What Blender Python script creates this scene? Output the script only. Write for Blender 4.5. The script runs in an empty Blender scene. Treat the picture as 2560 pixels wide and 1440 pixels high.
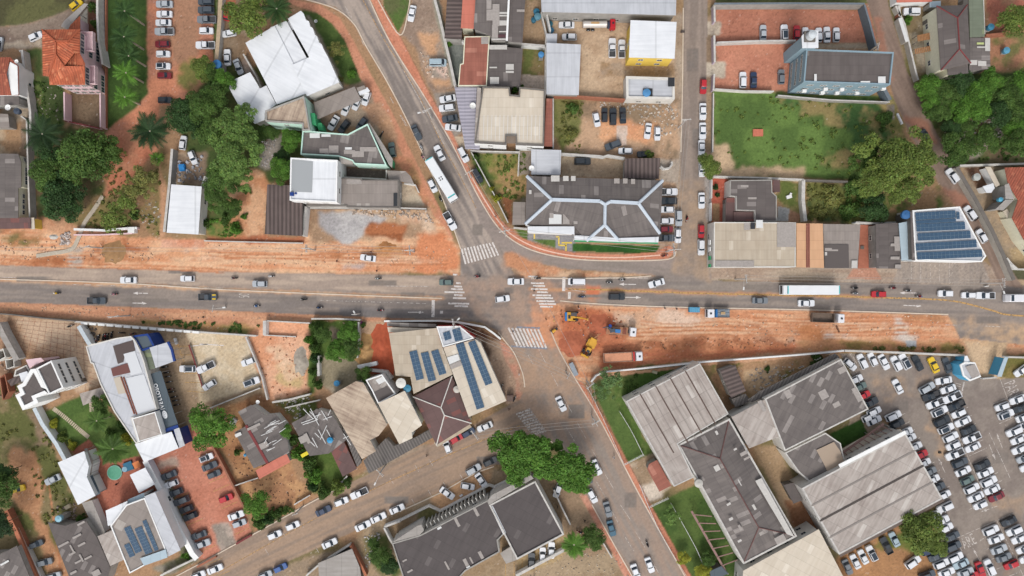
import bpy,bmesh,math,random
import numpy as np
from mathutils import Vector,Matrix,noise as mnoise
random.seed(7)
R=math.radians
H=179.0                      # camera height in metres
S=H*0.75/1280            # metres per photograph pixel at ground level
SC=bpy.context.scene
COL=SC.collection
# ---------------------------------------------------------------- camera
cd=bpy.data.cameras.new('camera');cam=bpy.data.objects.new('camera',cd);COL.objects.link(cam)
cam.location=(0,0,H);cam.rotation_euler=(0,0,0)
cd.sensor_width=36;cd.lens=24;cd.clip_end=6000;cd.clip_start=1
SC.camera=cam
# ---------------------------------------------------------------- sky, sun, exposure
SUN_EL,SUN_AZ=48,185
w=bpy.data.worlds.new('World');SC.world=w;w.use_nodes=True
nt=w.node_tree;nt.nodes.clear()
sky=nt.nodes.new('ShaderNodeTexSky');sky.sky_type = 'NISHITA'; sky.sun_disc=False
sky.sun_elevation=R(SUN_EL);sky.sun_rotation=R(SUN_AZ);sky.air_density=1.0;sky.dust_density=3.0;sky.ozone_density=1.0
hsv=nt.nodes.new('ShaderNodeHueSaturation');hsv.inputs['Saturation'].default_value=0.30
bg=nt.nodes.new('ShaderNodeBackground');bg.inputs[1].default_value=0.15
wo=nt.nodes.new('ShaderNodeOutputWorld')
nt.links.new(sky.outputs[0],hsv.inputs['Color']);nt.links.new(hsv.outputs[0],bg.inputs[0]);nt.links.new(bg.outputs[0],wo.inputs[0])
sl=bpy.data.lights.new('sun', 'SUN');sl.energy=1.15;sl.angle=R(18);sl.color=(1.0,0.96,0.90)
so=bpy.data.objects.new('sun',sl);COL.objects.link(so)
az=R(SUN_AZ)                 # sky's sun_rotation is measured clockwise from +Y
d=Vector((math.sin(az)*math.cos(R(SUN_EL)),math.cos(az)*math.cos(R(SUN_EL)),math.sin(R(SUN_EL))))
so.rotation_euler=d.to_track_quat('Z', 'Y').to_euler();so.location=d*200
SC.view_settings.view_transform = 'Standard'; SC.view_settings.look = 'None'
SC.view_settings.gamma=1.0;SC.view_settings.use_curve_mapping=False
SC.view_settings.exposure=0.56
F=1.50                       # what a flat albedo of 1 comes out as, so colours can be noted as seen
# ---------------------------------------------------------------- basic helpers
def lin(v):
    v/=255.0
    return v/12.92 if v<=0.04045 else ((v+0.055)/1.055)**2.4
def C(r,g,b): return tuple(min(0.8,lin(x)/F) for x in (r,g,b))
def P(px,py,z=0.0):
    k=S*(1-z/H)
    return Vector(((px-1280)*k,(720-py)*k,z))
TO = {}
for _r,(_oy,_k) in enumerate(((0,4),(340,4),(680,4),(1020,1783/520))):
    for _c,_ox in enumerate((0,500,1000,1500,2000)): TO[_r*10+_c]=(_ox,_oy,_k)
TO[34]=(2000,1020,1920/560)
def T(t,x,y):
    ox,oy,k=TO[t]
    return (ox+x/k,oy+y/k)
def TP(t,*xy): return [T(t,xy[i],xy[i+1]) for i in range(0,len(xy),2)]
def Q(*xy): return [(xy[i],xy[i+1]) for i in range(0,len(xy),2)]
def tag(o,label=None,cat=None,group=None,kind=None):
    if label: o['label']=label
    if cat: o['category']=cat
    if group: o['group']=group
    if kind: o['kind']=kind
    return o
def empty(name,loc,rz=0.0):
    o=bpy.data.objects.new(name,None);COL.objects.link(o)
    o.location=loc;o.rotation_euler=(0,0,rz);o.empty_display_size=0.3
    return o
def mobj(name,me,parent=None,loc=(0,0,0),rz=0.0):
    o=bpy.data.objects.new(name,me);COL.objects.link(o)
    o.location=loc;o.rotation_euler=(0,0,rz)
    if parent: o.parent=parent
    return o
def mesh(name,verts,faces,mats,uv=None,mi=None,smooth=False):
    me=bpy.data.meshes.new(name)
    me.from_pydata([tuple(v) for v in verts],[],faces)
    for m in (mats if isinstance(mats,(list,tuple)) else [mats]): me.materials.append(m)
    if mi is not None:
        for p,i in zip(me.polygons,mi): p.material_index=i
    if uv is not None:
        l=me.uv_layers.new(name='UVMap')
        l.data.foreach_set('uv',[c for f in uv for p in f for c in p])
    if smooth: me.polygons.foreach_set('use_smooth',[True]*len(me.polygons))
    me.update()
    return me
class MB:
    """collects boxes, prisms, tubes and quads; build() links them as one mesh object"""
    def __init__(s): s.v=[];s.f=[];s.m=[]
    def add(s,vs,fs,m=0):
        n=len(s.v);s.v+=[Vector(v) for v in vs];s.f+=[tuple(i+n for i in f) for f in fs];s.m+=[m]*len(fs)
        return s
    def box(s,c,d,rz=0,m=0,taper=1.0,rx=0,ry=0):
        x,y,z=d[0]/2,d[1]/2,d[2]/2
        vs=[(-x,-y,-z),(x,-y,-z),(x,y,-z),(-x,y,-z)]+[(a*taper,b*taper,z) for a,b in ((-x,-y),(x,-y),(x,y),(-x,y))]
        M=Matrix.Translation(c) @ Matrix.Rotation(rz,4, 'Z') @ Matrix.Rotation(ry,4, 'Y') @ Matrix.Rotation(rx,4, 'X')
        return s.add([M @ Vector(v) for v in vs],[(3,2,1,0),(4,5,6,7),(0,1,5,4),(1,2,6,5),(2,3,7,6),(3,0,4,7)],m)
    def tube(s,a,b,r0,r1=None,n=8,m=0,cap=True):
        a,b=Vector(a),Vector(b);r1=r0 if r1 is None else r1
        q=(b-a).to_track_quat('Z', 'Y').to_matrix()
        vs=[]
        for p,r in ((a,r0),(b,r1)):
            for i in range(n):
                t=2*math.pi*i/n
                vs.append(p+q @ Vector((r*math.cos(t),r*math.sin(t),0)))
        fs=[(i,(i+1)%n,n+(i+1)%n,n+i) for i in range(n)]
        if cap: fs+=[tuple(range(n))[::-1],tuple(range(n,2*n))]
        return s.add(vs,fs,m)
    def prism(s,pts,z0,z1,m=0,bottom=False):
        n=len(pts)
        a=sum(pts[i][0]*pts[(i+1)%n][1]-pts[(i+1)%n][0]*pts[i][1] for i in range(n))
        if a<0: pts=pts[::-1]
        fs=[(i,(i+1)%n,n+(i+1)%n,n+i) for i in range(n)]+[tuple(range(n,2*n))]
        if bottom: fs.append(tuple(range(n))[::-1])
        return s.add([(p[0],p[1],z0) for p in pts]+[(p[0],p[1],z1) for p in pts],fs,m)
    def build(s,name,mats,parent=None,loc=(0,0,0),rz=0.0,bevel=0.0,smooth=False,sub=None):
        me=mesh(name,[v-Vector(sub) for v in s.v] if sub else s.v,s.f,mats,mi=s.m)
        if bevel:
            bm=bmesh.new();bm.from_mesh(me)
            bmesh.ops.bevel(bm,geom=bm.edges[:],offset=bevel,segments=2,affect='EDGES',clamp_overlap=True)
            bm.to_mesh(me);bm.free();me.update()
        if smooth: me.polygons.foreach_set('use_smooth',[True]*len(me.polygons))
        return mobj(name,me,parent,loc,rz)
def copy_tree(o,parent=None):
    c=o.copy();COL.objects.link(c);c.parent=parent
    for ch in o.children: copy_tree(ch,c)
    return c
# ---------------------------------------------------------------- materials
MC = {}
def mat(key,col=None,rough=0.8,metal=0.0,var=0.10,scale=2.0,bump=0.0,coat=0.0,spec=0.3):
    if key in MC: return MC[key]
    m=bpy.data.materials.new(key);m.use_nodes=True;t=m.node_tree;n=t.nodes;L=t.links
    b=n['Principled BSDF']
    b.inputs['Roughness'].default_value=rough;b.inputs['Metallic'].default_value=metal
    b.inputs['Coat Weight'].default_value=coat;b.inputs['Specular IOR Level'].default_value=spec
    if var:
        g=n.new('ShaderNodeNewGeometry');nz=n.new('ShaderNodeTexNoise');nz.inputs['Scale'].default_value=scale;nz.inputs['Detail'].default_value=5
        L.new(g.outputs['Position'],nz.inputs['Vector'])
        r=n.new('ShaderNodeMapRange');r.inputs[1].default_value=0.3;r.inputs[2].default_value=0.7
        r.inputs[3].default_value=1-var;r.inputs[4].default_value=1+var
        L.new(nz.outputs[0],r.inputs[0])
        mx=n.new('ShaderNodeVectorMath');mx.operation = 'SCALE'; mx.inputs[0].default_value=col
        L.new(r.outputs[0],mx.inputs['Scale']);L.new(mx.outputs[0],b.inputs['Base Color'])
        if bump:
            bp=n.new('ShaderNodeBump');bp.inputs['Strength'].default_value=bump;bp.inputs['Distance'].default_value=0.1
            L.new(nz.outputs[0],bp.inputs['Height']);L.new(bp.outputs[0],b.inputs['Normal'])
    else: b.inputs['Base Color'].default_value=(*col,1)
    MC[key]=m
    return m
def roofmat(key,col,col2=None,var=0.12,stain=None,stainamt=0.3,sw=1.1,sh=2.4,ribs=0.0,rough=0.75,patch=0.0,ribamt=0.35):
    """sheet roofing in metres of UV: sheets of sw x sh, weather streaks down the slope (V), optional ribs"""
    if key in MC: return MC[key]
    m=bpy.data.materials.new(key);m.use_nodes=True;t=m.node_tree;n=t.nodes;L=t.links
    b=n['Principled BSDF'];b.inputs['Roughness'].default_value=rough;b.inputs['Specular IOR Level'].default_value=0.25
    uv=n.new('ShaderNodeUVMap');uv.uv_map = 'UVMap'
    def mth(op,a,bb=None):
        q=n.new('ShaderNodeMath');q.operation=op
        for i,x in enumerate((a,bb)):
            if x is None: continue
            if isinstance(x,(int,float)): q.inputs[i].default_value=x
            else: L.new(x,q.inputs[i])
        return q.outputs[0]
    sp=n.new('ShaderNodeSeparateXYZ');L.new(uv.outputs[0],sp.inputs[0])
    fu=mth('FLOOR',mth('DIVIDE',sp.outputs[0],sw));fv=mth('FLOOR',mth('DIVIDE',sp.outputs[1],sh))
    cb=n.new('ShaderNodeCombineXYZ');L.new(fu,cb.inputs[0]);L.new(fv,cb.inputs[1])
    wn=n.new('ShaderNodeTexWhiteNoise');wn.noise_dimensions = '2D'; L.new(cb.outputs[0],wn.inputs['Vector'])
    base=n.new('ShaderNodeMix');base.data_type = 'RGBA'
    base.inputs['A'].default_value=(*col,1);base.inputs['B'].default_value=(*(col2 or [min(.8,c*1.7) for c in col]),1)
    if patch:
        gt=mth('GREATER_THAN',wn.outputs[0],1-patch);L.new(gt,base.inputs['Factor'])
    else: base.inputs['Factor'].default_value=0
    mp=n.new('ShaderNodeMapping');mp.inputs['Scale'].default_value=(1.6,0.12,1);L.new(uv.outputs[0],mp.inputs[0])
    nz=n.new('ShaderNodeTexNoise');nz.inputs['Scale'].default_value=1.0;nz.inputs['Detail'].default_value=6;L.new(mp.outputs[0],nz.inputs['Vector'])
    nb=n.new('ShaderNodeTexNoise');nb.inputs['Scale'].default_value=0.22;nb.inputs['Detail'].default_value=6;nb.inputs['Roughness'].default_value = .65;L.new(uv.outputs[0],nb.inputs['Vector'])
    f=mth('MULTIPLY',mth('ADD',mth('MULTIPLY',nz.outputs[0],0.5),mth('MULTIPLY',nb.outputs[0],0.5)),1.0)
    r=n.new('ShaderNodeMapRange');r.inputs[1].default_value=0.42;r.inputs[2].default_value=0.66;r.inputs[3].default_value=0;r.inputs[4].default_value=stainamt
    L.new(f,r.inputs[0])
    st=n.new('ShaderNodeMix');st.data_type = 'RGBA'; L.new(r.outputs[0],st.inputs['Factor']);L.new(base.outputs['Result'],st.inputs['A'])
    st.inputs['B'].default_value=(*(stain or [c*0.55 for c in col]),1)
    k=mth('ADD',mth('MULTIPLY',mth('SUBTRACT',wn.outputs[0],0.5),2*var),1.0)
    # sheet laps: a thin darker line where sheets meet
    fr=mth('FRACT',mth('DIVIDE',sp.outputs[1],sh));lap=mth('LESS_THAN',fr,0.05)
    k=mth('MULTIPLY',k,mth('SUBTRACT',1.0,mth('MULTIPLY',lap,0.16)))
    if ribs:
        s_=mth('SINE',mth('MULTIPLY',sp.outputs[0],2*math.pi/ribs))
        k=mth('MULTIPLY',k,mth('ADD',1.0-ribamt * .3,mth('MULTIPLY',s_,ribamt)))
        bp=n.new('ShaderNodeBump');bp.inputs['Strength'].default_value=0.5;bp.inputs['Distance'].default_value=0.08;L.new(s_,bp.inputs['Height']);L.new(bp.outputs[0],b.inputs['Normal'])
    v=n.new('ShaderNodeVectorMath');v.operation = 'SCALE'; L.new(st.outputs['Result'],v.inputs[0]);L.new(k,v.inputs['Scale'])
    L.new(v.outputs[0],b.inputs['Base Color'])
    MC[key]=m
    return m
def W(key,*rgb,**k): return mat(key,C(*rgb),**k)
M_white=W('white render',250,250,248,var=.05,scale=.6);M_offw=W('off white render',226,222,214,var=.1,scale=.6)
M_cream=W('cream render',238,234,208,var=.07);M_pink=W('pink render',238,206,210,var=.06,scale=.5)
M_blue=W('blue grey render',142,166,178,var=.06);M_mint=W('mint render',208,242,226,var=.05)
M_green=W('green paint',70,170,115,var=.06);M_yel=W('yellow render',242,208,96,var=.06)
M_greyw=W('grey concrete',168,164,158,var=.14,scale=.7);M_dgrey=W('dark concrete',120,114,108,var=.15,scale=.7)
M_brickw=W('bare brick',170,110,85,var=.15,scale=1.5);M_navy=W('navy blue paint',25,62,135,var=.05,rough=.5)
M_sky=W('light blue paint',90,175,215,var=.05);M_metal=W('galvanised metal',190,196,202,var=.05,rough=.4,metal=.3)
M_black=W('black rubber',40,40,42,var=.0,rough=.9);M_dark=W('dark opening',52,54,58,var=0,rough=.6)
M_glass=W('window glass',60,74,86,var=0,rough=.12,spec=.5);M_cglass=W('car glass',50,62,74,var=0,rough=.1,spec=.5)
M_conc=W('weathered concrete',186,180,170,var=.12,scale=.8,bump=.2);M_cap=W('pale wall capping',206,202,196,var=.16,scale=1.2)
M_redp=W('red paint',200,60,60,var=.05,rough=.5);M_maroon=W('maroon paint',130,62,62,var=.08)
RF=dict(
 vdark=roofmat('blackened fibre cement roof',C(94,87,86),C(112,105,103),var=.04,patch=.03,stain=C(74,68,68),stainamt=.5),
 dark=roofmat('dark fibre cement roof',C(110,102,99),C(140,132,128),var=.07,patch=.035,stain=C(92,84,82),stainamt=.5),
 darkp=roofmat('patched dark fibre cement roof',C(122,114,110),C(154,146,141),var=.09,patch=.10,stain=C(86,80,80),stainamt=.55),
 mid=roofmat('grey fibre cement roof',C(160,150,143),C(186,178,170),var=.07,patch=.06,stain=C(128,118,110),stainamt=.5),
 light=roofmat('pale fibre cement roof',C(190,180,172),C(206,198,190),var=.06,patch=.08,stain=C(140,126,118),stainamt=.7,sw=1.1,sh=3.6),
 beige=roofmat('beige fibre cement roof',C(200,186,166),C(214,202,184),var=.05,patch=.06,stain=C(165,146,124),stainamt=.45),
 cream=roofmat('cream roof',C(222,210,192),C(232,222,206),var=.04,patch=.05,stain=C(192,174,152),stainamt=.4),
 stained=roofmat('rust stained beige roof',C(208,188,166),C(216,200,180),var=.05,patch=.04,stain=C(130,106,92),stainamt=.85),
 white=roofmat('white sheet metal roof',C(244,246,249),C(248,249,250),var=.018,sw=1.0,sh=9,stain=C(196,200,206),stainamt=.4,rough=.5),
 silver=roofmat('silver sheet metal roof',C(210,212,217),C(222,224,228),var=.04,sw=1.0,sh=6,stain=C(170,172,178),stainamt=.5,rough=.45),
 lilac=roofmat('lilac tile roof',C(178,174,186),C(190,186,196),var=.05,ribs=.9,stain=C(150,146,160),stainamt=.3,ribamt=.12),
 rust=roofmat('rust red metal roof',C(170,108,92),C(190,130,112),var=.07,patch=.1,stain=C(128,78,66),stainamt=.6,sh=1.2,sw=3),
 red=roofmat('salmon red metal roof',C(216,130,110),C(226,146,126),var=.04,stain=C(176,104,88),stainamt=.4),
 maroon=roofmat('maroon roof',C(114,90,87),C(134,88,82),var=.08,patch=.2,stain=C(96,72,72),stainamt=.5),
 brownrib=roofmat('brown ribbed roof',C(112,98,94),C(128,112,108),var=.05,ribs=1.05,stain=C(80,68,66),stainamt=.6,sh=40,ribamt=.3),
 greyrib=roofmat('grey ribbed roof',C(120,114,110),C(138,132,128),var=.05,ribs=.75,stain=C(90,84,82),stainamt=.5,sh=40,ribamt=.22),
 terra=roofmat('terracotta tile roof',C(206,112,78),C(222,138,100),var=.10,patch=.12,ribs=.6,sw=.6,sh=.8,stain=C(130,74,56),stainamt=.75,ribamt=.12),
 terra2=roofmat('old terracotta tile roof',C(176,98,76),C(196,120,92),var=.1,patch=.1,ribs=.6,sw=.6,sh=.8,stain=C(120,74,60),stainamt=.7,ribamt=.12),
 peach=roofmat('peach painted roof',C(222,176,138),C(228,184,148),var=.03,stain=C(198,150,112),stainamt=.4),
 green=roofmat('mossy green roof',C(126,134,116),C(146,154,120),var=.06,patch=.1,stain=C(96,104,86),stainamt=.6),
 blue=roofmat('light blue sheet roof',C(186,204,214),C(196,212,220),var=.03,stain=C(160,180,190),stainamt=.3),
 concrete=roofmat('flat concrete roof',C(176,170,164),C(184,178,172),var=.02,sw=4,sh=4,stain=C(140,132,124),stainamt=.6),
 darkflat=roofmat('dark canopy sheet',C(92,104,112),C(96,108,116),var=.02,sw=2,sh=4,stain=C(84,94,102),stainamt=.3),
 redtile=roofmat('red pavement terrace',C(190,120,96),C(204,134,108),var=.06,sw=.5,sh=.5,stain=C(150,92,72),stainamt=.5),
)
# ================================================================ GROUND: one sheet, its colours worked out per vertex
rng=np.random.default_rng(11)
LAT=rng.random((256,256)).astype(np.float32)
def vnoise(x,y):
    xi=np.floor(x).astype(np.int64);yi=np.floor(y).astype(np.int64);fx=x-xi;fy=y-yi
    fx=fx*fx*(3-2*fx);fy=fy*fy*(3-2*fy)
    a=LAT[yi & 255,xi & 255];b=LAT[yi & 255,(xi+1) & 255];c=LAT[(yi+1) & 255,xi & 255];d_=LAT[(yi+1) & 255,(xi+1) & 255]
    return (a*(1-fx)+b*fx)*(1-fy)+(c*(1-fx)+d_*fx)*fy
def fbm(x,y,s,o=4,seed=0):
    r=0;a = .5;t=0
    for i in range(o):
        r=r+a*vnoise(x/s+17.3*(i+seed),y/s+9.1*(i+3*seed));t+=a;a *= .55;s/=2.1
    return r/t
STEP=2.5
gx=np.arange(-300,2861,STEP);gy=np.arange(-220,1661,STEP)
GX,GY=np.meshgrid(gx,gy)
N1=fbm(GX,GY,60,5,1);N2=fbm(GX,GY,14,4,2);N3=fbm(GX,GY,220,4,3);WX=fbm(GX,GY,26,4,4) - .5;WY=fbm(GX,GY,26,4,5) - .5
def inside(poly,X,Y):
    r=np.zeros(X.shape,bool);n=len(poly)
    for i in range(n):
        x0,y0=poly[i];x1,y1=poly[(i+1)%n]
        if y0==y1: continue
        c=((Y>=y0)!=(Y>=y1)) & (X<(x1-x0)*(Y-y0)/(y1-y0)+x0)
        r ^= c
    return r
def cc(c): return np.array([lin(v)/F for v in c],np.float32)
base=np.empty(GX.shape+(3,),np.float32)
m0=np.clip((N3 - .5)*5,0,1)[...,None] * .7
base[:]=cc((176,140,108))*(1-m0)+cc((108,112,72))*m0
def bbox(poly,pad=30):
    xs=[p[0] for p in poly];ys=[p[1] for p in poly]
    i0=max(0,int((min(xs)-pad-gx[0])/STEP));i1=min(len(gx),int((max(xs)+pad-gx[0])/STEP)+2)
    j0=max(0,int((min(ys)-pad-gy[0])/STEP));j1=min(len(gy),int((max(ys)+pad-gy[0])/STEP)+2)
    return slice(j0,j1),slice(i0,i1)
def paint(poly,c1,c2=None,rough=0,cover=1.0,mixs=1,amp=.10,streak=None,thr=.5,k=7):
    sl=bbox(poly);X=GX[sl];Y=GY[sl]
    if X.size==0: return
    fr=(N2[sl] - .5)*rough*3.2
    m=inside(poly,X+WX[sl]*rough*3.6+fr,Y+WY[sl]*rough*3.6-fr).astype(np.float32)
    for _ in range(0 if rough<1 else min(5,1+rough//2)):
        q=np.pad(m,1,mode='edge');m=(q[:-2,1:-1]+q[2:,1:-1]+q[1:-1,:-2]+q[1:-1,2:]+m)/5
    if cover<1: m*=np.clip((N1[sl] * .6+N2[sl] * .4-(1-cover) + .14)*3.2,0,1)
    a=cc(c1);b=cc(c2 or c1)
    if streak is not None:
        t=R(streak);u=X*math.cos(t)-Y*math.sin(t);v=X*math.sin(t)+Y*math.cos(t)
        nz=fbm(u * .06,v,7,4,7) * .8+N1[sl] * .2
    else: nz = {1: N1,2: N2,3: N3}[mixs][sl] * .75+N2[sl] * .25
    f=np.clip((nz-thr)*k + .5,0,1)[...,None]
    col=(a*(1-f)+b*f)*(1+(N2[sl][...,None] - .5)*2*amp)
    base[sl]=base[sl]*(1-m[...,None])+col*m[...,None]
G1,G2=(84,100,56),(112,128,72);L1,L2=(72,94,50),(96,116,62);OR1,OR2=(222,158,118),(236,190,152)
BR1,BR2=(158,116,90),(188,150,118);AS1,AS2=(158,145,135),(180,165,153);AD1,AD2=(140,130,124),(152,140,130)
BK1,BK2=(204,142,116),(216,158,134);CO1,CO2=(178,166,152),(202,190,174);PA1,PA2=(218,198,172),(232,216,194)
# ---- north west
paint(Q(-300,-220,250,-220,215,0,150,35,60,62,0,66,-300,70),(86,84,58),(104,104,68))
paint(Q(-300,66,0,66,60,62,150,35,215,-5,260,-200,330,-200,240,-5,228,30,190,62,105,90,104,118,0,122,-300,130),(136,118,106),(150,134,120),2)
paint(Q(60,98,105,90,104,116,60,118,0,122,0,108),(196,180,160),(170,150,130),5)
paint(Q(62,120,107,118,107,190,160,210,162,330,85,332,74,200),G1,(76,90,52),5)
paint(Q(68,150,80,150,100,200,110,250,90,260,80,220),BR2,G2,8,.6)
paint(Q(0,180,60,130,75,280,80,400,0,400),(150,128,108),(176,160,140),3)
paint(Q(0,290,50,300,52,380,0,385),(182,146,112),(200,176,148),3)
paint(Q(215,0,245,0,245,100,215,95),(120,84,66),(96,92,60),4)
paint(Q(176,230,252,230,252,322,176,316),(136,116,94),(128,106,84))
paint(Q(198,45,218,20,220,80,204,80),(214,206,190),(200,190,172))
paint(Q(264,-220,368,-220,370,236,348,262,300,300,266,330),(66,90,44),(84,106,54),1)
paint(Q(368,-220,540,-220,540,165,520,220,460,260,400,262,396,300,390,340,400,400,345,440,300,480,262,500,262,330,300,300,348,262,370,236),BK1,(214,144,112),2)
paint(Q(424,-220,500,-220,498,60,490,140,440,165,424,140),(182,136,108),(172,130,104),8)
paint(Q(450,150,520,150,510,220,450,230),(170,128,100),(128,124,72),10,.7)
paint(Q(540,-220,560,-220,545,155,532,155),(78,100,52),(92,110,60),1)
paint(Q(546,-220,720,-220,620,100,600,190,545,170),(160,140,118),(140,116,92),3);paint(Q(560,0,590,0,585,45,562,45),(182,112,86))
paint(Q(545,160,760,160,760,420,680,460,500,460,440,300,500,220),(76,92,50),(96,100,60),6)
paint(Q(660,340,700,340,690,420,650,420),(128,100,90),(170,160,150),8)
paint(Q(612,140,670,230,655,245,600,165),(168,156,146),(150,132,120),1)
# school lawn and kerbside strip
paint(Q(752,26,800,32,850,80,880,130,905,215,880,215,845,205,760,60),(78,100,50),(96,116,60),2)
paint(Q(765,40,775,40,858,205,862,225,852,215),(170,156,140),(150,130,112),2)
paint(Q(725,-10,740,0,800,12,850,45,880,95,930,190,985,290,1045,415,1110,540,1135,600,1125,600,1085,540,1025,425,968,310,905,205,862,100,832,60,790,30,725,10),(214,152,122),(206,144,114),0)
paint(Q(780,245,905,205,968,310,990,400,960,410,930,310,800,330,785,300),(178,158,136),(164,142,122),2)
paint(Q(900,270,950,250,990,330,1000,420,975,410,940,310),(206,160,124),(190,150,120),4)
paint(Q(975,380,1030,400,1090,530,1060,520,1000,440),(216,150,116),(176,140,100),4)
paint(Q(1002,460,1030,458,1066,520,1000,520),(212,196,172),(200,180,156));paint(Q(846,415,968,425,966,450,846,445),(96,88,84),(110,98,92),1)
# ---- west: trees, weeds, excavation
paint(Q(68,320,264,320,262,400,262,490,180,545,90,590,84,400),(82,92,54),(116,96,72),8)
paint(Q(262,400,345,430,410,360,415,440,408,600,150,620,100,590,180,545,255,490),(170,134,102),(132,122,76),10,k=5)
paint(Q(262,350,330,330,400,350,345,440,275,490,262,500),(206,132,102),(196,138,108),8)
paint(Q(60,555,100,545,190,560,270,580,330,620,100,640,0,640,0,575),(196,136,102),(214,164,128),8)
paint(Q(-300,585,0,585,60,560,190,590,410,596,515,600,760,600,775,520,1065,520,1105,560,1150,625,1150,695,1120,682,600,684,0,664,-300,660),OR1,OR2,3,streak=-2)
paint(Q(0,592,100,590,104,612,0,610),(112,112,66),(196,140,100),8,.7)
for q_ in (Q(0,640,60,650,170,645,170,664,0,664),Q(200,640,260,600,330,602,370,640,360,662,215,655)): paint(q_,(176,110,74),(206,144,104),9)
paint(Q(170,625,205,620,208,662,172,664),(206,190,176),(186,172,160),5);paint(Q(150,590,185,580,176,610,150,612),(226,206,190),(200,160,130),6)
paint(Q(404,600,512,598,512,618,402,618),(216,150,118),(228,178,150));paint(Q(420,620,500,622,490,650,420,650),(236,204,180),(224,166,126),9,.8)
paint(Q(398,410,418,470,412,590,400,600),(214,164,128),(204,158,124),2)
paint(Q(520,460,600,420,665,430,668,480,660,592,516,596,520,560),(214,152,112),(226,178,140),4);paint(Q(520,590,660,590,760,596,760,608,515,606),(206,132,96),(180,110,80),3)
paint(Q(516,545,590,560,600,590,516,596),(104,126,64),(214,170,124),8,.75);paint(Q(500,440,560,440,600,540,520,560),(82,104,54),(120,110,74),10)
paint(Q(430,380,516,380,512,462,430,458),(150,128,108),(182,160,136),4)
paint(Q(768,520,1064,520,1090,560,1060,590,900,600,860,612,770,608),(176,144,116),(204,172,140),6)
paint(Q(790,532,900,530,970,545,962,556,918,560,905,590,885,612,848,612,820,585,800,555),(178,174,174),(196,192,190),5)
paint(Q(915,556,1022,556,1012,600,908,594),(160,98,64),(186,118,80),5,streak=0,k=10)
paint(Q(1000,530,1060,532,1090,570,1085,600,1060,590,1050,560,1000,550),(226,196,168),(212,164,130),6)
paint(Q(780,618,858,628,852,652,800,640),(186,124,84),(206,140,98),9);paint(Q(1040,580,1110,580,1148,640,1140,680,1040,680),(226,150,108),(210,134,94),6)
paint(Q(930,610,1000,610,1010,635,930,635),(206,156,110),(190,146,104),9);paint(Q(865,655,920,660,900,672,860,668),(196,176,168),None,8)
# ---- top middle
paint(Q(950,-60,1022,-60,1025,20,995,84,960,20),(92,116,58),(104,108,70),1)
paint(Q(1022,-220,1080,-220,1100,0,1140,220,1080,230,1060,190,1040,120,1000,85,1026,20),(156,134,118),(170,148,130),3)
paint(Q(1055,120,1050,75,1100,80,1140,215,1085,215,1058,160),(214,168,130),(170,152,136),8);paint(Q(1075,150,1120,165,1120,200,1080,198),(170,156,142),(226,196,180),4)
paint(Q(1080,0,1098,0,1145,215,1130,215),(176,172,158),(160,156,140),1);paint(Q(1085,230,1150,225,1165,330,1125,350,1095,280),(168,156,144),(156,144,132),2)
paint(Q(1128,342,1162,340,1175,378,1150,370),(216,196,170));paint(Q(1120,105,1160,105,1157,160,1147,215,1138,215),(140,144,138),(118,124,118))
paint(Q(1308,0,1360,0,1364,112,1308,108),(150,126,100),(178,150,120),3);paint(Q(1306,118,1364,118,1364,190,1304,188),(150,130,92),(110,116,66),5)
paint(Q(1304,186,1364,190,1363,222,1301,218),(222,202,184));paint(Q(1110,95,1156,95,1156,108,1113,108),(80,96,56))
paint(Q(1358,25,1705,36,1702,250,1447,244,1452,112,1364,108),(196,166,136),(212,184,154),2)
paint(Q(1500,155,1690,158,1690,192,1500,190),(186,164,142),(170,140,108),2);paint(Q(1690,30,1712,30,1704,640,1680,620,1685,400),(190,172,152),(172,150,128),4)
paint(Q(1382,244,1464,242,1464,388,1405,380,1382,340),(116,122,68),(134,132,82),4)
paint(Q(1450,250,1700,250,1700,395,1405,378,1455,330),(206,170,138),(150,128,104),6,k=5);paint(Q(1500,300,1640,310,1630,360,1500,350),(232,176,134),(222,160,120),7)
paint(Q(1542,315,1569,315,1566,365,1540,365),(228,208,192),(216,190,172))
paint(Q(1205,378,1316,378,1318,440,1315,480,1310,560,1270,555,1240,500,1205,430),(120,128,66),(170,140,96),5)
paint(Q(1240,480,1284,500,1282,562,1268,560,1240,510),(130,84,58),(150,100,70),3);paint(Q(1176,378,1205,380,1262,520,1268,560,1240,545,1190,450),(92,110,58),(150,130,90),4)
paint(Q(1282,500,1316,500,1316,562,1280,562),(156,144,130),(140,128,92),3);paint(Q(1296,380,1330,380,1326,436,1296,438),(168,154,138))
paint(Q(1402,388,1565,392,1560,446,1402,440),(186,162,136),(200,180,154),1);paint(Q(1650,395,1700,400,1696,460,1650,450),(196,182,166),(176,160,144),2)
paint(Q(1648,455,1690,455,1690,625,1640,620),(196,160,128),(180,152,130),2)
# bank forecourt
paint(Q(1288,572,1320,576,1320,606,1300,590),L1,L2);paint(Q(1320,584,1440,586,1440,632,1395,622,1320,600),(140,138,142),(150,148,150))
paint(Q(1326,598,1390,599,1390,620,1350,608),L1,L2);paint(Q(1432,609,1650,614,1640,632,1600,634,1432,628),(44,84,36),(58,98,44))
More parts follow.
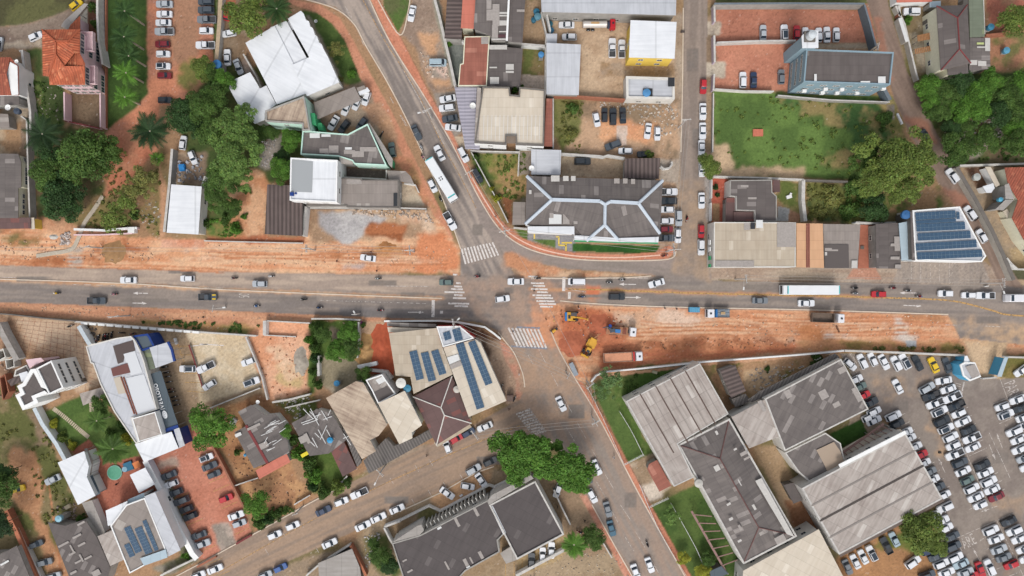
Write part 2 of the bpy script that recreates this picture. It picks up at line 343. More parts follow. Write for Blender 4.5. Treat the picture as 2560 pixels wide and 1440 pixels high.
# ---- north east
paint(Q(1788,10,2170,10,2192,100,2190,106,1788,106),(196,134,110),(182,122,100),0,amp=.2);paint(Q(1788,106,1985,104,1976,228,1786,222),(208,144,118),(196,132,108),0,amp=.14)
paint(Q(1786,-220,2165,-220,2168,8,1790,5),(92,100,60),(110,114,70));paint(Q(2000,112,2192,108,2195,122,2000,122),(186,170,148),(170,150,128),2);paint(Q(2068,14,2165,14,2170,24,2070,24),(140,124,84),None,4,.6)
paint(Q(1764,40,1790,40,1786,640,1762,640),(176,150,122),(150,128,106),3)
for q_ in (Q(1765,52,1804,56,1802,88,1766,86),Q(1762,158,1815,152,1812,196,1764,190)): paint(q_,(188,172,154),(206,192,172),1)
paint(Q(1782,226,2232,240,2236,330,2300,400,2210,450,1784,440),(108,134,70),(88,112,58),3)
paint(Q(1950,240,2240,250,2240,380,2120,420,2060,400,2150,330,1960,260),(74,104,58),(150,134,90),12)
paint(Q(1780,365,1820,370,1840,415,2015,420,2010,448,1778,440),(200,172,138),(214,184,150),6);paint(Q(2195,245,2235,250,2290,400,2240,400),(170,150,100),(120,118,70),6)
paint(Q(2014,452,2120,455,2210,500,2210,556,2014,556),(120,122,68),(78,96,58),8);paint(Q(1948,452,2008,452,2008,552,1960,552,1942,490),(168,152,104),(104,116,62),6)
paint(Q(1944,515,1974,522,1970,554,1942,554),(186,186,184));paint(Q(1974,524,2002,536,1998,556,1970,555),(186,144,116));paint(Q(1780,445,1820,445,1816,556,1778,556),(196,104,84),(208,118,96));paint(Q(1782,508,1800,508,1800,555,1780,555),(206,164,124));paint(Q(1762,444,1780,444,1776,556,1760,556),(172,164,158))
paint(Q(2200,440,2330,430,2360,520,2280,530,2205,530),(104,120,62),(180,144,108),6)
paint(Q(1770,668,2460,655,2560,715,2100,712,1830,700,1775,700),(186,168,150),(172,150,132),1,streak=0);paint(Q(2132,672,2190,672,2205,698,2116,697),(200,150,126),(190,142,120))
paint(Q(2250,654,2455,656,2475,698,2455,712,2232,706),(170,156,144),(160,148,138),streak=90)
paint(Q(2250,20,2345,20,2350,60,2370,190,2290,180,2260,110),(170,158,138),(140,122,92),3);paint(Q(2215,0,2250,10,2300,190,2330,330,2300,320,2262,180),(150,132,106),(116,110,70),3)
paint(Q(2300,185,2560,175,2720,175,2720,330,2330,330),(70,92,46),(92,104,56),6);paint(Q(2340,300,2720,300,2720,420,2400,420,2350,380),(128,112,86),(98,108,62),8)
paint(Q(2410,290,2520,290,2500,350,2430,400,2395,330),(140,108,88),(180,168,154),10,.8);paint(Q(2470,90,2720,85,2720,178,2475,176),(122,118,74),(176,128,100),8);paint(Q(2462,-30,2720,-30,2720,60,2462,88),(176,112,92),(160,124,96),3)
paint(Q(2400,415,2520,410,2640,720,2545,720,2470,560),(168,150,128),(184,160,132),3);paint(Q(2520,620,2600,620,2640,690,2545,690),(190,166,130),(150,130,104),4);paint(Q(2530,675,2620,675,2640,700,2540,698),(92,92,68));paint(Q(2410,415,2470,415,2500,470,2440,470),(122,92,72),(112,86,70),2)
# ---- south west
paint(Q(-300,755,0,755,500,774,900,792,1060,800,1060,830,900,830,700,822,400,805,200,798,0,785,-300,785),(218,166,130),(204,148,116),1,streak=-1)
paint(Q(350,795,520,808,660,812,660,840,500,825,360,808),(196,150,104),(122,126,70),6,k=5)
paint(Q(10,785,195,803,240,900,250,965,190,985,165,890,60,880,20,830),(214,186,158),(196,162,132),3);paint(Q(-200,770,30,790,60,880,60,960,0,1000,-200,1000),(150,120,98),(176,140,112),5)
paint(Q(205,808,470,822,620,838,660,970,672,1000,500,1070,440,1090,400,930,380,830,210,860),(180,156,128),(166,142,116),1)
paint(Q(462,828,612,838,655,965,500,1010,480,860),(226,208,180),(212,190,158),2);paint(Q(215,812,330,822,330,840,230,862),(206,184,152),(180,152,122),4)
paint(Q(615,838,670,800,780,800,778,985,670,1004),(226,162,124),(236,184,150),3);paint(Q(690,900,750,900,760,960,700,960),(206,180,130),None,9,.6)
paint(Q(660,808,780,808,778,840,664,838),(230,160,120),(238,176,140),2)
paint(Q(778,800,896,800,896,895,800,900,780,1000,768,1000),(80,106,50),(98,122,60),3);paint(Q(822,812,846,815,850,860,825,855),(122,108,92),(140,124,108),6);paint(Q(798,892,900,895,900,960,850,985,800,965),(196,180,160),(160,148,122),5)
paint(Q(896,800,970,806,988,940,900,925),(206,170,138),(190,160,132),4)
paint(Q(960,798,1160,805,1250,845,1250,860,1190,850,1100,812,960,815),(150,112,88),(132,98,80),1,streak=-4);paint(Q(1160,805,1250,850,1245,862,1180,850),(110,76,62),(150,120,90),3)
paint(Q(1185,840,1250,855,1300,950,1310,990,1290,1010,1265,1010,1200,855),(188,160,136),(176,148,126),2);paint(Q(1188,850,1215,850,1230,900,1212,890),(100,80,68),None,5)
paint(Q(1250,850,1275,870,1300,920,1312,965,1300,1000,1290,1000,1290,950,1255,880),(216,156,132),(206,148,124),1)
paint(Q(-300,1000,60,960,140,1130,220,1340,160,1440,200,1660,-300,1660),(104,106,62),(140,124,90),5)
paint(Q(30,1110,85,1130,110,1210,100,1290,140,1370,190,1440,190,1560,150,1560,110,1400,85,1300,40,1270,20,1160),(188,138,102),(200,150,112),6)
paint(Q(65,1025,120,1020,140,1110,100,1120),(150,126,104),(120,108,80),7)
paint(Q(110,1030,200,990,250,1000,350,1110,345,1160,240,1150,170,1120),(84,108,54),(98,120,62),2)
paint(Q(178,1128,222,1098,250,1130,262,1160,345,1140,362,1150,395,1230,262,1310,245,1270,228,1170),(190,120,98),(180,112,92))
paint(Q(440,1090,480,1060,525,1110,560,1150,610,1270,630,1330,520,1400,500,1400,370,1150),(208,140,116),(198,130,106),0);paint(Q(528,1310,572,1305,590,1345,610,1375,560,1405),(160,148,136),(190,172,158),2);paint(Q(395,1150,440,1135,445,1165,405,1170),(190,166,148),None,6,.8)
paint(Q(400,1190,420,1190,500,1400,420,1440,380,1420,450,1390),(150,142,128),(110,110,80),3)
paint(Q(540,1020,640,990,690,1000,720,1060,720,1180,700,1200,640,1230,600,1180,530,1100),(166,120,86),(190,146,104),6)
paint(Q(580,1170,640,1200,720,1160,780,1240,820,1240,740,1275,640,1330,612,1270),(178,132,98),(206,160,116),6);paint(Q(690,1000,780,985,800,1010,800,1050,720,1060),(180,130,98),(100,110,60),6)
paint(Q(770,1120,830,1120,860,1180,890,1220,800,1260,770,1220),(90,112,54),(108,124,64),4);paint(Q(735,1265,800,1225,830,1240,745,1285),(206,164,126),(180,140,106),4);paint(Q(860,1200,940,1165,960,1180,900,1225,880,1225),(150,136,96),(166,146,110),4)
paint(Q(905,1180,1030,1120,1090,1105,1180,1065,1185,1080,1050,1140,950,1180),(176,156,136),(150,136,118),2);paint(Q(1020,1140,1085,1105,1092,1115,1030,1148),(206,128,96))
# ---- south middle
paint(Q(930,1290,1080,1230,1235,1175,1380,1190,1440,1230,1560,1400,1600,1660,880,1660,850,1400),(176,154,126),(156,132,104),5)
paint(Q(1070,1245,1180,1190,1230,1185,1225,1215,1110,1278),(222,176,134),(206,160,122),6);paint(Q(900,1350,970,1330,1000,1440,920,1440),(98,106,60),(150,134,100),7)
paint(Q(780,1390,890,1370,960,1440,960,1600,700,1600,650,1440),(180,154,124),(160,140,118),4);paint(Q(1045,1275,1090,1270,1100,1320,1050,1330),(140,134,90),(124,122,76),4)
paint(Q(1290,1395,1420,1325,1440,1340,1400,1400,1300,1440),(186,160,120),(170,146,110),2);paint(Q(1395,1225,1440,1225,1520,1380,1440,1400,1400,1300),(164,138,112),(176,150,122),2)
paint(Q(1450,1240,1475,1240,1600,1440,1680,1600,1640,1600,1540,1400),BK1,BK2)
# ---- the works area
paint(Q(1345,755,1700,768,2000,774,2370,786,2470,800,2700,840,2700,900,2560,885,2400,884,2120,880,1990,888,1760,906,1500,940,1455,960,1430,950,1400,890,1350,800),(214,150,112),(228,176,138),2,streak=-2)
paint(Q(1390,780,1500,770,1560,790,1560,880,1500,870,1420,890,1390,850),(210,134,98),(194,116,82),8);paint(Q(1405,845,1440,822,1480,850,1470,885,1430,890,1405,870),(186,112,80),(200,124,90),6);paint(Q(1465,800,1515,780,1545,810,1535,850,1480,850),(190,116,84),(204,132,98),6)
paint(Q(1540,778,1620,772,1700,775,1780,790,1785,810,1700,812,1640,820,1545,812),(232,200,176),(220,176,144),8,.85)
paint(Q(1500,860,1760,850,1900,850,1990,860,1980,880,1750,900,1600,912,1500,920),(212,136,100),(196,122,90),4,streak=2,k=8);paint(Q(1590,848,1880,842,1990,850,1980,866,1760,874,1600,872),(160,104,74),(214,150,112),9,.7)
paint(Q(1875,812,1935,812,1935,858,1890,858),(170,112,82),(190,140,110),6);paint(Q(1925,815,2000,820,1990,860,1940,850),(190,164,144),(214,160,124),8)
paint(Q(2000,800,2060,830,2070,850,2010,846,1985,820),(196,134,92),(206,146,104),4);paint(Q(2060,832,2145,836,2140,848,2062,846),(222,212,204),(228,190,160),4)
paint(Q(2230,790,2265,788,2270,830,2295,848,2260,868,2235,845),(222,206,192),(206,190,180),8,.85);paint(Q(2262,780,2370,784,2360,815,2270,800),(186,134,98),(204,150,110),9)
paint(Q(2000,850,2400,855,2410,882,2120,878,2000,884),(206,150,110),(140,124,72),5,k=5);paint(Q(2262,850,2292,852,2290,868,2268,868),(180,182,184));paint(Q(2410,850,2520,850,2512,950,2460,945,2420,890),(208,178,144),(220,190,156),2)
paint(Q(2515,890,2700,890,2700,970,2500,945),(118,112,62),(140,124,76),2)
# ---- south east yards
paint(Q(1495,950,1755,905,1730,930,1565,1003,1640,1140,1605,1165,1560,1080,1480,970),(90,114,56),(116,126,74),3);paint(Q(1590,915,1740,905,1700,935,1600,985),(78,106,48),(90,116,58),2)
paint(Q(1490,990,1540,1000,1608,1135,1570,1160),(92,114,60),(106,124,68));paint(Q(1565,1160,1640,1130,1700,1200,1620,1265),(168,144,118),(196,178,156),3);paint(Q(1590,1215,1650,1200,1660,1240,1615,1262),(226,210,192),None,4)
paint(Q(1618,1270,1760,1200,1870,1440,1880,1600,1790,1600,1715,1440),(74,98,48),(92,112,58),2)
paint(Q(1745,908,1990,885,2105,885,2100,900,1900,1000,1830,1030,1790,960),(196,156,120),(118,120,66),4);paint(Q(1860,925,1950,910,1940,960,1880,1000,1860,960),(224,190,152),(206,168,130),5);paint(Q(1780,930,1805,930,1850,1010,1820,1030),(150,118,90),(168,134,104),3)
paint(Q(1880,1120,1940,1110,2020,1270,2060,1360,2000,1360),(190,162,130),(176,148,116),2);paint(Q(1960,1250,2040,1250,2050,1330,1990,1330),(150,106,78),(170,130,98),4)
PARKING=Q(2100,885,2125,884,2400,892,2410,940,2500,948,2720,930,2720,1660,2420,1660,2350,1440,2330,1385,2360,1330,2345,1240,2262,1080,2175,1025)
paint(PARKING,(142,130,122),(154,142,132),0,amp=.06)
for q_ in (Q(2170,930,2260,950,2290,1000,2200,1010),Q(2330,900,2370,920,2350,960,2280,960),Q(2320,1040,2360,1080,2380,1160,2340,1130),Q(2500,1220,2560,1250,2560,1290,2500,1270)): paint(q_,(188,158,130),None,12,.5)
paint(Q(2130,1022,2250,1075,2140,1122,2110,1120),(168,150,130),(180,160,138));paint(Q(2074,1085,2154,1048,2170,1085,2102,1122),(56,88,36),(66,98,44))
paint(Q(2090,1395,2250,1300,2345,1320,2330,1385,2355,1450,2400,1600,2080,1600),(190,142,100),(176,132,94),5);paint(Q(2160,1370,2290,1310,2340,1350,2330,1400,2300,1380,2200,1370),(112,122,60),None,8,.65)
paint(Q(2470,1290,2560,1250,2560,1500,2500,1500),(170,134,104),(150,136,124),9,.45)
# ================================================================ roads, painted on the same field and lifted out as sheets of their own
ROADS = {}
AVE=Q(-300,655,0,664,300,674,600,681,900,686,1120,690,1180,688,1290,690,1330,692,1630,692,1700,690,1770,700,1830,704,2230,708,2400,714,2860,722,2860,880,2560,862,2400,845,2370,788,2000,776,1700,770,1500,764,1400,758,1350,760,1365,800,1380,870,1262,850,1245,828,1200,806,1130,800,1050,798,900,792,500,774,0,755,-300,752)
paint(AVE,AD1,AS1,0,streak=-1.6,amp=.05)
paint(Q(-300,655,0,664,600,681,1120,690,1120,735,560,716,0,694,-300,690),(194,174,156),(174,156,142),1,streak=-1.4,amp=.06)
paint(Q(1400,700,2860,716,2860,770,2000,736,1400,726),(140,130,124),(156,144,134),1,streak=-1,amp=.05)
paint(Q(850,768,1185,776,1185,790,1040,797,850,788),(128,122,120),(138,130,126),0,streak=-1)
paint(Q(-300,692,0,697,560,720,1110,742,1110,750,560,728,0,704,-300,700),(208,160,122),(222,182,146),2)
paint(Q(1320,720,1500,722,2000,735,2200,740,2200,746,2000,741,1500,729,1320,728),(212,156,112),(204,150,110),2,.8)
DIAG=Q(560,-220,700,-20,760,-2,840,18,885,60,915,115,968,205,1020,305,1072,418,1112,510,1152,620,1150,690,1290,690,1256,640,1262,630,1330,655,1410,672,1560,682,1640,690,1780,705,1775,660,1768,640,1762,450,1766,200,1772,-220,1712,-220,1708,200,1700,450,1692,630,1670,648,1550,652,1440,648,1350,632,1288,605,1240,562,1195,490,1166,432,1122,345,1060,240,975,105,922,-5,850,-220)
for rd,c1,c2,st in ((Q(560,-220,700,-20,760,-2,840,18,885,60,915,115,968,205,1020,305,1072,418,1112,510,1152,620,1150,690,1290,690,1256,640,1288,605,1240,562,1195,490,1166,432,1122,345,1060,240,975,105,922,-5,850,-220),AD1,AS2,-63),
                       (Q(1166,432,1195,490,1240,562,1288,605,1350,632,1440,648,1550,652,1670,648,1690,640,1775,660,1780,705,1640,690,1560,682,1410,672,1330,655,1262,630,1200,560),(150,138,130),(160,146,138),-8),
                       (Q(1712,-220,1772,-220,1766,200,1762,450,1768,640,1775,690,1700,680,1692,630,1700,450,1708,200),(148,134,124),(164,148,136),90)): paint(rd,c1,c2,0,streak=st,amp=.05)
paint(Q(1692,450,1762,450,1778,700,1685,690),(176,152,130),None,6,.6)
SOUTH=Q(1245,828,1262,850,1285,880,1306,930,1314,970,1300,1000,1262,1018,1185,1062,1060,1118,900,1195,800,1240,640,1328,520,1395,430,1450,300,1660,560,1660,640,1440,800,1368,1000,1275,1100,1228,1180,1182,1240,1162,1330,1096,1375,1100,1400,1125,1440,1190,1480,1262,1540,1370,1580,1440,1720,1660,1860,1660,1712,1440,1600,1240,1500,1050,1440,950,1400,880,1372,820,1350,780)
paint(Q(1245,828,1262,850,1285,880,1306,930,1314,970,1300,1000,1340,1090,1375,1100,1400,1125,1440,1190,1480,1262,1540,1370,1580,1440,1720,1660,1860,1660,1712,1440,1600,1240,1500,1050,1440,950,1400,880,1372,820,1350,780),AS1,(170,148,132),0,streak=-63,amp=.05)
paint(Q(1300,1000,1262,1018,1185,1062,1060,1118,900,1195,800,1240,640,1328,520,1395,430,1450,300,1660,560,1660,640,1440,800,1368,1000,1275,1100,1228,1180,1182,1240,1162,1330,1096,1340,1060),(176,150,128),(158,138,122),0,streak=25,amp=.06)
NER=Q(2050,-220,2165,-5,2185,60,2236,250,2275,335,2345,455,2400,520,2462,630,2500,712,2560,722,2545,700,2490,615,2425,480,2335,320,2268,180,2218,0,2180,-220)
paint(NER,(140,120,108),(156,134,120),0,streak=-65,amp=.06)
for q_ in (Q(2182,40,2200,40,2232,200,2222,210),Q(2255,285,2320,300,2345,360,2290,345),Q(2350,470,2420,490,2460,560,2410,530)): paint(q_,(170,124,104),None,4,.8)
# dust and soil carried on to the crossing
for q_,c in ((Q(1120,690,1330,690,1370,860,1240,830,1150,760),(178,152,134)),(Q(1320,740,1420,750,1400,880,1340,870),(222,158,120)),(Q(1270,870,1400,880,1480,1050,1330,1060),(184,154,130)),
              (Q(1330,690,1480,715,1480,760,1330,760),(190,150,124)),(Q(2370,790,2700,830,2700,880,2400,850),(212,176,138)),(Q(1250,630,1340,640,1380,700,1250,690),(176,146,126))): paint(q_,c,None,14,.52)
paint(Q(1260,632,1280,628,1330,655,1420,676,1560,684,1630,688,1628,692,1330,694,1300,688,1268,656),(216,180,148),(204,146,110),3);paint(Q(1462,712,1505,718,1505,742,1468,742),(224,140,104),(214,128,92),4)
paint(Q(1262,720,1285,718,1285,733,1263,735),(138,126,118));paint(Q(1156,645,1160,640,1240,600,1255,640,1170,665),(160,146,136),None,2,.8)
# brick pavements by the avenue
PAVE=[Q(925,-5,945,-5,1000,90,1075,235,1135,340,1175,425,1166,432,1122,345,1060,240,975,105),Q(1166,432,1176,428,1205,478,1252,550,1300,592,1360,618,1440,632,1550,636,1640,630,1672,612,1690,625,1670,648,1550,652,1440,648,1350,632,1288,605,1240,562,1195,490),
        Q(1440,950,1455,955,1512,1045,1612,1235,1728,1440,1870,1660,1850,1660,1712,1440,1600,1240,1500,1050),Q(2100,884,1990,888,1760,906,1500,938,1500,946,1760,914,1990,896)]
for q_ in PAVE[:3]: paint(q_,(214,146,118),(206,136,108),0,amp=.08)
paint(PAVE[3],(222,176,142),(214,160,126),0)
for x,y,w_,h_ in ((40,690,90,14),(300,745,120,12),(420,675,60,10),(700,740,90,14),(610,690,50,12),(920,700,70,14),(1000,730,60,12),(1440,735,70,10),(1620,745,110,10),(1860,710,60,14),(2010,752,90,9),(2300,722,80,12),(2440,790,60,20),(1715,120,30,60),(1730,320,24,50),(1180,560,26,30),(1010,250,22,40),(1420,1010,40,36),(1190,1140,60,22),(960,1240,60,20),(1560,1230,30,40),(2215,260,20,40),(2480,1130,40,30),(2230,1000,40,26)):
    paint(Q(x,y,x+w_,y+1,x+w_+1,y+h_,x+1,y+h_-1),(128,119,113),(140,130,122),0,.62)
for q_ in (Q(0,625,400,632,400,640,0,634),Q(430,640,900,650,900,660,430,652),Q(520,612,760,616,900,622,900,628,520,620),Q(900,640,1120,648,1100,660,900,655),Q(1560,812,2000,800,2220,806,2220,814,2000,810,1560,822),Q(1600,830,1900,826,1900,834,1600,838),Q(2050,815,2380,820,2380,828,2050,824),Q(660,870,700,860,760,930,720,950)): paint(q_,(238,206,176),(228,186,150),5,.62)
for x0,y0,x1,y1,b_ in ((0,648,560,672,2),(0,636,300,642,3),(520,628,1120,640,4),(560,636,1120,650,-4),(820,600,1100,640,8),(1560,824,2260,812,-6),(1540,834,2300,822,-5),(1560,862,1980,870,6),(1900,800,2360,806,3),(1880,792,2340,796,4),(1480,888,1900,886,5),(1600,800,1900,812,6),(120,1200,150,1420,0)):
    c_=[(x0+(x1-x0)*t/12,y0+(y1-y0)*t/12+b_*math.sin(t * .52)) for t in range(13)]
    for o_ in (0,9): paint([(x,y+o_) for x,y in c_]+[(x+3,y+o_+3.2) for x,y in c_[::-1]],(186,122,84),(206,142,104),0,.66)
jit=rng.normal(0,1,GX.shape)[...,None] * .065;base=base*(1+jit)
for rep in range(1):
    base[1:-1,1:-1]=base[1:-1,1:-1] * .6+(base[:-2,1:-1]+base[2:,1:-1]+base[1:-1,:-2]+base[1:-1,2:]) * .1
# pale stones, litter and dark spots
sp_=rng.random(GX.shape);nroad = ~(inside(AVE,GX,GY) | inside(SOUTH,GX,GY) | inside(DIAG,GX,GY) | inside(PARKING,GX,GY) | inside(NER,GX,GY))
k_=np.where((sp_ > .99) & nroad & (base[...,0]>base[...,1]*1.15),rng.random(GX.shape),0)[...,None];base=base*(1 - .5*k_)+cc((232,222,210)) * .5*k_
k_=np.where((sp_ < .02) & nroad,1.0,0)[...,None];base=base*(1 - .35*k_)
base=np.clip(base,0.01,.8)
# ---- terrain: soft bumps only where the ground is broken soil, otherwise flat
def groundmat(key,bump=.35,fine=.22):
    m=bpy.data.materials.new(key);m.use_nodes=True;t=m.node_tree;n=t.nodes;L=t.links;b=n['Principled BSDF']
    b.inputs['Roughness'].default_value = .9;b.inputs['Specular IOR Level'].default_value = .15
    at=n.new('ShaderNodeAttribute');at.attribute_name = 'soil'; g=n.new('ShaderNodeNewGeometry')
    a=n.new('ShaderNodeTexNoise');a.inputs['Scale'].default_value=1.6;a.inputs['Detail'].default_value=8;a.inputs['Roughness'].default_value = .7
    L.new(g.outputs['Position'],a.inputs['Vector'])
    r=n.new('ShaderNodeMapRange');r.inputs[1].default_value = .3;r.inputs[2].default_value = .7;r.inputs[3].default_value=1-fine;r.inputs[4].default_value=1+fine;L.new(a.outputs[0],r.inputs[0])
    v=n.new('ShaderNodeVectorMath');v.operation = 'SCALE'; L.new(at.outputs['Color'],v.inputs[0]);L.new(r.outputs[0],v.inputs['Scale']);L.new(v.outputs[0],b.inputs['Base Color'])
    bp=n.new('ShaderNodeBump');bp.inputs['Strength'].default_value=bump;bp.inputs['Distance'].default_value = .25;L.new(a.outputs[0],bp.inputs['Height']);L.new(bp.outputs[0],b.inputs['Normal'])
    return m
def gridmesh(name,xs,ys,cols,m,z=0.0,mask=None):
    X,Y=np.meshgrid(xs,ys);nx,ny=len(xs),len(ys)
    co=np.stack([(X-1280)*S,(720-Y)*S,np.full(X.shape,z)],-1).reshape(-1,3).astype(np.float32)
    i=np.arange(nx*ny).reshape(ny,nx)
    q=np.stack([i[1:,:-1],i[1:,1:],i[:-1,1:],i[:-1,:-1]],-1)
    q=q.reshape(-1,4) if mask is None else q[mask]
    col=cols.reshape(-1,3)
    if mask is not None:
        used,inv=np.unique(q.ravel(),return_inverse=True);q=inv.reshape(-1,4);co=co[used];col=col[used]
    me=bpy.data.meshes.new(name);nf=len(q)
    me.vertices.add(len(co));me.vertices.foreach_set('co',co.ravel())
    me.loops.add(nf*4);me.loops.foreach_set('vertex_index',q.ravel().astype(np.int32))
    me.polygons.add(nf);me.polygons.foreach_set('loop_start',np.arange(0,nf*4,4,dtype=np.int32));me.polygons.foreach_set('loop_total',np.full(nf,4,np.int32))
    me.update(calc_edges=True)
    at=me.color_attributes.new('soil', 'FLOAT_COLOR', 'POINT');at.data.foreach_set('color',np.concatenate([col,np.ones((len(col),1),np.float32)],1).astype(np.float32).ravel())
    me.materials.append(m)
    return tag(mobj(name,me),kind='structure')
GM=groundmat('soil and grass ground');RM=groundmat('dusty asphalt',.08,.09)
far=np.array([-12000,-4000,-1200.]);xs=np.concatenate([far,gx,[3800,6600,14600]]);ys=np.concatenate([[-12000,-4000,-1200.],gy,[2600,5400,13400]])
bc=np.pad(base,((3,3),(3,3),(0,0)),mode='edge');bc[:3]=bc[-3:]=bc[:,:3]=cc((120,118,80));bc[:,-3:]=cc((120,118,80))
gridmesh('ground',xs,ys,bc,GM)
cxm=(gx[:-1]+STEP/2)[None,:]+0*gy[:-1,None];cym=(gy[:-1]+STEP/2)[:,None]+0*gx[None,:-1]
ma=inside(AVE,cxm,cym);msth=inside(SOUTH,cxm,cym) & ~ma;md=inside(DIAG,cxm,cym) & ~ma & ~msth;mn=inside(NER,cxm,cym) & ~ma;mp_=inside(PARKING,cxm,cym)
isl=inside(Q(1260,632,1280,628,1330,655,1420,676,1560,684,1630,688,1628,692,1330,694,1300,688,1268,656),cxm,cym)
for nm,mk in (('main_road',ma & ~isl),('south_road',msth),('avenue_road',md & ~isl),('side_road',mn),('parking_lot',mp_)): gridmesh(nm,gx,gy,base,RM,0.02,mk)
for i,q_ in enumerate(PAVE):
    gridmesh('pavement',gx,gy,base,GM,0.11,inside(q_,cxm,cym) & ~(ma | msth | md))
# ---- kerbs
def ribbon(mb,pts,wd,z0,z1,m=0):
    v=[Vector(p[:2]) for p in pts];nrm=[]
    for i in range(len(v)):
        a=v[max(0,i-1)];b=v[min(len(v)-1,i+1)];t=(b-a).normalized();nrm.append(Vector((-t.y,t.x)))
    vs=[]
    for p,q in zip(v,nrm):
        for s_,z in ((1,z0),(1,z1),(-1,z1),(-1,z0)): o=p+q*s_*wd/2;vs.append((o.x,o.y,z))
    fs=[]
    for i in range(len(v)-1):
        a=i*4;b=a+4
        for j in range(3): fs.append((a+j,b+j,b+j+1,a+j+1)[::-1])
    n=len(vs);fs+=[(0,1,2,3)[::-1],(n-4,n-3,n-2,n-1)]
    mb.add(vs,fs,m)
def pp(pts,z=0): return [P(x,y,z) for x,y in pts]
def curve(pts,n=6):
    out=[];m_=len(pts)
    for i in range(m_-1):
        p0,p1,p2,p3=pts[max(0,i-1)],pts[i],pts[i+1],pts[min(m_-1,i+2)]
        for k in range(n):
            t=k/n
            out.append(tuple(.5*((2*b)+(c-a)*t+(2*a-5*b+4*c-d_)*t*t+(3*b-a-3*c+d_)*t**3) for a,b,c,d_ in zip(p0,p1,p2,p3)))
    return out+[pts[-1]]
M_kerb=W('pale kerb stone',226,208,188,var=.12,scale=1)
for pts in (Q(725,-10,760,-2,838,22,885,60,915,115,968,205,1020,305,1072,418,1112,510,1152,622),Q(922,-5,975,105,1060,240,1122,345,1166,432),
            Q(1166,432,1195,490,1240,562,1288,605,1350,632,1440,648,1550,652,1670,648,1690,628),Q(1378,830,1400,880,1440,950,1500,1050,1600,1240,1712,1440),Q(1708,20,1706,200,1702,380),Q(1328,694,1420,696,1560,694,1628,690),
            Q(1480,1262,1540,1370,1580,1440),Q(1296,1082,1345,1096,1375,1102,1400,1125,1415,1142),Q(430,1446,520,1398,640,1332,800,1244,880,1206),Q(1000,1278,1100,1232,1182,1186,1235,1166),Q(1400,752,1500,760,1700,768,2000,774,2370,786),Q(945,0,1000,88,1022,20,1026,-20),
            Q(0,698,300,708,560,724,840,736,1105,746),Q(1245,830,1262,852,1285,882,1306,932,1312,968)):
    mb=MB();ribbon(mb,pp(curve(pts)),.28,0,.15);tag(mb.build('kerb',M_kerb),kind='structure')
mb=MB();ribbon(mb,pp(curve(Q(1178,440,1212,500,1256,565,1300,600,1360,625,1440,640,1550,644,1650,638))),.3,.112,.13);tag(mb.build('pavement_line',W('faded pink line',240,200,180)),kind='structure')
# ---- painted markings
def wornpaint(key,col,wear=.45):
    m=mat(key,col,rough=.8,var=0);t=m.node_tree;n=t.nodes;L=t.links;b=n['Principled BSDF']
    g=n.new('ShaderNodeNewGeometry');a=n.new('ShaderNodeTexNoise');a.inputs['Scale'].default_value=1.7;a.inputs['Detail'].default_value=6;L.new(g.outputs['Position'],a.inputs['Vector'])
    r=n.new('ShaderNodeMapRange');r.inputs[1].default_value=wear - .08;r.inputs[2].default_value=wear + .08;r.inputs[3].default_value = .25;r.inputs[4].default_value = .95;L.new(a.outputs[0],r.inputs[0]);L.new(r.outputs[0],b.inputs['Alpha'])
    return m
PW=wornpaint('worn white road paint',C(238,230,224),.385);PWF=wornpaint('faded white road paint',C(214,204,196),.46);PY=wornpaint('worn yellow road paint',C(206,164,104),.43);PYF=wornpaint('faded yellow road paint',C(206,164,112),.5);PB=wornpaint('faded blue road paint',C(150,154,166),.42)
def seg(mb,a,b,wd,z=.034):
    a=P(*a);b=P(*b);t=(b-a).normalized();nn=Vector((-t.y,t.x,0))*wd/2
    mb.add([(p.x,p.y,z) for p in (a-nn,b-nn,b+nn,a+nn)],[(0,1,2,3)])
def lines(name,m,segs,wd=.14,z=.034):
    mb=MB()
    for s_ in segs: seg(mb,s_[:2],s_[2:4],s_[4] if len(s_)>4 else wd,z)
    return tag(mb.build(name,m),kind='structure')
def lerp(a,b,t): return (a[0]+(b[0]-a[0])*t,a[1]+(b[1]-a[1])*t)
def zebra(m,a0,a1,b0,b1,n,wd,gap=None,under=None):
    """n bars running from line a (a0-a1) to line b (b0-b1)"""
    if under:
        mb=MB();mb.add([(*P(*p)[:2],.028) for p in (a0,b0,b1,a1)],[(0,1,2,3)]);tag(mb.build('crossing_base',under),kind='structure')
    sg=[]
    for i in range(n):
        t=(i + .5)/n
        if gap and gap[0]<t<gap[1]: continue
        p,q=lerp(a0,a1,t),lerp(b0,b1,t);sg.append((*p,*q,wd))
    lines('crosswalk_marking',m,sg)
zebra(PW,T(12,600,1130),T(12,940,1060),T(12,640,1285),T(12,1000,1190),11,.42,under=None)
zebra(PW,T(22,1065,555),T(22,1400,575),T(22,1160,745),T(22,1480,760),9,.46)
mb=MB();[seg(mb,a,b,.45,.030) for a,b in ((T(22,1165,552),T(22,1400,560)),(T(22,1110,742),T(22,1470,765)))];tag(mb.build('crossing_border',PB),kind='structure')
lines('crosswalk_marking',PW,[(*T(22,x0,y),*T(22,x1,y+4),.45) for x0,x1,y in ((530,575,25),(560,605,110),(540,620,143),(510,630,170),(445,645,200),(540,625,230),(530,660,260),(482,692,314),(545,680,340))])
lines('crosswalk_marking',PW,[(*T(22,x0,y),*T(22,x1,y+3),.42) for x0,x1,y in ((1280,1375,44),(1310,1440,110),(1330,1450,138),(1310,1475,170),(1370,1480,200),(1325,1510,232),(1355,1530,258),(1365,1545,290),(1390,1560,318),(1400,1530,345))])
zebra(PWF,T(32,990,45),T(32,1140,240),T(32,1110,0),T(32,1260,205),10,.5)
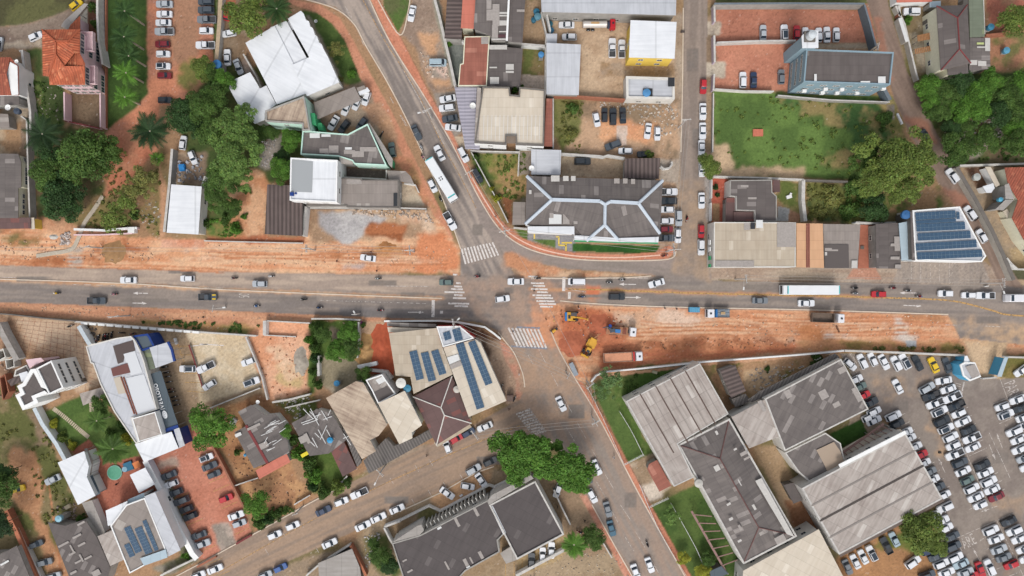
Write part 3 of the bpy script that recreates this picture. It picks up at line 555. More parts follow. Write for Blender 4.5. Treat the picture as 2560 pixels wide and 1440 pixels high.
lines('stop_line',PW,[(*T(22,333,280),*T(22,330,450),.8),(*T(22,1640,50),*T(22,1636,190),.8),(*T(22,415,388),*T(22,415,416),.8),(*T(22,1695,200),*T(22,1692,268),.7)])
def arrow(m,a,b,wd=.18,hl=2.0,hw=1.0):
    A=P(*a);B=P(*b);t=(B-A).normalized();nn=Vector((-t.y,t.x,0));c=B-t*hl;mb=MB()
    mb.add([(p.x,p.y,.034) for p in (A-nn*wd/2,c-nn*wd/2,c+nn*wd/2,A+nn*wd/2)],[(0,1,2,3)])
    mb.add([(p.x,p.y,.034) for p in (c-nn*hw/2,B,c+nn*hw/2)],[(0,1,2)])
    tag(mb.build('lane_arrow',m),kind='structure')
for t_,a,b,c,d_ in ((20,1480,213,1330,211),(20,1325,310,1470,314),(22,80,402,240,402),(23,360,124,190,122),(23,250,253,410,255),(24,1165,210,995,208),(24,1035,333,1215,340)): arrow(PW,T(t_,a,b),T(t_,c,d_),.2,1.3,.8)
for a,b,c,d_ in ((1243,555,1185,430),(1735,345,1685,215),(1620,310,1675,445),(1690,840,1550,890),(1540,1310,1480,1200)): arrow(PWF,T(34,a,b),T(34,c,d_),.16,1.6,.8)
lines('lane_line',PY,[(*a,*b) for a,b in zip(curve(Q(2100,741,2200,744,2300,747,2370,751,2420,760,2480,776,2530,788,2700,795)),curve(Q(2100,741,2200,744,2300,747,2370,751,2420,760,2480,776,2530,788,2700,795))[1:])],.42)
lines('lane_line',PY,[(*a,*b) for a,b in zip(Q(1420,723,1500,724,1700,732,1900,737,2100,741),Q(1500,724,1700,732,1900,737,2100,741))],.35)
lines('lane_line',PYF,[(*a,*b) for a,b in zip(curve(Q(500,1458,640,1378,800,1290,950,1215,1060,1165,1180,1112,1300,1064)),curve(Q(500,1458,640,1378,800,1290,950,1215,1060,1165,1180,1112,1300,1064))[1:])],.22)
lines('lane_line',PYF,[(*a,*b) for a,b in zip(curve(Q(905,-5,960,98,1040,225,1100,350,1150,440,1190,520)),curve(Q(905,-5,960,98,1040,225,1100,350,1150,440,1190,520))[1:])],.2)
lines('lane_line',PWF,[(*lerp(T(c,x0,y0),T(c,x1,y1),0),*T(c,x1,y1)) for c,x0,y0,x1,y1 in ((1,1615,400,1640,460),(1,1790,670,1820,725),(1,1900,970,1935,1035),(1,2010,1150,2080,1270),(1,1450,60,1520,180),(22,1280,830,1330,920),(22,1385,770,1460,915),(22,1510,1010,1580,1140),(22,1630,1250,1720,1405),(32,1425,165,1500,290),(32,1520,125,1595,262),(32,1645,355,1710,470),(32,1680,625,1780,800),(33,0,680,60,790),(33,45,570,115,690),(33,175,830,265,965),(33,100,880,165,1000),(33,305,1060,385,1195),(33,215,1105,290,1225),(33,430,1280,500,1410),(2,0,1150,60,1260),(2,0,640,440,1440))],.12)
lines('lane_line',PWF,[(x,700+(x-300) * .024+j,x+18,700.4+(x-300) * .024+j) for x in range(180,560,30) for j in (14,)]+[(x,752+(x-840) * .03,x+9,752.3+(x-840) * .03) for x in range(800,1060,16)]+[(960,715,1072,716),(2362,812,2392,813),(2462,815,2500,817),(0,693,40,694)],.14)
lines('lane_line',PWF,[(1410,722,1465,730),(1328,697,1620,695,.2)],.14)
# parking bays
PL=[]
for x0,y0,x1,y1 in ((1730,740,1890,742),(1790,829,1920,829),(1810,920,1950,921),(1825,1012,1980,1014),(1850,1103,2010,1106),(1870,1190,2045,1205),(1760,660,1850,930)): PL.append((*T(20,x0,y0),*T(20,x1,y1)))
for k in range(9): a=T(30,1370+k*58,560+k*112-(0));b=T(30,1460+k*58,520+k*112);PL.append((*a,b[0]+14,b[1]-6))
for k in range(10): a=T(31,-30+k*36,420+k*74);PL.append((a[0],a[1],a[0]+40,a[1]-18))
for x0,y0,x1,y1 in ((905,1340,905,1440),(978,1320,978,1440),(1048,1290,1045,1400),(1188,1220,1188,1320),(1330,1140,1330,1240)): PL.append((*T(32,x0,y0),*T(32,x1,y1)))
lines('parking_line',PY,PL,.14)
PL=[]
for x,y in ((40,530),(130,490),(250,440),(100,780),(240,700),(370,635),(515,570)): a=T(32,x,y);PL.append((a[0],a[1],a[0]+9,a[1]+16))
for x,y in ((700,1050),(860,975),(990,1190),(1630,600),(1760,540),(560,1210)): a=T(31,x,y);PL.append((a[0],a[1],a[0]+8,a[1]+14))
lines('parking_line',PWF,PL,.12)
PL=[]
def comb(x0,y0,x1,y1,dx,dy,n):
    for i in range(n):
        t=i/(n-1);a=T(34,x0+(x1-x0)*t,y0+(y1-y0)*t);PL.append((*a,a[0]+dx,a[1]+dy))
comb(1160,20,1490,850,-12,6,12);comb(1290,60,1610,760,44,-20,11);comb(860,65,1240,690,12,-6,10);comb(1720,40,1940,560,-2,1,6);comb(1560,1130,1680,1430,-6,3,5);comb(1200,1240,1290,1440,-14,6,4)
for i in range(12): t=i/11;a=T(34,1660+260*t,40+520*t);PL.append((a[0],a[1],a[0]+40,a[1]-18)) if i%2==0 else None
for i in range(6): a=T(34,1545+i*46,1130+i*84);PL.append((a[0],a[1],a[0]+45,a[1]-18))
for x,y in T(24,555,830),T(24,660,800),T(24,770,815),T(24,885,830),T(24,985,830): PL.append((x-15,y-6,x+3,y+30))
PL+=[(*T(24,510,810),*T(24,570,920)),(*T(34,1255,0),*T(34,1590,770)),(*T(34,1345,1115),*T(34,1830,900)),(*T(34,1690,970),*T(34,1915,1440)),(*T(34,1830,0),*T(34,1920,170)),(*T(24,2000,1070),*T(24,2140,1440)),(*T(24,1640,1100),*T(24,1610,1245),.4),(*T(24,1925,1320),*T(24,2240,1200)),(*T(34,1620,210),*T(34,1800,600)),(*T(24,1550,1110),*T(24,1610,1125)),(*T(24,1565,1135),*T(24,1610,1150))]
for x0,y0,x1,y1 in ((520,1030,570,1005),(560,1110,610,1085),(605,1195,660,1165),(655,1275,705,1245),(700,1340,750,1325)): PL.append((*T(24,x0,y0),*T(24,x1,y1)))
lines('parking_line',PWF,PL,.13)
for x0 in (2278,2301,2325,2348,2373): lines('forecourt_line',PWF,[(x0,656,x0+1,704)],.1)
lines('yard_line',PW,[(*T(20,1890,745),*T(20,2080,720)),(*T(21,0,720),*T(21,240,735))],.25)
def text(body,loc,size,ang,m,name,parent=None,z=.036,sx=1.0,ext=0.0,bold=0.0):
    cu=bpy.data.curves.new('lettering', 'FONT');cu.body=body;cu.size=size;cu.align_x = 'CENTER'; cu.align_y = 'CENTER'; cu.extrude=ext;cu.offset=bold
    o=bpy.data.objects.new('t',cu);COL.objects.link(o);bpy.context.view_layer.update()
    me=bpy.data.meshes.new_from_object(o.evaluated_get(bpy.context.evaluated_depsgraph_get()));bpy.data.objects.remove(o)
    me.materials.clear();me.materials.append(m);me.name=name
    q=mobj(name,me,parent,(loc[0],loc[1],z),R(ang));q.scale=(sx,1,1);return q
tag(text('PARE',P(2417,1357),4.4,27,PWF, 'road_lettering',sx=.48),kind='structure')
tag(text('PARE',P(2529,975),4.4,-68,PWF, 'road_lettering',sx=.48),kind='structure')
tag(text('50',P(612,739),4.0,89,PWF, 'road_lettering',sx=.3),kind='structure')
TJ=[]
for k in range(13): TJ.append((*lerp((30,795),(205,808),k/12),*lerp((-20,905),(215,990),k/12),.16))
for k in range(11): TJ.append((*lerp((28,800),(60,890),k/10),*lerp((200,812),(245,965),k/10),.16))
lines('tile_joint',wornpaint('faint red paving joint',C(206,152,124),.57),TJ)
# yellow tactile paving of the bank forecourt
lines('tactile_paving',W('yellow tactile paving',232,200,90),[(1390,592,1398,592),(1397,592,1397,613),(1396,613,1416,614),(1415,608,1415,628),(1404,607,1430,607),(1336,584,1336,597)],.4)
# ================================================================ BUILDINGS
def area2(p): return sum(p[i][0]*p[(i+1)%len(p)][1]-p[(i+1)%len(p)][0]*p[i][1] for i in range(len(p)))
def ccw(p): return p if area2(p)>0 else p[::-1]
def inset(p,d_):
    n=len(p);out=[]
    for i in range(n):
        a,b,c=Vector(p[i-1][:2]),Vector(p[i][:2]),Vector(p[(i+1)%n][:2])
        t1=(b-a).normalized();t2=(c-b).normalized();n1=Vector((-t1.y,t1.x));n2=Vector((-t2.y,t2.x))
        k=n1+n2;k=k/max(.35,k.length_squared)*2 if k.length>1e-4 else n1
        q=b+k*d_;out.append((q.x,q.y))
    return out
EPS=[0]
def eps(): EPS[0]=(EPS[0]+1)%9;return EPS[0] * .011
def roofmesh(name,faces,m,parent,org,ang,thick=.14,edge=None):
    """faces: lists of world points; the sheets run down each face's own slope, or along ang where it is flat"""
    vs=[];fs=[];uvs=[]
    for f in faces:
        f=[Vector(p) for p in f]
        nrm=Vector((0,0,0))
        for i in range(len(f)): nrm+=f[i].cross(f[(i+1)%len(f)])
        if nrm.z<0: f=f[::-1];nrm=-nrm
        nrm.normalize();g=Vector((nrm.x,nrm.y));
        if g.length > .035: g.normalize()
        else: g=Vector((math.cos(R(ang)),math.sin(R(ang))))
        u=Vector((-g.y,g.x));n=len(vs);k=len(f)
        vs+=f;fs.append(tuple(range(n,n+k)));uvs.append([(p.x*u.x+p.y*u.y,p.x*g.x+p.y*g.y) for p in f])
        lo=[p-Vector((0,0,thick)) for p in f];vs+=lo
        for i in range(k):
            j=(i+1)%k;fs.append((n+j,n+i,n+k+i,n+k+j));uvs.append([(0.3,.3)]*4)
    return mobj(name,mesh(name,[v-org for v in vs],fs,m,uv=uvs),parent)
PANE=mesh('pane',[(-.5,0,-.5),(.5,0,-.5),(.5,0,.5),(-.5,0,.5)],[(0,1,2,3)],M_glass)
FRM = {}
def windows(root,org,a,b,rows,n,ww=1.3,wh=1.1,margin=1.0,fm=None,name='window',glass=True):
    """n windows along the wall from a to b (world), one row for each sill height"""
    a,b=Vector(a[:2]),Vector(b[:2]);t=(b-a);ln=t.length
    if ln<ww + .5: return
    t.normalize();out=Vector((t.y,-t.x));rz=math.atan2(t.y,t.x)
    key=(ww,wh,(fm or M_offw).name,name)
    if key not in FRM:
        mb=MB();f = .08
        if name == 'window':
            mb.box((0,-.03,wh/2),(ww+2*f,.06,f));mb.box((0,-.03,-wh/2),(ww+2*f,.06,f));mb.box((-ww/2,-.03,0),(f,.06,wh-f));mb.box((ww/2,-.03,0),(f,.06,wh-f));mb.box((0,-.02,0),(.05,.04,wh-f))
        else: mb.box((0,-.03,0),(ww,.06,wh))
        FRM[key]=mb.build(name,fm or M_offw);me=FRM[key].data;bpy.data.objects.remove(FRM[key]);FRM[key]=me
    for z in rows:
        for i in range(n):
            p=a+t*(margin+(ln-2*margin)*((i + .5)/n))+out * .01
            w_=mobj(name,FRM[key],root,(p.x-org.x,p.y-org.y,z+wh/2),rz)
            if name == 'window':
                g=mobj('pane',PANE,w_,(0,-.01,0));g.scale=(ww - .06,1,wh - .06)
NB=[0]
def bld(name,label,cat,poly,z,wm,roof='mid',kind='flat',ang=0,par=None,rise=None,ridge=None,rname='roof',over=.15,win=None,gates=True,group=None,cap=None):
    """poly: roof outline in photograph pixels, seen at roof height z (m)"""
    z+=eps();pts=ccw([tuple(P(x,y,z)[:2]) for x,y in poly]);n=len(pts)
    org=Vector((sum(p[0] for p in pts)/n,sum(p[1] for p in pts)/n,0));root=empty(name,org);tag(root,label,cat,group)
    loc=[(p[0]-org.x,p[1]-org.y) for p in pts]
    if par:                       # parapet: wall ring that stands above the roof
        pm,ph,pt=par;zr=z-ph
        MB().prism(loc,0,zr).build('wall',wm,root)
        inn=inset(loc,pt);mb=MB()
        vs=[(*p,zr) for p in loc]+[(*p,z) for p in loc]+[(*p,z) for p in inn]+[(*p,zr - .05) for p in inn];fs=[]
        for i in range(n):
            j=(i+1)%n
            for k in range(3): fs.append((k*n+i,k*n+j,(k+1)*n+j,(k+1)*n+i))
        mb.add(vs,fs);mb.build('parapet',pm,root)
        rp=[(x+org.x,y+org.y) for x,y in inset(loc,pt - .02)];zt=zr + .06
    else:
        zr=z - .16;rp=pts;zt=z
        if cat in ('canopy', 'awning', 'carport'):
            for x,y in inset(loc,.35): MB().tube((x,y,0),(x,y,zr),.09,n=8).build('post',M_greyw,root)
        else:
            mb=MB();mb.prism(inset(loc,.12+over),0,zr)
            if kind == 'mono':
                g=Vector((math.cos(R(ang)),math.sin(R(ang))));ds=[p[0]*g.x+p[1]*g.y for p in loc];mx=max(ds);mn=min(ds)
                for v in mb.v:
                    if v.z>1: v.z+=(rise or .5)*((mx-v.x*g.x-v.y*g.y)/(mx-mn) - .5)
            mb.build('wall',wm,root)
    if kind == 'flat': roofmesh(rname,[[(*p,zt) for p in rp]],RF[roof],root,org,ang)
    elif kind == 'mono':
        g=Vector((math.cos(R(ang)),math.sin(R(ang))));ds=[p[0]*g.x+p[1]*g.y for p in rp];mx=max(ds);mn=min(ds)
        roofmesh(rname,[[(*p,zt+(rise or .5)*(mx-d_)/(mx-mn)-(rise or .5) * .5) for p,d_ in zip(rp,ds)]],RF[roof],root,org,ang)
    elif kind in ('gable', 'hip') and len(rp)==4:
        e=[(Vector(rp[(i+1)%4])-Vector(rp[i])).length for i in range(4)]
        o=0 if (e[0]+e[2]>e[1]+e[3])!=bool(ridge) else 1     # o: index of a long edge
        q=[Vector(rp[(o+i)%4]) for i in range(4)];wdt=min(e[1-o] if o else e[1],e[(o+3)%4])
        rs=rise or 1.3;m1=(q[1]+q[2])/2;m0=(q[3]+q[0])/2
        if kind == 'hip': L_=(m1-m0).length;k=min(.45,((q[1]-q[2]).length * .5)/L_);m0,m1=m0+(m1-m0)*k,m1+(m0-m1)*k
        v3=lambda p,h: Vector((p.x,p.y,h));A,B,Cc,D=[v3(p,zt) for p in q];M0,M1=v3(m0,zt+rs),v3(m1,zt+rs)
        faces=[[A,B,M1,M0],[Cc,D,M0,M1]]
        if kind == 'hip': faces+=[[B,Cc,M1],[D,A,M0]]
        else: MB().add([tuple(x-org) for x in (B,Cc,M1-Vector((0,0,.15)),D,A,M0-Vector((0,0,.15)))],[(0,1,2),(3,4,5)]).build('gable',wm,root)
        rf=roofmesh(rname,faces,RF[roof],root,org,ang)
        mb=MB();c_=cap or M_greyw;up=Vector((0,0,.06));mb.tube(M0-org+up,M1-org+up,.16,n=5)
        if kind == 'hip':
            for p,q_ in ((M0,A),(M0,D),(M1,B),(M1,Cc)): mb.tube(p-org+up,q_-org+up,.15,n=5)
        mb.build('ridge_cap',c_,root)
    NB[0]+=1
    if win is None and z>4.3:
        for i in range(n):
            a,b=Vector(pts[i]),Vector(pts[(i+1)%n]);t=b-a;mid=(a+b)/2;o_=Vector((t.y,-t.x)).normalized()
            if t.length>7 and o_.dot(-mid.normalized()) > .25:
                ai,bi=(a,b) if par else (a-o_ * .27,b-o_ * .27);k=max(1,int(t.length/5))
                windows(root,org,ai,bi,[1.1] if z<6.8 else [1.1,z-2.9],k)
    elif win:
        for (i,rows,k,ww,wh) in win:
            a,b=Vector(pts[i%n]),Vector(pts[(i+1)%n]);o_=Vector(((b-a).y,-(b-a).x)).normalized()*(0 if par else -.27)
            windows(root,org,a+o_,b+o_,rows,k,ww,wh)
    if gates and z>3.2:
        j=max(range(n),key=lambda i: (Vector(pts[(i+1)%n])-Vector(pts[i])).length);a,b=Vector(pts[j]),Vector(pts[(j+1)%n]);o_=Vector(((b-a).y,-(b-a).x)).normalized()*(0 if par else -.27)
        windows(root,org,a+o_,a+(b-a) * .25+o_,[0],1,1.0,2.1,.4,fm=M_dgrey,name='door')
    root['zt']=zt;return root
PE=[0]
def patch(root,q,z,m,name='roof_sheet',th=.05):
    """a replaced sheet lying on the roof; q in photograph pixels"""
    PE[0]=(PE[0]+1)%17;z+=PE[0] * .008;org=root.location;v=[P(x,y,z)-org for x,y in q];v=ccw(v);MB().prism([(p[0],p[1]) for p in v],z-org.z,z-org.z+th).build(name,m,root)
def patches(root,t_,z,m,rects,skew=0.0,name='roof_sheet'):
    for x,y,w_,h_ in rects:
        c=[(x,y),(x+w_,y),(x+w_,y+h_),(x,y+h_)];cx,cy=x+w_/2,y+h_/2;s_,c_=math.sin(R(skew)),math.cos(R(skew))
        patch(root,[T(t_,cx+(a-cx)*c_-(b-cy)*s_,cy+(a-cx)*s_+(b-cy)*c_) for a,b in c],z,m,name)
def beam(root,name,m,segs,z,wd=.35,h=.25):
    org=root.location
    mb=MB()
    for a,b in segs:
        A=P(*a,z if len(a)<3 else 0)-org if len(a)<3 else P(*a)-org;B=P(*b,z)-org if len(b)<3 else P(*b)-org;ribbon(mb,[A,B],wd,A.z-h/2,A.z+h/2) if abs(A.z-B.z) < .02 else mb.tube(A,B,wd/2,n=6)
    return mb.build(name,m,root)
M_sheet=W('pale replaced sheet',206,202,196,var=.08);M_sheetw=W('white translucent sheet',228,228,226,var=.04);M_sheetg=W('grey replaced sheet',172,164,158,var=.1)
M_rust=W('rust',140,84,66,var=.2)
# ---- pink tower block, north west corner
b=bld('apartment_building', 'pink building with orange terracotta roof and arched upper windows', 'building',Q(105,74,200,73,199,133,212,158,212,212,124,212,122,191,107,189),10,M_pink, 'terra', 'flat',90,over=.4,win=[])
zt=10.05
def custom_roof(b,faces,m,name='roof',ang=90):
    return roofmesh(name,[[P(*v) for v in f] for f in faces],m,b,b.location,ang)
custom_roof(b,[[(105,74,10.15),(200,73,10.15),(170,103,11.6),(139,103,11.6)],[(105,74,10.15),(139,103,11.6),(139,135,11.6),(107,189,10.15)],[(200,73,10.15),(199,133,10.15),(185,133,10.9),(170,103,11.6)],[(139,103,11.6),(170,103,11.6),(185,133,10.9),(160,165,11.1),(139,135,11.6)],[(139,135,11.6),(160,165,11.1),(122,191,10.15),(107,189,10.15)],[(160,165,11.1),(212,166,10.2),(212,212,10.2),(124,212,10.2),(122,191,10.15)]],RF['terra'], 'hipped_roof')
beam(b, 'ridge_cap',RF['terra'],[((105,74,10.25),(139,103,11.7)),((139,103,11.7),(170,103,11.7)),((200,73,10.25),(170,103,11.7)),((139,103,11.7),(139,135,11.7)),((139,135,11.7),(160,165,11.2)),((139,135,11.7),(122,191,10.25))],11,.4)
pw=[P(x,y,10) for x,y in Q(199,73,199,133,212,160,212,212,124,212)]
windows(b,b.location,pw[1]-Vector((.4,0,0)),pw[0]-Vector((.4,0,0)),[7.6,4.2,1.2],3,1.5,1.5,.4);windows(b,b.location,pw[3]-Vector((.4,0,0)),pw[2]-Vector((.4,0,0)),[7.6,4.2,1.2],3,1.3,1.5,.3);windows(b,b.location,pw[4]+Vector((0,.4,0)),pw[3]+Vector((0,.4,0)),[7.2,4,1.2],4,1.1,1.2,.5)
org=b.location
for px0,px1,py0,py1,z0 in ((200,222,80,128,6.4),(213,228,165,210,6.4)):   # balconies on the east side
    a_,b_=P(px0+8,py0,7),P(px1+6,py1,7);c_=(a_+b_)/2-org;w_=abs(b_.x-a_.x);l_=abs(a_.y-b_.y);mb=MB();mb.box((c_.x,c_.y,z0 - .1),(w_+1.2,l_,.2));mb.box((c_.x+w_/2 + .5,c_.y,z0 + .5),(.15,l_,1.0));mb.box((c_.x,c_.y+l_/2 - .08,z0 + .45),(w_ + .9,.14,.9));mb.box((c_.x,c_.y-l_/2 + .08,z0 + .45),(w_ + .9,.14,.9));mb.build('balcony',M_pink,b)
b=bld('house', 'low pink wing with old tiled porch north of the orange roofed tower', 'house',Q(176,62,200,40,200,73,172,73),4.0,M_pink, 'terra', 'flat',90)
bld('canopy', 'narrow weathered grey canopy beside the yellow car', 'canopy',Q(152,66,160,52,210,8,220,10,198,36,168,74),3.4,M_greyw, 'concrete', 'flat',45,gates=False)
b=bld('house', 'white house with rust tiled roof at the left edge', 'house',Q(-60,143,26,143,46,165,47,238,-60,238),6.0,M_white, 'terra2', 'flat',0)
custom_roof(b,[[(-60,143,6.15),(25,143,6.15),(16,184,6.9),(-60,184,6.9)],[(-60,184,6.9),(16,184,6.9),(28,238,6.15),(-60,238,6.15)]],RF['terra2'], 'tiled_roof');patch(b,Q(17,184,26,155,44,165,46,237,30,238),6.1,M_white, 'terrace',.08)
bld('shed', 'patchwork grey shed with a satellite dish by its corner', 'shed',Q(-50,241,47,241,48,262,-50,264),4.4,M_greyw, 'darkp', 'flat',90);bld('shed', 'small dark lean-to behind the white house at the left edge', 'shed',Q(-50,282,20,285,24,320,-50,320),3.0,M_greyw, 'mid', 'flat',0)
b=bld('house', 'cream walled house with dark patched roof at the left edge', 'house',Q(-70,383,43,384,50,405,50,468,43,470,43,545,-70,545),4.6,M_cream, 'darkp', 'mono',0,rise=.8,win=[(i,[1.6],4,1.0,.9) for i in range(7)])
bld('canopy', 'maroon striped canopy in front of the cream walled house', 'canopy',Q(-70,545,76,544,76,571,-70,573),3.6,M_greyw, 'maroon', 'mono',-90,rise=.4,gates=False);bld('garden_wall', 'yellow end wall of the maroon canopy', 'wall',Q(76,544,85,544,87,573,76,573),3.3,M_yel, 'cream',gates=False)
# ---- white roofs: the shed by the works and the school
bld('warehouse', 'long bright white flat roof beside a leaning grey wall', 'warehouse',Q(429,461,503,466,495,586,418,582),5,M_offw, 'white', 'mono',0,rise=.5)
tag(MB().prism([tuple(P(x,y)[:2]) for x,y in Q(502,500,513,505,512,560,499,562)],0,1.1).build('tarpaulin',W('blue tarpaulin',96,150,196,var=.12)), 'blue tarpaulin strip along the long white roof', 'tarpaulin')
sc_=lambda *a: TP(1,*a)
b=bld('school_building', 'western white metal roof wing of the big white complex', 'building',sc_(450,425,745,255,1085,930,770,1045),6.0,M_offw, 'white', 'mono',150,rise=.5)
bld('school_building', 'middle white roof wing of the complex, with the dark court cut in', 'building',sc_(700,270,862,205,1080,600,925,670),5.75,M_offw, 'white', 'mono',150,rise=.4,gates=False)
b=bld('school_building', 'eastern white roof wing with a stepped edge facing the avenue', 'building',sc_(880,190,1010,110,1040,140,1062,205,1090,212,1104,270,1128,280,1150,350,1170,362,1190,425,1215,440,1240,500,1280,570,1390,820,1068,960,920,650,1092,572),6.4,M_offw, 'white', 'mono',-25,rise=.5)
tag(MB().prism([tuple(P(x,y,3)[:2]) for x,y in sc_(930,400,975,372,1058,520,1012,545)],0,.4).build('planted_court',W('court soil',60,70,50,var=.3)), 'small dark planted court cut into the white complex', 'court')
bld('school_building', 'lower white metal roof on the west side of the white complex', 'building',sc_(260,830,500,720,600,885,665,855,765,1045,705,1088,648,1130,650,1200,550,1240,390,1060),5.0,M_offw, 'white', 'mono',150,rise=.4)
bld('covered_way', 'grey roof strip joining the two white school wings', 'roof',sc_(850,235,885,210,940,290,905,312),5.2,M_greyw, 'silver',gates=False)
b=bld('office_building', 'mint green walled building with brown stained fan shaped roof', 'building',sc_(650,1105,1040,958,1068,1100,1100,1300,1022,1305,1022,1240,655,1215),8.0,M_mint, 'stained', 'flat',70,par=(M_greyw,.5,.35))
tag(MB().prism([tuple(P(x,y,5)[:2]) for x,y in sc_(1110,1135,1150,1135,1165,1250,1125,1250)],0,5.4).prism([tuple(P(x,y,4)[:2]) for x,y in sc_(1165,1225,1210,1225,1230,1300,1180,1300)],0,3.6).build('stair_tower',M_green), 'stepped bright green stair block beside the mint walled building', 'stair block')
bld('carport', 'long slanted grey carport sheltering white cars', 'carport',sc_(1140,1025,1545,865,1612,1000,1165,1198),3.2,M_metal, 'mid', 'flat',65,gates=False)
bld('kiosk', 'small grey roofed kiosk at the roadside end of the carport', 'kiosk',sc_(1565,880,1640,852,1662,885,1582,915),3.0,M_greyw, 'mid');bld('kiosk', 'small white roofed kiosk next to the grey one by the avenue', 'kiosk',sc_(1580,915,1672,872,1700,910,1598,955),2.8,M_white, 'white')
# ---- dark roofs south of the school
b=bld('shop_building', 'dark patched roof with mint and green parapet near the avenue', 'building',Q(756,326,869,335,919,309,967,414,885,410,880,402,845,391,751,386),6,M_mint, 'darkp', 'flat',80,par=(M_mint,.4,.3))
patches(b,1,5.75,M_sheetw,[(1098,1332,100,48),(1215,1342,90,26)]);patches(b,11,5.75,M_sheetg,[(1290,95,95,75),(1195,125,90,45),(1600,110,165,45),(1520,150,120,60),(1440,140,110,40)]);patches(b,11,5.8,M_sheetw,[(1450,112,68,24)])
bld('garden_wall', 'green painted slanting fascia along the avenue side of the patched roof', 'wall',Q(919,308,924,308,982,398,980,420,972,412),5.2,M_green, 'concrete',gates=False,win=[])
bld('shed', 'pale corrugated box attached under the mint parapet', 'shed',Q(848,392,884,396,882,411,850,409),5.6,M_greyw, 'light')
b=bld('office_building', 'square bright white roof with an inset pale grey panel', 'building',Q(726,394,844,400,842,506,724,501),9,M_white, 'white', 'flat',90,par=(M_white,.35,.35))
patch(b,TP(11,915,232,1130,255,1120,565,915,555),8.72,roofmat('grey inset panel',C(186,190,192),var=.05,sw=1,sh=2), 'roof_panel',.06);mb=MB();c_=P(*T(11,922,582),8.9)-b.location;mb.box((c_.x,c_.y,9.0),(.9,.9,.7));mb.box((c_.x + .9,c_.y + .2,8.85),(.5,.4,.4));mb.build('roof_vent',M_navy,b)
bld('warehouse', 'dark corrugated roof shed with rusty upper half', 'shed',Q(668,461,757,464,755,590,662,585),5,M_dgrey, 'brownrib', 'flat',90);
b=bld('workshop', 'weathered grey roofed workshop east of the square white roof', 'building',Q(843,444,902,446,904,449,997,449,996,520,866,518,866,515,766,515,766,503,843,505),5,M_greyw, 'mid', 'flat',90,par=(M_dgrey,.25,.3));patch(b,TP(11,1465,425,1618,425,1618,480,1465,478),4.9,M_sheetg)
patch(b,TP(11,1935,570,1980,570,1980,700,1935,700),4.9,M_dark, 'skylight');bld('awning', 'grey tilted awning jutting toward the avenue pavement', 'awning',Q(967,426,1014,428,1026,440,1035,460,972,448),3.4,M_greyw, 'mid', 'flat',20,gates=False)
# ---- north centre
bld('shed', 'brown ribbed metal roof at the top edge', 'shed',Q(1119,-24,1158,-24,1154,98,1111,96),5,M_greyw, 'brownrib', 'flat',0)
bld('shed', 'bright salmon orange metal roof strip at the top edge', 'shed',Q(1158,-24,1190,-24,1184,72,1152,70),5.2,M_cream, 'red', 'flat',90)
b=bld('warehouse', 'dark roof with many pale replaced sheets and a white ridge line', 'warehouse',Q(1190,-24,1271,-24,1266,102,1229,100,1229,90,1184,72),6,M_greyw, 'darkp', 'flat',90)
patches(b,2,6.16,M_sheetg,[(865,0,50,90),(865,95,60,110),(925,40,70,220),(920,250,60,130)]);patches(b,2,6.18,M_sheet,[(990,120,95,20),(985,150,95,14),(985,205,90,50),(990,310,80,12),(915,385,150,16)]);patches(b,2,6.2,W('maroon sheet',96,66,70),[(978,345,78,30)]);beam(b, 'gutter',M_white,[((1273,-20),(1267,102))],6.25,.5)
b=bld('warehouse', 'plain dark roof right of the white ridge line at the top edge', 'warehouse',Q(1274,-24,1315,-24,1306,107,1268,103),5.6,M_greyw, 'dark', 'flat',0);patches(b,2,5.75,M_sheetg,[(1168,95,78,24)])
b=bld('warehouse', 'rust red metal roof between the alley and the patched dark roof', 'warehouse',Q(1161,91,1224,90,1217,215,1145,215,1150,160,1157,158),5,M_greyw, 'rust', 'flat',90,par=(M_cream,.12,.25));patches(b,2,5.05,M_sheetg,[(812,370,74,70)])
b=bld('warehouse', 'dark brown grey roof with two white patches beside the rust red roof', 'warehouse',Q(1223,112,1270,118,1307,122,1301,215,1218,215),4.5,M_greyw, 'dark', 'flat',90);patches(b,2,4.68,M_sheet,[(1058,640,80,58),(1058,708,80,22),(895,668,75,14),(890,450,180,45),(900,770,90,70)])
b=bld('commercial_building', 'large pale flat roof with parapet and two notches', 'building',Q(1206,216,1274,217,1276,236,1297,238,1298,217,1363,223,1360,365,1290,362,1289,340,1266,340,1265,362,1186,357),7,M_white, 'cream', 'flat',90,par=(M_dgrey,.55,.35));patches(b,2,6.55,W('stained concrete box',138,122,108),[(1062,1360,104,75)],name='roof_hatch')
beam(b, 'roof_rib',M_sheetw,[(T(2,x,1150),T(2,x-8,1400)) for x in range(840,1410,40)],6.62,.12,.05)
bld('garden_wall', 'cream side wall strip left of the large pale flat roof', 'wall',Q(1193,219,1203,220,1196,358,1186,357),6.6,M_cream, 'light',gates=False,win=[])
bld('canopy', 'lilac tiled canopy roof along the parked cars', 'canopy',Q(1136,217,1192,219,1186,357,1199,362,1199,374,1163,372),4,M_greyw, 'lilac', 'mono',180,rise=.4,gates=False)
bld('lean_to', 'narrow salmon roofed lean-to right of the large pale roof', 'shed',Q(1366,246,1381,247,1381,367,1360,366),3.4,M_brickw, 'rust', 'flat',0)
b=bld('warehouse', 'light grey flat metal roof above the overgrown plot', 'warehouse',Q(1366,108,1452,112,1447,237,1366,235),5,M_greyw, 'silver', 'mono',-90,rise=.5);bld('shed', 'small pale roofed annex with a white dish on it', 'shed',Q(1365,84,1393,84,1392,108,1367,107),3.4,M_greyw, 'silver')
bld('warehouse', 'big grey metal roof along the top edge above the truck yard', 'warehouse',Q(1352,-30,1692,-30,1689,39,1354,30),6.2,M_greyw, 'silver', 'mono',90,rise=.5)
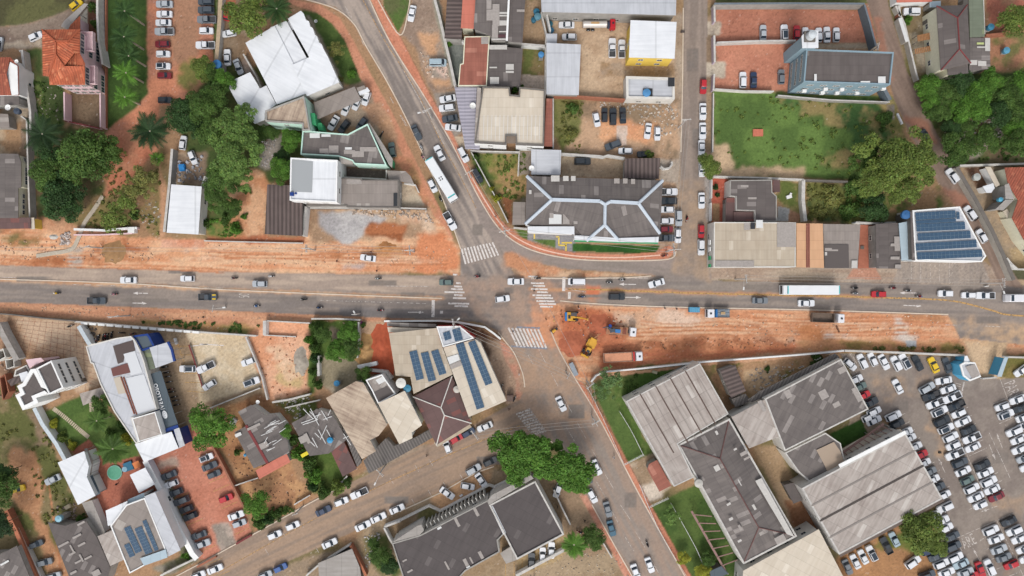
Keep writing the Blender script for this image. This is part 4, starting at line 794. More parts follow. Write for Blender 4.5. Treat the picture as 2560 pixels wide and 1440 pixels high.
bld('warehouse', 'square pale roof with bright yellow walls by the side street', 'warehouse',Q(1576,51,1692,54,1687,146,1572,144),7,M_yel, 'white', 'mono',0,rise=.4)
b=bld('office_building', 'low parapet building with a blue tank in a roof well', 'building',Q(1565,190,1687,194,1687,248,1566,246),4.4,M_offw, 'silver', 'flat',0,par=(M_offw,.5,.6));patches(b,3,4.0,M_dark,[(430,885,95,88)],name='tank_well');patches(b,3,4.3,M_dark,[(680,775,66,90)],name='roof_box')
b=bld('workshop', 'square plain concrete roof above the car yard', 'building',Q(1328,373,1403,375,1401,437,1328,436),4.6,M_greyw, 'silver', 'flat',0)
b=bld('shed', 'brown ribbed roof shed at the back of the bank yard', 'shed',Q(1562,396,1650,395,1647,447,1560,445),4,M_greyw, 'brownrib', 'flat',90)
# ---- the bank: hipped dark roof with pale blue ridges
z0,z1=6.2,8.2
b=bld('bank_building', 'hipped dark roof with broad pale blue ridges and a green white front', 'building',Q(1317,441,1655,452,1648,584,1646,604,1440,600,1436,580,1313,562),5.9,M_white, 'dark', 'flat',90,over=.05)
vA,vB,vC,vD=(1317,440,z0),(1657,451,z0),(1650,584,z0),(1313,560,z0);r1,r2,r3,r4=(1380,499,z1),(1500,503,z1),(1525,504,z1),(1596,508,z1);j0=(1513,511,z1 - .1);j1=(1512,562,z1 - .3);f1,f2=(1466,602,z0),(1548,602,z0)
custom_roof(b,[[vA,vB,r4,r3,j0,r2,r1],[vA,r1,vD],[vB,vC,r4],[r1,r2,j0,j1,f1,(1440,595,z0),(1436,568,z0),vD],[j1,f2,f1],[j0,r3,r4,vC,(1646,600,z0),f2,j1]],RF['darkp'], 'hipped_roof')
beam(b, 'ridge_cap',W('pale blue ridge metal',206,216,226,var=.05),[(p[:2]+(p[2] + .1,),q[:2]+(q[2] + .1,)) for p,q in ((vA,r1),(vD,r1),(r1,r2),(r2,j0),(j0,r3),(r3,r4),(r4,vB),(r4,vC),(j0,j1),(j1,f1),(j1,f2))],7,.85)
patches(b,12,6.9,M_sheet,[(1510,395,85,60),(1630,400,55,50),(1710,400,45,50),(1745,592,42,125),(1945,850,70,40),(1290,540,25,40)]);patches(b,12,7.0,M_sheetw,[(1490,820,110,60),(1535,770,80,110)]);patches(b,12,7.05,M_sheetg,[(1540,715,120,50),(1630,775,65,105),(1735,775,40,105),(1495,765,40,55)]);patches(b,13,6.8,M_sheetg,[(140,425,55,50),(230,425,45,50),(310,430,40,50)])
bld('porch', 'wide bright white parapet porch at the bank front', 'porch',Q(1319,566,1436,566,1436,586,1319,581),6.6,M_white, 'white',gates=False,win=[])
q_=bld('parapet_wall', 'white parapet with a green stripe facing the lawn', 'parapet',Q(1436,588,1548,595,1647,592,1646,606,1548,605,1436,600),6.7,M_white, 'white',gates=False,win=[])
mb=MB();A=P(1437,601,5.4)-q_.location;B=P(1645,607,5.4)-q_.location;ribbon(mb,[A,B],.5,3.6,5.5);mb.build('green_band',M_green,q_)
bld('pergola_roof', 'slatted grey strip roof on the west side of the bank', 'roof',Q(1283,505,1314,505,1312,562,1281,562),3.0,M_greyw, 'mid',gates=False)
# ---- north east
b=bld('apartment_building', 'tall blue grey building with a dark flat roof', 'building',Q(2016,122,2235,130,2226,212,2009,205),10,M_blue, 'dark', 'flat',90,par=(M_blue,.4,.35),win=[(i,[1.2,4.2,7.3],6,1.4,.9) for i in range(4)])
patches(b,4,9.8,M_sheetw,[(142,740,25,80),(605,810,95,22),(780,765,75,80)]);org=b.location
for i,(px,py,zz) in enumerate(((2055,232,3.2),(2063,228,6.5),(2092,236,3),(2104,232,6.2),(2142,238,3),(2010,232,5),(2208,222,7))):
    c_=P(px,py,zz)-org;y_=P(2100,209,10).y-org.y;MB().box((c_.x,y_ - .4,zz),(1.0,.7,.8)).build('air_conditioner',M_white,b)
b=bld('water_tower', 'blue grey stair tower with a round grey water tank', 'tower',Q(2004,90,2020,74,2046,76,2046,104,2046,120,2006,120),12,M_blue, 'white',gates=False,win=[])
mb=MB();c_=P(2032,85,14)-b.location;mb.box((c_.x,c_.y,12.3),(2.6,2.6,.5));mb.build('tank_platform',M_dgrey,b);mb=MB();mb.tube((c_.x,c_.y,12.55),(c_.x,c_.y,14),1.1,1.0,20);mb.tube((c_.x,c_.y,14),(c_.x,c_.y,14.3),1.0,.3,20);mb.build('tank',W('grey tank',206,212,216,var=.08),b)
mb=MB();tag(bld('house', 'large house with hipped dark roof and dull red ridges', 'house',Q(2341,15,2418,12,2427,158,2352,176),6.4,M_cream, 'dark', 'hip',0,rise=1.8,cap=M_maroon));b=bld('house', 'short dark wing at the south end of the red ridged house', 'house',Q(2368,168,2420,160,2421,183,2370,188),5.4,M_cream, 'dark', 'flat',0)
b=bld('shed', 'mossy green grey roof strip right of the red ridged house', 'shed',Q(2422,-20,2457,-20,2462,92,2425,93),4.6,M_greyw, 'green', 'flat',0);b=bld('shed', 'patched dark roof south of the mossy green roof', 'shed',Q(2425,94,2474,94,2476,172,2423,178),4.4,M_greyw, 'darkp', 'flat',0);patches(b,4,4.6,M_sheet,[(1780,610,82,50),(1770,465,90,14),(1700,600,70,50),(1850,380,50,130)]);patches(b,4,4.6,W('yellow green sheet',196,206,140),[(1768,425,70,20)])
for i,(q,lb) in enumerate(((Q(2295,88,2330,80,2334,97,2296,103), 'slatted brown wooden pergola, the northern of the pair'),(Q(2288,122,2332,113,2335,126,2290,135), 'slatted brown wooden pergola, the southern faded one'))):
    v=pp(q,2.6);root=empty('pergola',(v[0]+v[2])/2*1.0);root.location.z=0;tag(root,lb, 'pergola', 'pergolas by the red ridged house');mb=MB()
    for k in range(11): t=k/10;A=v[0].lerp(v[1],t)-root.location;B=v[3].lerp(v[2],t)-root.location;ribbon(mb,[A,B],.28,2.45,2.6)
    mb.build('slats',W('brown timber',176,128,88,var=.1),root);mb=MB();[mb.tube(p-root.location-Vector((0,0,2.6)),p-root.location-Vector((0,0,.15)),.08) for p in v];mb.build('posts',M_dgrey,root)
bld('shed', 'pale green grey box roof next to the white car and bush', 'shed',Q(2324,4,2352,2,2352,18,2325,18),3.4,M_greyw, 'blue');bld('house', 'white and red roof fragment at the top edge, right of the brown road', 'house',Q(2240,-30,2340,-30,2330,4,2242,6),3.6,M_white, 'red')
b=bld('house', 'grey brown L shaped roof behind the red paved porch', 'house',Q(1825,450,1930,449,1931,480,1942,490,1942,554,1888,554,1886,527,1840,526,1840,492,1824,490),4.6,M_offw, 'dark', 'flat',0,par=(M_greyw,.18,.25));patches(b,13,4.5,M_sheetg,[(1408,490,75,24),(1480,612,85,20)])
bld('shed', 'maroon sheet strip west of the L shaped roof', 'shed',Q(1815,494,1838,494,1838,527,1833,528,1833,555,1814,555),3.6,M_greyw, 'maroon');b=bld('shed', 'maroon ribbed roof tucked inside the L shaped roof', 'shed',Q(1834,529,1885,529,1886,553,1834,553),3.8,M_greyw, 'maroon');bld('canopy', 'small red brown roof strip east of the L shaped roof', 'canopy',Q(1932,449,1950,450,1950,480,1932,480),3.5,M_greyw, 'maroon',gates=False)
b=bld('supermarket', 'large beige roof with green signs on its street side', 'building',Q(1785,555,1990,556,1989,668,1784,668),6,M_offw, 'beige', 'flat',90,par=(M_offw,.15,.25));patches(b,13,6.0,M_sheetg,[(1440,870,60,70),(1150,1245,390,64),(1770,870,185,240)]);patches(b,13,6.1,M_dark,[(1505,868,45,62)],name='skylight');patches(b,13,6.3,M_sheetw,[(1560,840,68,80)],name='roof_box')
for y0,y1,m_ in ((600,612,M_white),(618,628,M_white),(640,650,M_green),(660,668,M_green)): A=P(1776,y0,4)-b.location;B=P(1776,y1,4)-b.location;mb=MB();x_=P(1784,600,6).x-b.location.x - .35;mb.box((x_,(A.y+B.y)/2,3.6),(.25,abs(A.y-B.y),1.6));mb.build('sign_panel',m_,b)
b=bld('shop_building', 'peach painted roof with two maroon ridge bands', 'building',Q(1991,558,2057,559,2060,670,1991,668),5.8,M_cream, 'peach', 'flat',90);patch(b,Q(2016,559,2019,559,2019,669,2016,669),5.98,M_maroon, 'ridge_band');patch(b,Q(2021,559,2024,559,2024,669,2021,669),5.98,M_maroon, 'ridge_band')
b=bld('shop_building', 'two tone grey roof right of the peach roof', 'building',Q(2058,560,2151,561,2144,671,2061,671),5,M_greyw, 'mid', 'flat',90);patch(b,TP(14,245,1085,485,1085,490,1320,245,1320),5.14,RF['dark'], 'roof_sheet');patches(b,14,5.25,M_sheet,[(515,1245,58,76),(248,1160,22,35),(325,1162,22,33)]);patches(b,14,5.25,M_sheetg,[(248,1120,70,30),(300,1135,80,16)])
b=bld('terrace', 'open red tiled courtyard between the grey and the dark roofs', 'terrace',Q(2151,562,2189,562,2191,671,2145,671),.6,M_brickw, 'redtile', 'flat',0,gates=False);patches(b,14,.8,M_dgrey,[(605,1098,35,34),(708,1190,22,24)],name='drain_cover')
b=bld('shop_building', 'dark grey roof with pale patches left of the solar roof', 'building',Q(2189,560,2246,557,2253,672,2191,671),4.8,M_greyw, 'dark', 'flat',0);patches(b,14,5.0,M_sheetg,[(942,1005,55,70),(905,1075,95,28),(945,1100,55,50),(905,1205,90,30),(950,1285,60,40)])
b=bld('shop_building', 'light blue metal roof strip beside the solar roof', 'building',Q(2247,558,2276,552,2279,651,2254,651),5.2,M_white, 'blue', 'flat',0);bld('roof_gutter_box', 'narrow dark roof strip along the west side of the solar roof', 'roof',Q(2276,530,2281,527,2288,651,2280,651),7.2,M_dgrey, 'dark',gates=False,win=[])
SOLB=bld('commercial_building', 'angular white roofed building covered with solar panels by the north east street', 'building',Q(2281,526,2400,516,2466,640,2455,655,2288,651),7,M_white, 'silver', 'flat',90,par=(M_white,.3,.35))
b=bld('house', 'terracotta house with yellow walls at the right edge', 'house',Q(2512,419,2640,416,2640,700,2560,600,2530,545,2545,500,2520,460),4.6,M_cream, 'terra2', 'flat',60);b=bld('tank_shelter', 'grey concrete slab with a dark open well for water tanks', 'shed',Q(2488,524,2514,499,2535,500,2508,526),5.0,M_greyw, 'concrete',gates=False);bld('tank_shelter', 'tilted grey slab roof beside the terracotta house at right', 'shed',Q(2512,462,2522,458,2536,498,2514,497),5,M_greyw, 'concrete',gates=False)
bld('shed', 'small white roof between the round tank and terracotta house', 'shed',Q(2457,466,2483,458,2487,470,2478,482,2466,482),3,M_white, 'white');bld('shed', 'white strip roof running down toward the grey concrete slab', 'shed',Q(2463,417,2477,417,2500,462,2490,468),3,M_white, 'cream')
b=bld('wall_ruin', 'broken cream wall blocks descending along the terracotta house', 'wall',Q(2508,528,2518,522,2545,565,2572,612,2560,618),2.6,M_cream, 'cream',gates=False)
b=bld('gatehouse', 'white and blue gatehouse with a grey square roof at the car park', 'gatehouse',Q(2400,912,2412,905,2438,906,2453,942,2425,953,2408,940),4.2,M_sky, 'silver', 'flat',60,par=(M_white,.3,.4),gates=False);patch(b,TP(24,1655,945,1745,918,1800,1030,1720,1062),4.1,M_sheetg, 'roof_panel',.12)
bld('gate_pillar', 'light blue gate pillar block left of the car park entrance', 'pillar',Q(2412,890,2418,889,2425,903,2410,906),4.0,M_sky, 'white',gates=False);bld('gate_pillar', 'tall light blue gate pillar right of the car park entrance', 'pillar',Q(2511,893,2521,893,2504,942,2493,941),3.8,M_sky, 'blue',gates=False)
# ---- south west
pl=lambda k,*a: TP(k,*a)
wp=[(x/6.545,840+y/6.545) for x,y in ((590,530),(840,400),(1040,850),(800,960))]
b=bld('apartment_building', 'white tower with a square dark roof and pink banded east front', 'building',Q(*[c for p in wp for c in p]),9.5,M_white, 'dark', 'flat',60,par=(M_white,.4,.35),win=[(i,[1.2,4.3,7.2],3,1.6,.9) for i in range(4)])
wq=[(x/6.545,840+y/6.545) for x,y in ((500,545),(585,535),(795,950),(770,940),(590,1015),(625,1090),(370,1215),(250,970),(330,925),(280,820),(370,770))]
b=bld('apartment_building', 'lower wing of the white tower, with an L shaped dark roof', 'building',wq,8.3,M_white, 'dark', 'flat',60,par=(M_white,.4,.9))
b=bld('house', 'pink roofed annex on the north side of the white tower', 'house',Q(66,899,104,894,112,902,88,912,76,921),6.5,M_pink, 'peach',gates=False);MB().prism([tuple((P(x,y,6.5)-b.location)[:2]) for x,y in Q(66,899,104,894,112,902,88,912,76,921)],6.5,6.75).build('roof_terrace',M_pink,b)
bld('house', 'small dark roof wedge west of the pink annex', 'house',Q(38,925,66,912,76,930,48,938,34,942),5.6,M_offw, 'dark', 'flat',60,par=(M_offw,.3,.3));bld('house', 'small plain white roof box west of the white tower', 'house',Q(47,934,67,928,76,945,54,955),7.4,M_white, 'white')
bld('shed', 'slatted brown roof left of the small white roof box', 'shed',Q(18,952,46,938,52,952,28,966),4,M_dgrey, 'brownrib', 'flat',60);bld('garden_wall', 'broad flaking grey concrete wall slab at the left edge', 'wall',Q(-4,798,12,832,48,897,36,905,-6,830),3.0,M_cap, 'concrete',gates=False)
for q,lb in ((Q(0,945,12,935,22,980,8,1000), 'brick room shell without roof, southernmost of the ruins'),(Q(-10,880,8,872,14,892,-8,904), 'white walled roofless room at the left edge'),(Q(14,900,34,896,36,916,18,922), 'roofless square room between the left edge and the tower')):
    v=[tuple(P(x,y,2.4)[:2]) for x,y in q];mb=MB();ribbon(mb,v+[v[0]],.25,0,2.5);tag(mb.build('ruined_wall',M_brickw if 'brick' in lb else M_offw),lb, 'ruin')
bld('shed', 'pale grey lean-to roof beside the tower garden', 'shed',pl(20,795,1215,1030,1150,1060,1240,830,1335),3.2,M_greyw, 'light', 'flat',60)
# the long curved shop with the dark sign canopy
SHOP=bld('commercial_building', 'long grey metal roofed shop with a curved navy trimmed front', 'building',Q(214,866,225,862,290,845,327,840,338,852,350,876,361,905,369,937,382,985,392,1024,330,1046,347,1104,340,1110,285,1030,250,960,232,910,226,908),6.2,M_offw, 'silver', 'flat',70,par=(M_offw,.3,.3))
patch(SHOP,pl(20,1130,740,1330,680,1355,785,1250,815,1235,900,1180,920),5.95,RF['brownrib'], 'roof_panel');patch(SHOP,pl(20,1235,820,1350,790,1425,1000,1310,1035),5.98,RF['white'], 'roof_panel');patch(SHOP,pl(20,1110,965,1275,910,1305,1005,1130,1045),6.05,RF['maroon'], 'roof_panel');patch(SHOP,pl(20,1265,1060,1440,1020,1560,1370,1370,1430,1300,1200),5.96,RF['white'], 'roof_panel');patch(SHOP,pl(20,1135,1060,1210,1040,1275,1210,1185,1220),5.96,RF['cream'], 'roof_panel')
beam(SHOP, 'gutter',M_rust,[(pl(20,1210,1050)[0],pl(20,1345,1420)[0]),(pl(20,1235,1050)[0],pl(20,1370,1425)[0])],6.1,.3)
b=bld('entrance_canopy', 'navy trimmed rounded canopy with a dark glazed top', 'canopy',Q(328,841,338,838,368,834,374,840,385,862,386,868,356,878,352,876,340,855),5.6,M_navy, 'darkflat',gates=False,par=(M_navy,.3,.5),win=[])
bld('canopy', 'pale green glass canopy strip between the shop and the white porch', 'canopy',Q(354,879,374,870,388,921,368,926,362,903),5.0,M_metal, 'green',gates=False,win=[]);MG=roofmat('green glass canopy',C(140,172,162),var=.03,stain=C(120,154,146),stainamt=.3)
b=bld('canopy', 'square white porch roof with a navy blue east edge', 'canopy',Q(374,869,420,855,430,875,436,903,389,920),5.8,M_white, 'silver',gates=False,win=[]);beam(b, 'navy_fascia',M_navy,[((420.5,854.5),(430.5,875)),((430.5,875),(436.8,903))],5.8,.5,.6)
SIGN=bld('shop_canopy', 'dark grey roof canopy with white letters and round emblem', 'canopy',Q(368,937,402,927,436,1035,447,1066,409,1078),4.6,M_navy, 'darkflat',gates=False,win=[])
beam(SIGN, 'navy_border',M_navy,[((387.5,1022),(407,1079)),((405,1080),(446,1066)),((438,1072),(446,1096))],4.75,1.0,.3)
o_=SIGN.location;wl=W('white sign letters',238,240,242,var=0)
for i,ch in enumerate('VELLOSO'):
    t=i/6;x_,y_=375+(430-30*t*6-430)*0+(27.5+(12.0-27.5)*t),950+(66+(14-66)*t);p_=P(x_+4 if 0 else x_+3.2,y_,4.8)-o_
    text(ch,p_,1.35,107,wl, 'sign_letter',SIGN,z=4.84,ext=.03,bold=.03)
p_=P(412,1036.5,4.8)-o_;mb=MB();mb.tube((0,0,0),(0,0,.06),1.0,n=24);mb.tube((0,0,.06),(0,0,.09),.62,.62,n=24,m=1);mb.tube((0,0,.09),(0,0,.12),.52,.52,n=24);mb.tube((0,0,.12),(0,0,.15),.14,n=12,m=1);q=mb.build('round_emblem',[wl,M_metal],SIGN,(p_.x,p_.y,4.80),R(107));q.scale=(1.05,.62,1)
p_=P(406.5,1022.6,4.8)-o_;MB().box((0,0,0),(1.3,.1,.06)).build('sign_bar',wl,SIGN,(p_.x,p_.y,4.86),R(17))
bld('shop_annex', 'square pale grey roof below the sign canopy', 'building',pl(30,1130,90,1330,32,1390,230,1190,292),7,M_white, 'light', 'flat',70,par=(M_white,.15,.25));bld('shop_annex', 'bright white flat roof with navy edge stripes, below the square pale roof', 'building',pl(30,1155,310,1470,203,1530,345,1235,465),5.4,M_navy, 'white', 'flat',70);bld('shop_annex', 'narrow grey roof strip at the navy striped corner', 'building',pl(30,1490,185,1535,168,1585,322,1535,345),5.0,M_navy, 'silver')
b=bld('house', 'white angular villa roof west of the swimming pool', 'house',pl(30,490,470,720,370,762,500,745,590,822,750,670,830),5.2,M_white, 'white', 'mono',150,rise=.4);bld('pool_house', 'grey glazed roof strip between the villa and its red patio', 'canopy',pl(30,745,590,790,575,860,735,822,752),3.6,M_cream, 'darkflat',gates=False);bld('pool_house', 'row of pale framed bays on the east side of the villa', 'canopy',pl(30,722,350,745,345,797,455,780,570,750,585,768,505),3.6,M_cream, 'mid',gates=False)
bld('pool_house', 'square white roof south east of the round pool', 'building',pl(30,1115,572,1245,510,1325,655,1190,730),3.8,M_white, 'white', 'mono',-30,rise=.3);bld('garden_wall', 'grey white terrace strip leading down from the villa', 'wall',pl(30,700,815,790,790,905,1070,840,1098),2.6,M_white, 'concrete',gates=False)
SOLS=bld('house', 'pale brown roofed house with three solar strips', 'house',pl(30,945,1010,1080,830,1240,770,1445,1270,1240,1350,1110,1420,1040,1250),6.4,M_white, 'mid', 'flat',62,par=(M_white,.3,.3));bld('house', 'long white metal roof strip beside the solar house', 'house',pl(30,1240,755,1332,720,1545,1222,1447,1272),6.6,M_white, 'silver', 'mono',-30,rise=.4);bld('house', 'white metal roof west of the solar house', 'house',pl(30,905,880,1090,798,1110,950,925,1012),5.8,M_white, 'white');bld('house', 'small light blue roof at the head of the solar house', 'house',pl(30,1095,785,1232,728,1240,762,1100,820),5,M_white, 'blue');bld('house', 'low white roof along the street side of the solar house', 'house',pl(30,1200,1290,1420,1212,1435,1282,1235,1352),6.7,M_white, 'blue');bld('house', 'pale grey square roof left of the solar house', 'house',pl(30,835,1100,970,1045,1085,1290,945,1355),5,M_white, 'light', 'flat',62)
b=bld('warehouse', 'dark roof dotted with pale sheets in the lower left', 'warehouse',pl(30,410,980,560,1010,730,955,830,1110,945,1370,905,1500,620,1520),4.4,M_greyw, 'dark', 'flat',62);patches(b,30,4.6,M_sheetg,[(620,1090,80,18),(665,1160,70,18),(495,1160,100,18),(610,1170,14,70),(590,1240,60,16),(690,1250,16,70),(720,1275,70,16),(640,1310,60,16),(600,1400,60,20),(660,980,70,18)],skew=-28);patches(b,30,4.62,M_sheetg,[(790,1390,70,50)],-28)
b=bld('shed', 'grey roof in the bottom left corner with one white strip', 'shed',pl(30,-150,1260,0,1250,60,1225,145,1180,250,1440,300,1560,-150,1560),4,M_greyw, 'darkp', 'flat',62);patches(b,30,4.2,M_sheetw,[(0,1320,80,16)],-28)
# houses between the lots
b=bld('house', 'patched grey shack roof with red ridge and a red front', 'house',Q(585,1081,617,1064,668,1157,633,1172),4.0,M_offw, 'darkp', 'mono',-150,rise=.7);b2=bld('house', 'larger patched slope right of the red ridge, with fallen white slats', 'house',Q(596,1029,628,1012,662,1038,688,1036,711,1063,723,1132,668,1157,617,1064),4.1,M_offw, 'darkp', 'mono',30,rise=.7);beam(b2, 'ridge_cap',M_maroon,[((615,1063),(669,1158))],4.5,.7);bld('lean_to', 'bright red metal lean-to on the shack front', 'shed',Q(639,1176,716,1133,726,1155,648,1198),3.4,M_offw, 'red', 'flat',-60);patches(b,31,4.35,M_sheetw,[(300,215,55,28)],-25);patches(b2,31,4.6,M_sheetg,[(510,295,75,50),(400,150,120,22)],-25)
mb=MB();random.seed(5)
for k in range(16): x_,y_=T(31,random.uniform(570,720),random.uniform(90,360));p_=P(x_,y_,4.6);mb.box((p_.x,p_.y,4.75+k * .03),(random.uniform(1.2,3.2),.14,.06),rz=R(random.choice((22,28,62,15,35))))
tag(mb.build('loose_slats',M_sheetw), 'loose white slats scattered over the shack roof', 'slats')
b=bld('house', 'derelict grey roof strewn with white slats, left of the stained warehouse', 'house',Q(729,1058,791,1023,829,1032,868,1098,822,1134,774,1140),4.2,M_offw, 'darkp', 'flat',62);patches(b,31,4.4,M_sheetg,[(850,235,80,60),(905,215,30,90)],-25);bld('shed', 'long grey tapering roof strip beside the stained warehouse', 'shed',Q(856,1075,866,1066,905,1156,893,1168),3.8,M_greyw, 'greyrib', 'flat',62);bld('shed', 'rusty brown tile roof littered with leaves', 'shed',Q(824,1122,858,1100,892,1172,857,1192),3.6,M_brickw, 'maroon', 'flat',62)
mb=MB()
for k in range(20): x_,y_=T(31,random.uniform(900,1110),random.uniform(20,140)) if k<12 else T(31,random.uniform(950,1280),random.uniform(180,320));p_=P(x_,y_,4.6);mb.box((p_.x,p_.y,4.5+k * .02),(random.uniform(1.5,4),.16,.06),rz=R(random.choice((-58,-62,20,-45,65))))
tag(mb.build('loose_slats',M_sheetw), 'loose white slats scattered over the derelict roof', 'slats');b=None
tag(MB().box((*P(771,1131,3)[:2],3.2),(4,.9,.1),rz=R(28)).box((*P(785,1125,3)[:2],3.25),(1.6,.7,.1),rz=R(20)).build('tarpaulin',W('yellow tarpaulin',236,216,60)), 'torn yellow tarpaulin at the derelict roof edge', 'tarpaulin')
bld('warehouse', 'long cream roof streaked with brown rust stains', 'warehouse',Q(815,995,890,953,908,957,968,1062,946,1090,925,1100,940,1128,905,1148),6,M_offw, 'stained', 'flat',-25)
b=bld('house', 'pale parapet roof with a dark square, right of the stained warehouse', 'house',Q(914,950,955,936,968,955,990,985,945,1010,930,978),6.6,M_white, 'mid', 'flat',60,par=(M_white,.3,.3));patch(b,TP(21,1725,1210,1870,1140,1935,1225,1785,1305),6.35,RF['dark']);patch(b,TP(21,1755,1080,1835,1040,1865,1085,1790,1125),6.38,M_sheetw)
bld('warehouse', 'bright white L shaped roof beside the maroon hipped roof', 'warehouse',Q(945,1008,1012,977,1055,1063,1029,1082,1031,1096,998,1111),7.4,M_white, 'cream', 'mono',-30,rise=.4);bld('shed', 'dark ribbed low roof in front of the white L shaped roof', 'shed',Q(908,1152,965,1095,985,1115,1030,1098,1078,1072,1086,1092,922,1184),3.4,M_greyw, 'greyrib', 'flat',-62);
b=bld('warehouse', 'big beige roof with three solar strips south of the crossing', 'warehouse',Q(972,833,1092,820,1106,868,1132,936,1034,985,1026,942,989,939),6.4,M_offw, 'beige', 'flat',90);SOLW=b;bld('terrace', 'tiled cream terrace strip along the north edge of the beige roof', 'terrace',Q(968,818,1092,821,1092,831,971,831),5.2,M_cream, 'cream', 'flat',0,gates=False);bld('lean_to', 'narrow grey brown strip roof facing the dusty pavement', 'shed',Q(967,806,1090,810,1091,818,968,816),4.2,M_offw, 'mid',gates=False)
SOLC1=bld('commercial_building', 'white flat roof wedge on the crossing corner, trimmed red', 'building',Q(1091,816,1150,815,1186,846,1107,868),7.4,M_redp, 'silver', 'flat',70,par=(M_white,.25,.3));SOLC2=bld('commercial_building', 'long cream roof with two solar strips on the crossing corner', 'building',Q(1108,869,1188,848,1201,857,1266,1002,1172,1043,1133,936),6.8,M_offw, 'cream', 'flat',-63);patch(SOLC2,TP(22,470,855,580,820,600,880,495,925),6.97,M_sheetw);patch(SOLC2,TP(22,495,930,600,885,625,930,512,975),6.96,M_sheetg)
b=bld('restaurant', 'maroon hipped roof with white ridge bands', 'building',Q(1033,992,1130,940,1179,1058,1091,1113),5.6,M_cream, 'maroon', 'hip',0,rise=1.5,cap=M_offw);bld('awning', 'long beige awning along the maroon roof, over parked cars', 'awning',Q(1085,1107,1174,1060,1179,1068,1093,1118),3,M_metal, 'beige',gates=False)
# south middle: dark roofs with white fins
b=bld('office_building', 'dark flat square roof with a pale parapet under the big trees', 'building',pl(32,762,832,1160,625,1408,1085,1002,1302),8,M_offw, 'vdark', 'flat',62,par=(M_cap,.45,.4));FB=bld('office_building', 'long dark roof with a row of white fins along the street', 'building',pl(32,-70,1160,170,1090,752,790,900,1075,838,1135,855,1235,560,1400,470,1500,60,1560),7,M_offw, 'vdark', 'flat',62,par=(M_greyw,.4,.3))
patches(FB,32,6.75,M_sheetg,[(640,850,26,80),(478,940,24,80),(680,1225,28,70),(550,1290,30,70),(605,1275,14,60),(395,1310,16,80),(60,1390,50,16),(20,1300,40,14)],-28);patches(FB,32,6.8,M_sheetw,[(318,1020,38,18),(570,1355,34,22)],-28)
a_,b_=P(*T(32,190,1060),6.2),P(*T(32,745,765),6.2);dr=(b_-a_).normalized();nr=Vector((-dr.y,dr.x,0))
for k in range(17):
    p_=a_.lerp(b_,(k + .5)/17)-FB.location+nr * .6;MB().box((0,0,0),(.2,.95,5.6),rz=0).build('fin',M_offw,FB,(p_.x,p_.y,3.0),math.atan2(dr.y,dr.x))
bld('garden_wall', 'raised pale parapet slab north of the dark square roof', 'wall',pl(32,752,790,790,745,1120,575,1145,605,765,828),8.2,M_cap, 'concrete',gates=False,win=[]);bld('garden_wall', 'pale parapet slab at the west end of the finned roof', 'wall',pl(32,-65,1150,150,1010,185,1000,205,1050,170,1088,-20,1140),7.4,M_cap, 'concrete',gates=False,win=[]);bld('garden_wall', 'white raised strip between the two dark flat roofs', 'wall',pl(32,770,842,795,838,910,1072,885,1085),7.7,M_white, 'white',gates=False,win=[]);bld('porch', 'small brown concrete porch south of the dark square roof', 'porch',pl(32,858,1245,945,1190,1000,1302,910,1335),3.2,M_dgrey, 'concrete',gates=False)
b=bld('shed', 'low stained concrete roof at the bottom edge with a red pole', 'shed',Q(795,1408,880,1372,900,1420,905,1460,800,1470),3,M_dgrey, 'concrete',gates=False)
# ---- south east: the big complex
b=bld('warehouse', 'pale ribbed shed roof in five strips, lower right', 'warehouse',Q(1565,1003,1750,908,1822,1035,1695,1110,1736,1193,1685,1217),7,M_offw, 'light', 'flat',-60,par=(M_cap,.12,.3));q0=[Q(1565,1003)[0],(1750,908)];
beam(b, 'valley_gutter',W('brown gutter',104,86,78),[(lerp((1565,1003),(1750,908),t),lerp((1652,1155),(1822,1035),t)) for t in (.19,.4,.6,.8)],7.0,.3,.14);beam(b, 'roof_rib',W('thin grey rib',160,150,144),[(lerp((1565,1003),(1750,908),t),lerp((1652,1155),(1822,1035),t)) for t in (.1,.3,.5,.7,.9)],6.98,.15,.12)
b=bld('shed', 'small dark brown ribbed roof beside the sandy patch', 'shed',Q(1800,926,1838,912,1865,978,1828,995),4.4,M_greyw, 'brownrib', 'flat',20);bld('shed', 'old timber coloured slat roof attached to the brown ribbed roof', 'shed',Q(1829,998,1864,984,1876,1002,1838,1018),3.6,M_greyw, 'greyrib', 'flat',70);bld('lean_to', 'two tone rust red roof by the pale ribbed shed', 'shed',pl(33,405,525,420,480,490,445,612,665,510,718),3.4,M_greyw, 'rust', 'flat',30)
b=bld('hall', 'long patched grey roof along the car park', 'building',Q(1912,997,2103,897,2172,1023,1962,1128),7,M_offw, 'darkp', 'flat',62,par=(M_cap,.12,.35));patches(b,24,6.95,M_sheetg,[(195,1180,80,90),(330,1300,70,50),(545,1150,50,150),(380,950,80,60),(140,1020,20,70),(30,1130,30,80)],-28);patches(b,23,6.95,M_sheetg,[(1600,1280,40,120),(1700,1260,30,90),(1850,1180,60,80)],-28)
bld('hall', 'pale light roof square between the ribbed shed and patched hall', 'building',Q(1829,1043,1911,999,1956,1088,1873,1121),6.7,M_offw, 'light', 'flat',62);bld('canopy', 'thin grey roof strip with rubble along the hall north side', 'canopy',Q(1868,1000,1900,978,2088,883,2100,894,1912,992,1880,1006),5.0,M_mint, 'greyrib', 'flat',62,gates=False)
b=bld('hall', 'low stained roof with loose pipes south of the patched hall', 'building',Q(1962,1132,2064,1082,2102,1108,2114,1160,2024,1205,1996,1180),5.8,M_offw, 'darkp', 'flat',62,par=(M_cap,.15,.3));patch(b,pl(34,140,360,290,290,345,370,385,480,240,560,215,500),5.9,RF['stained'], 'roof_panel')
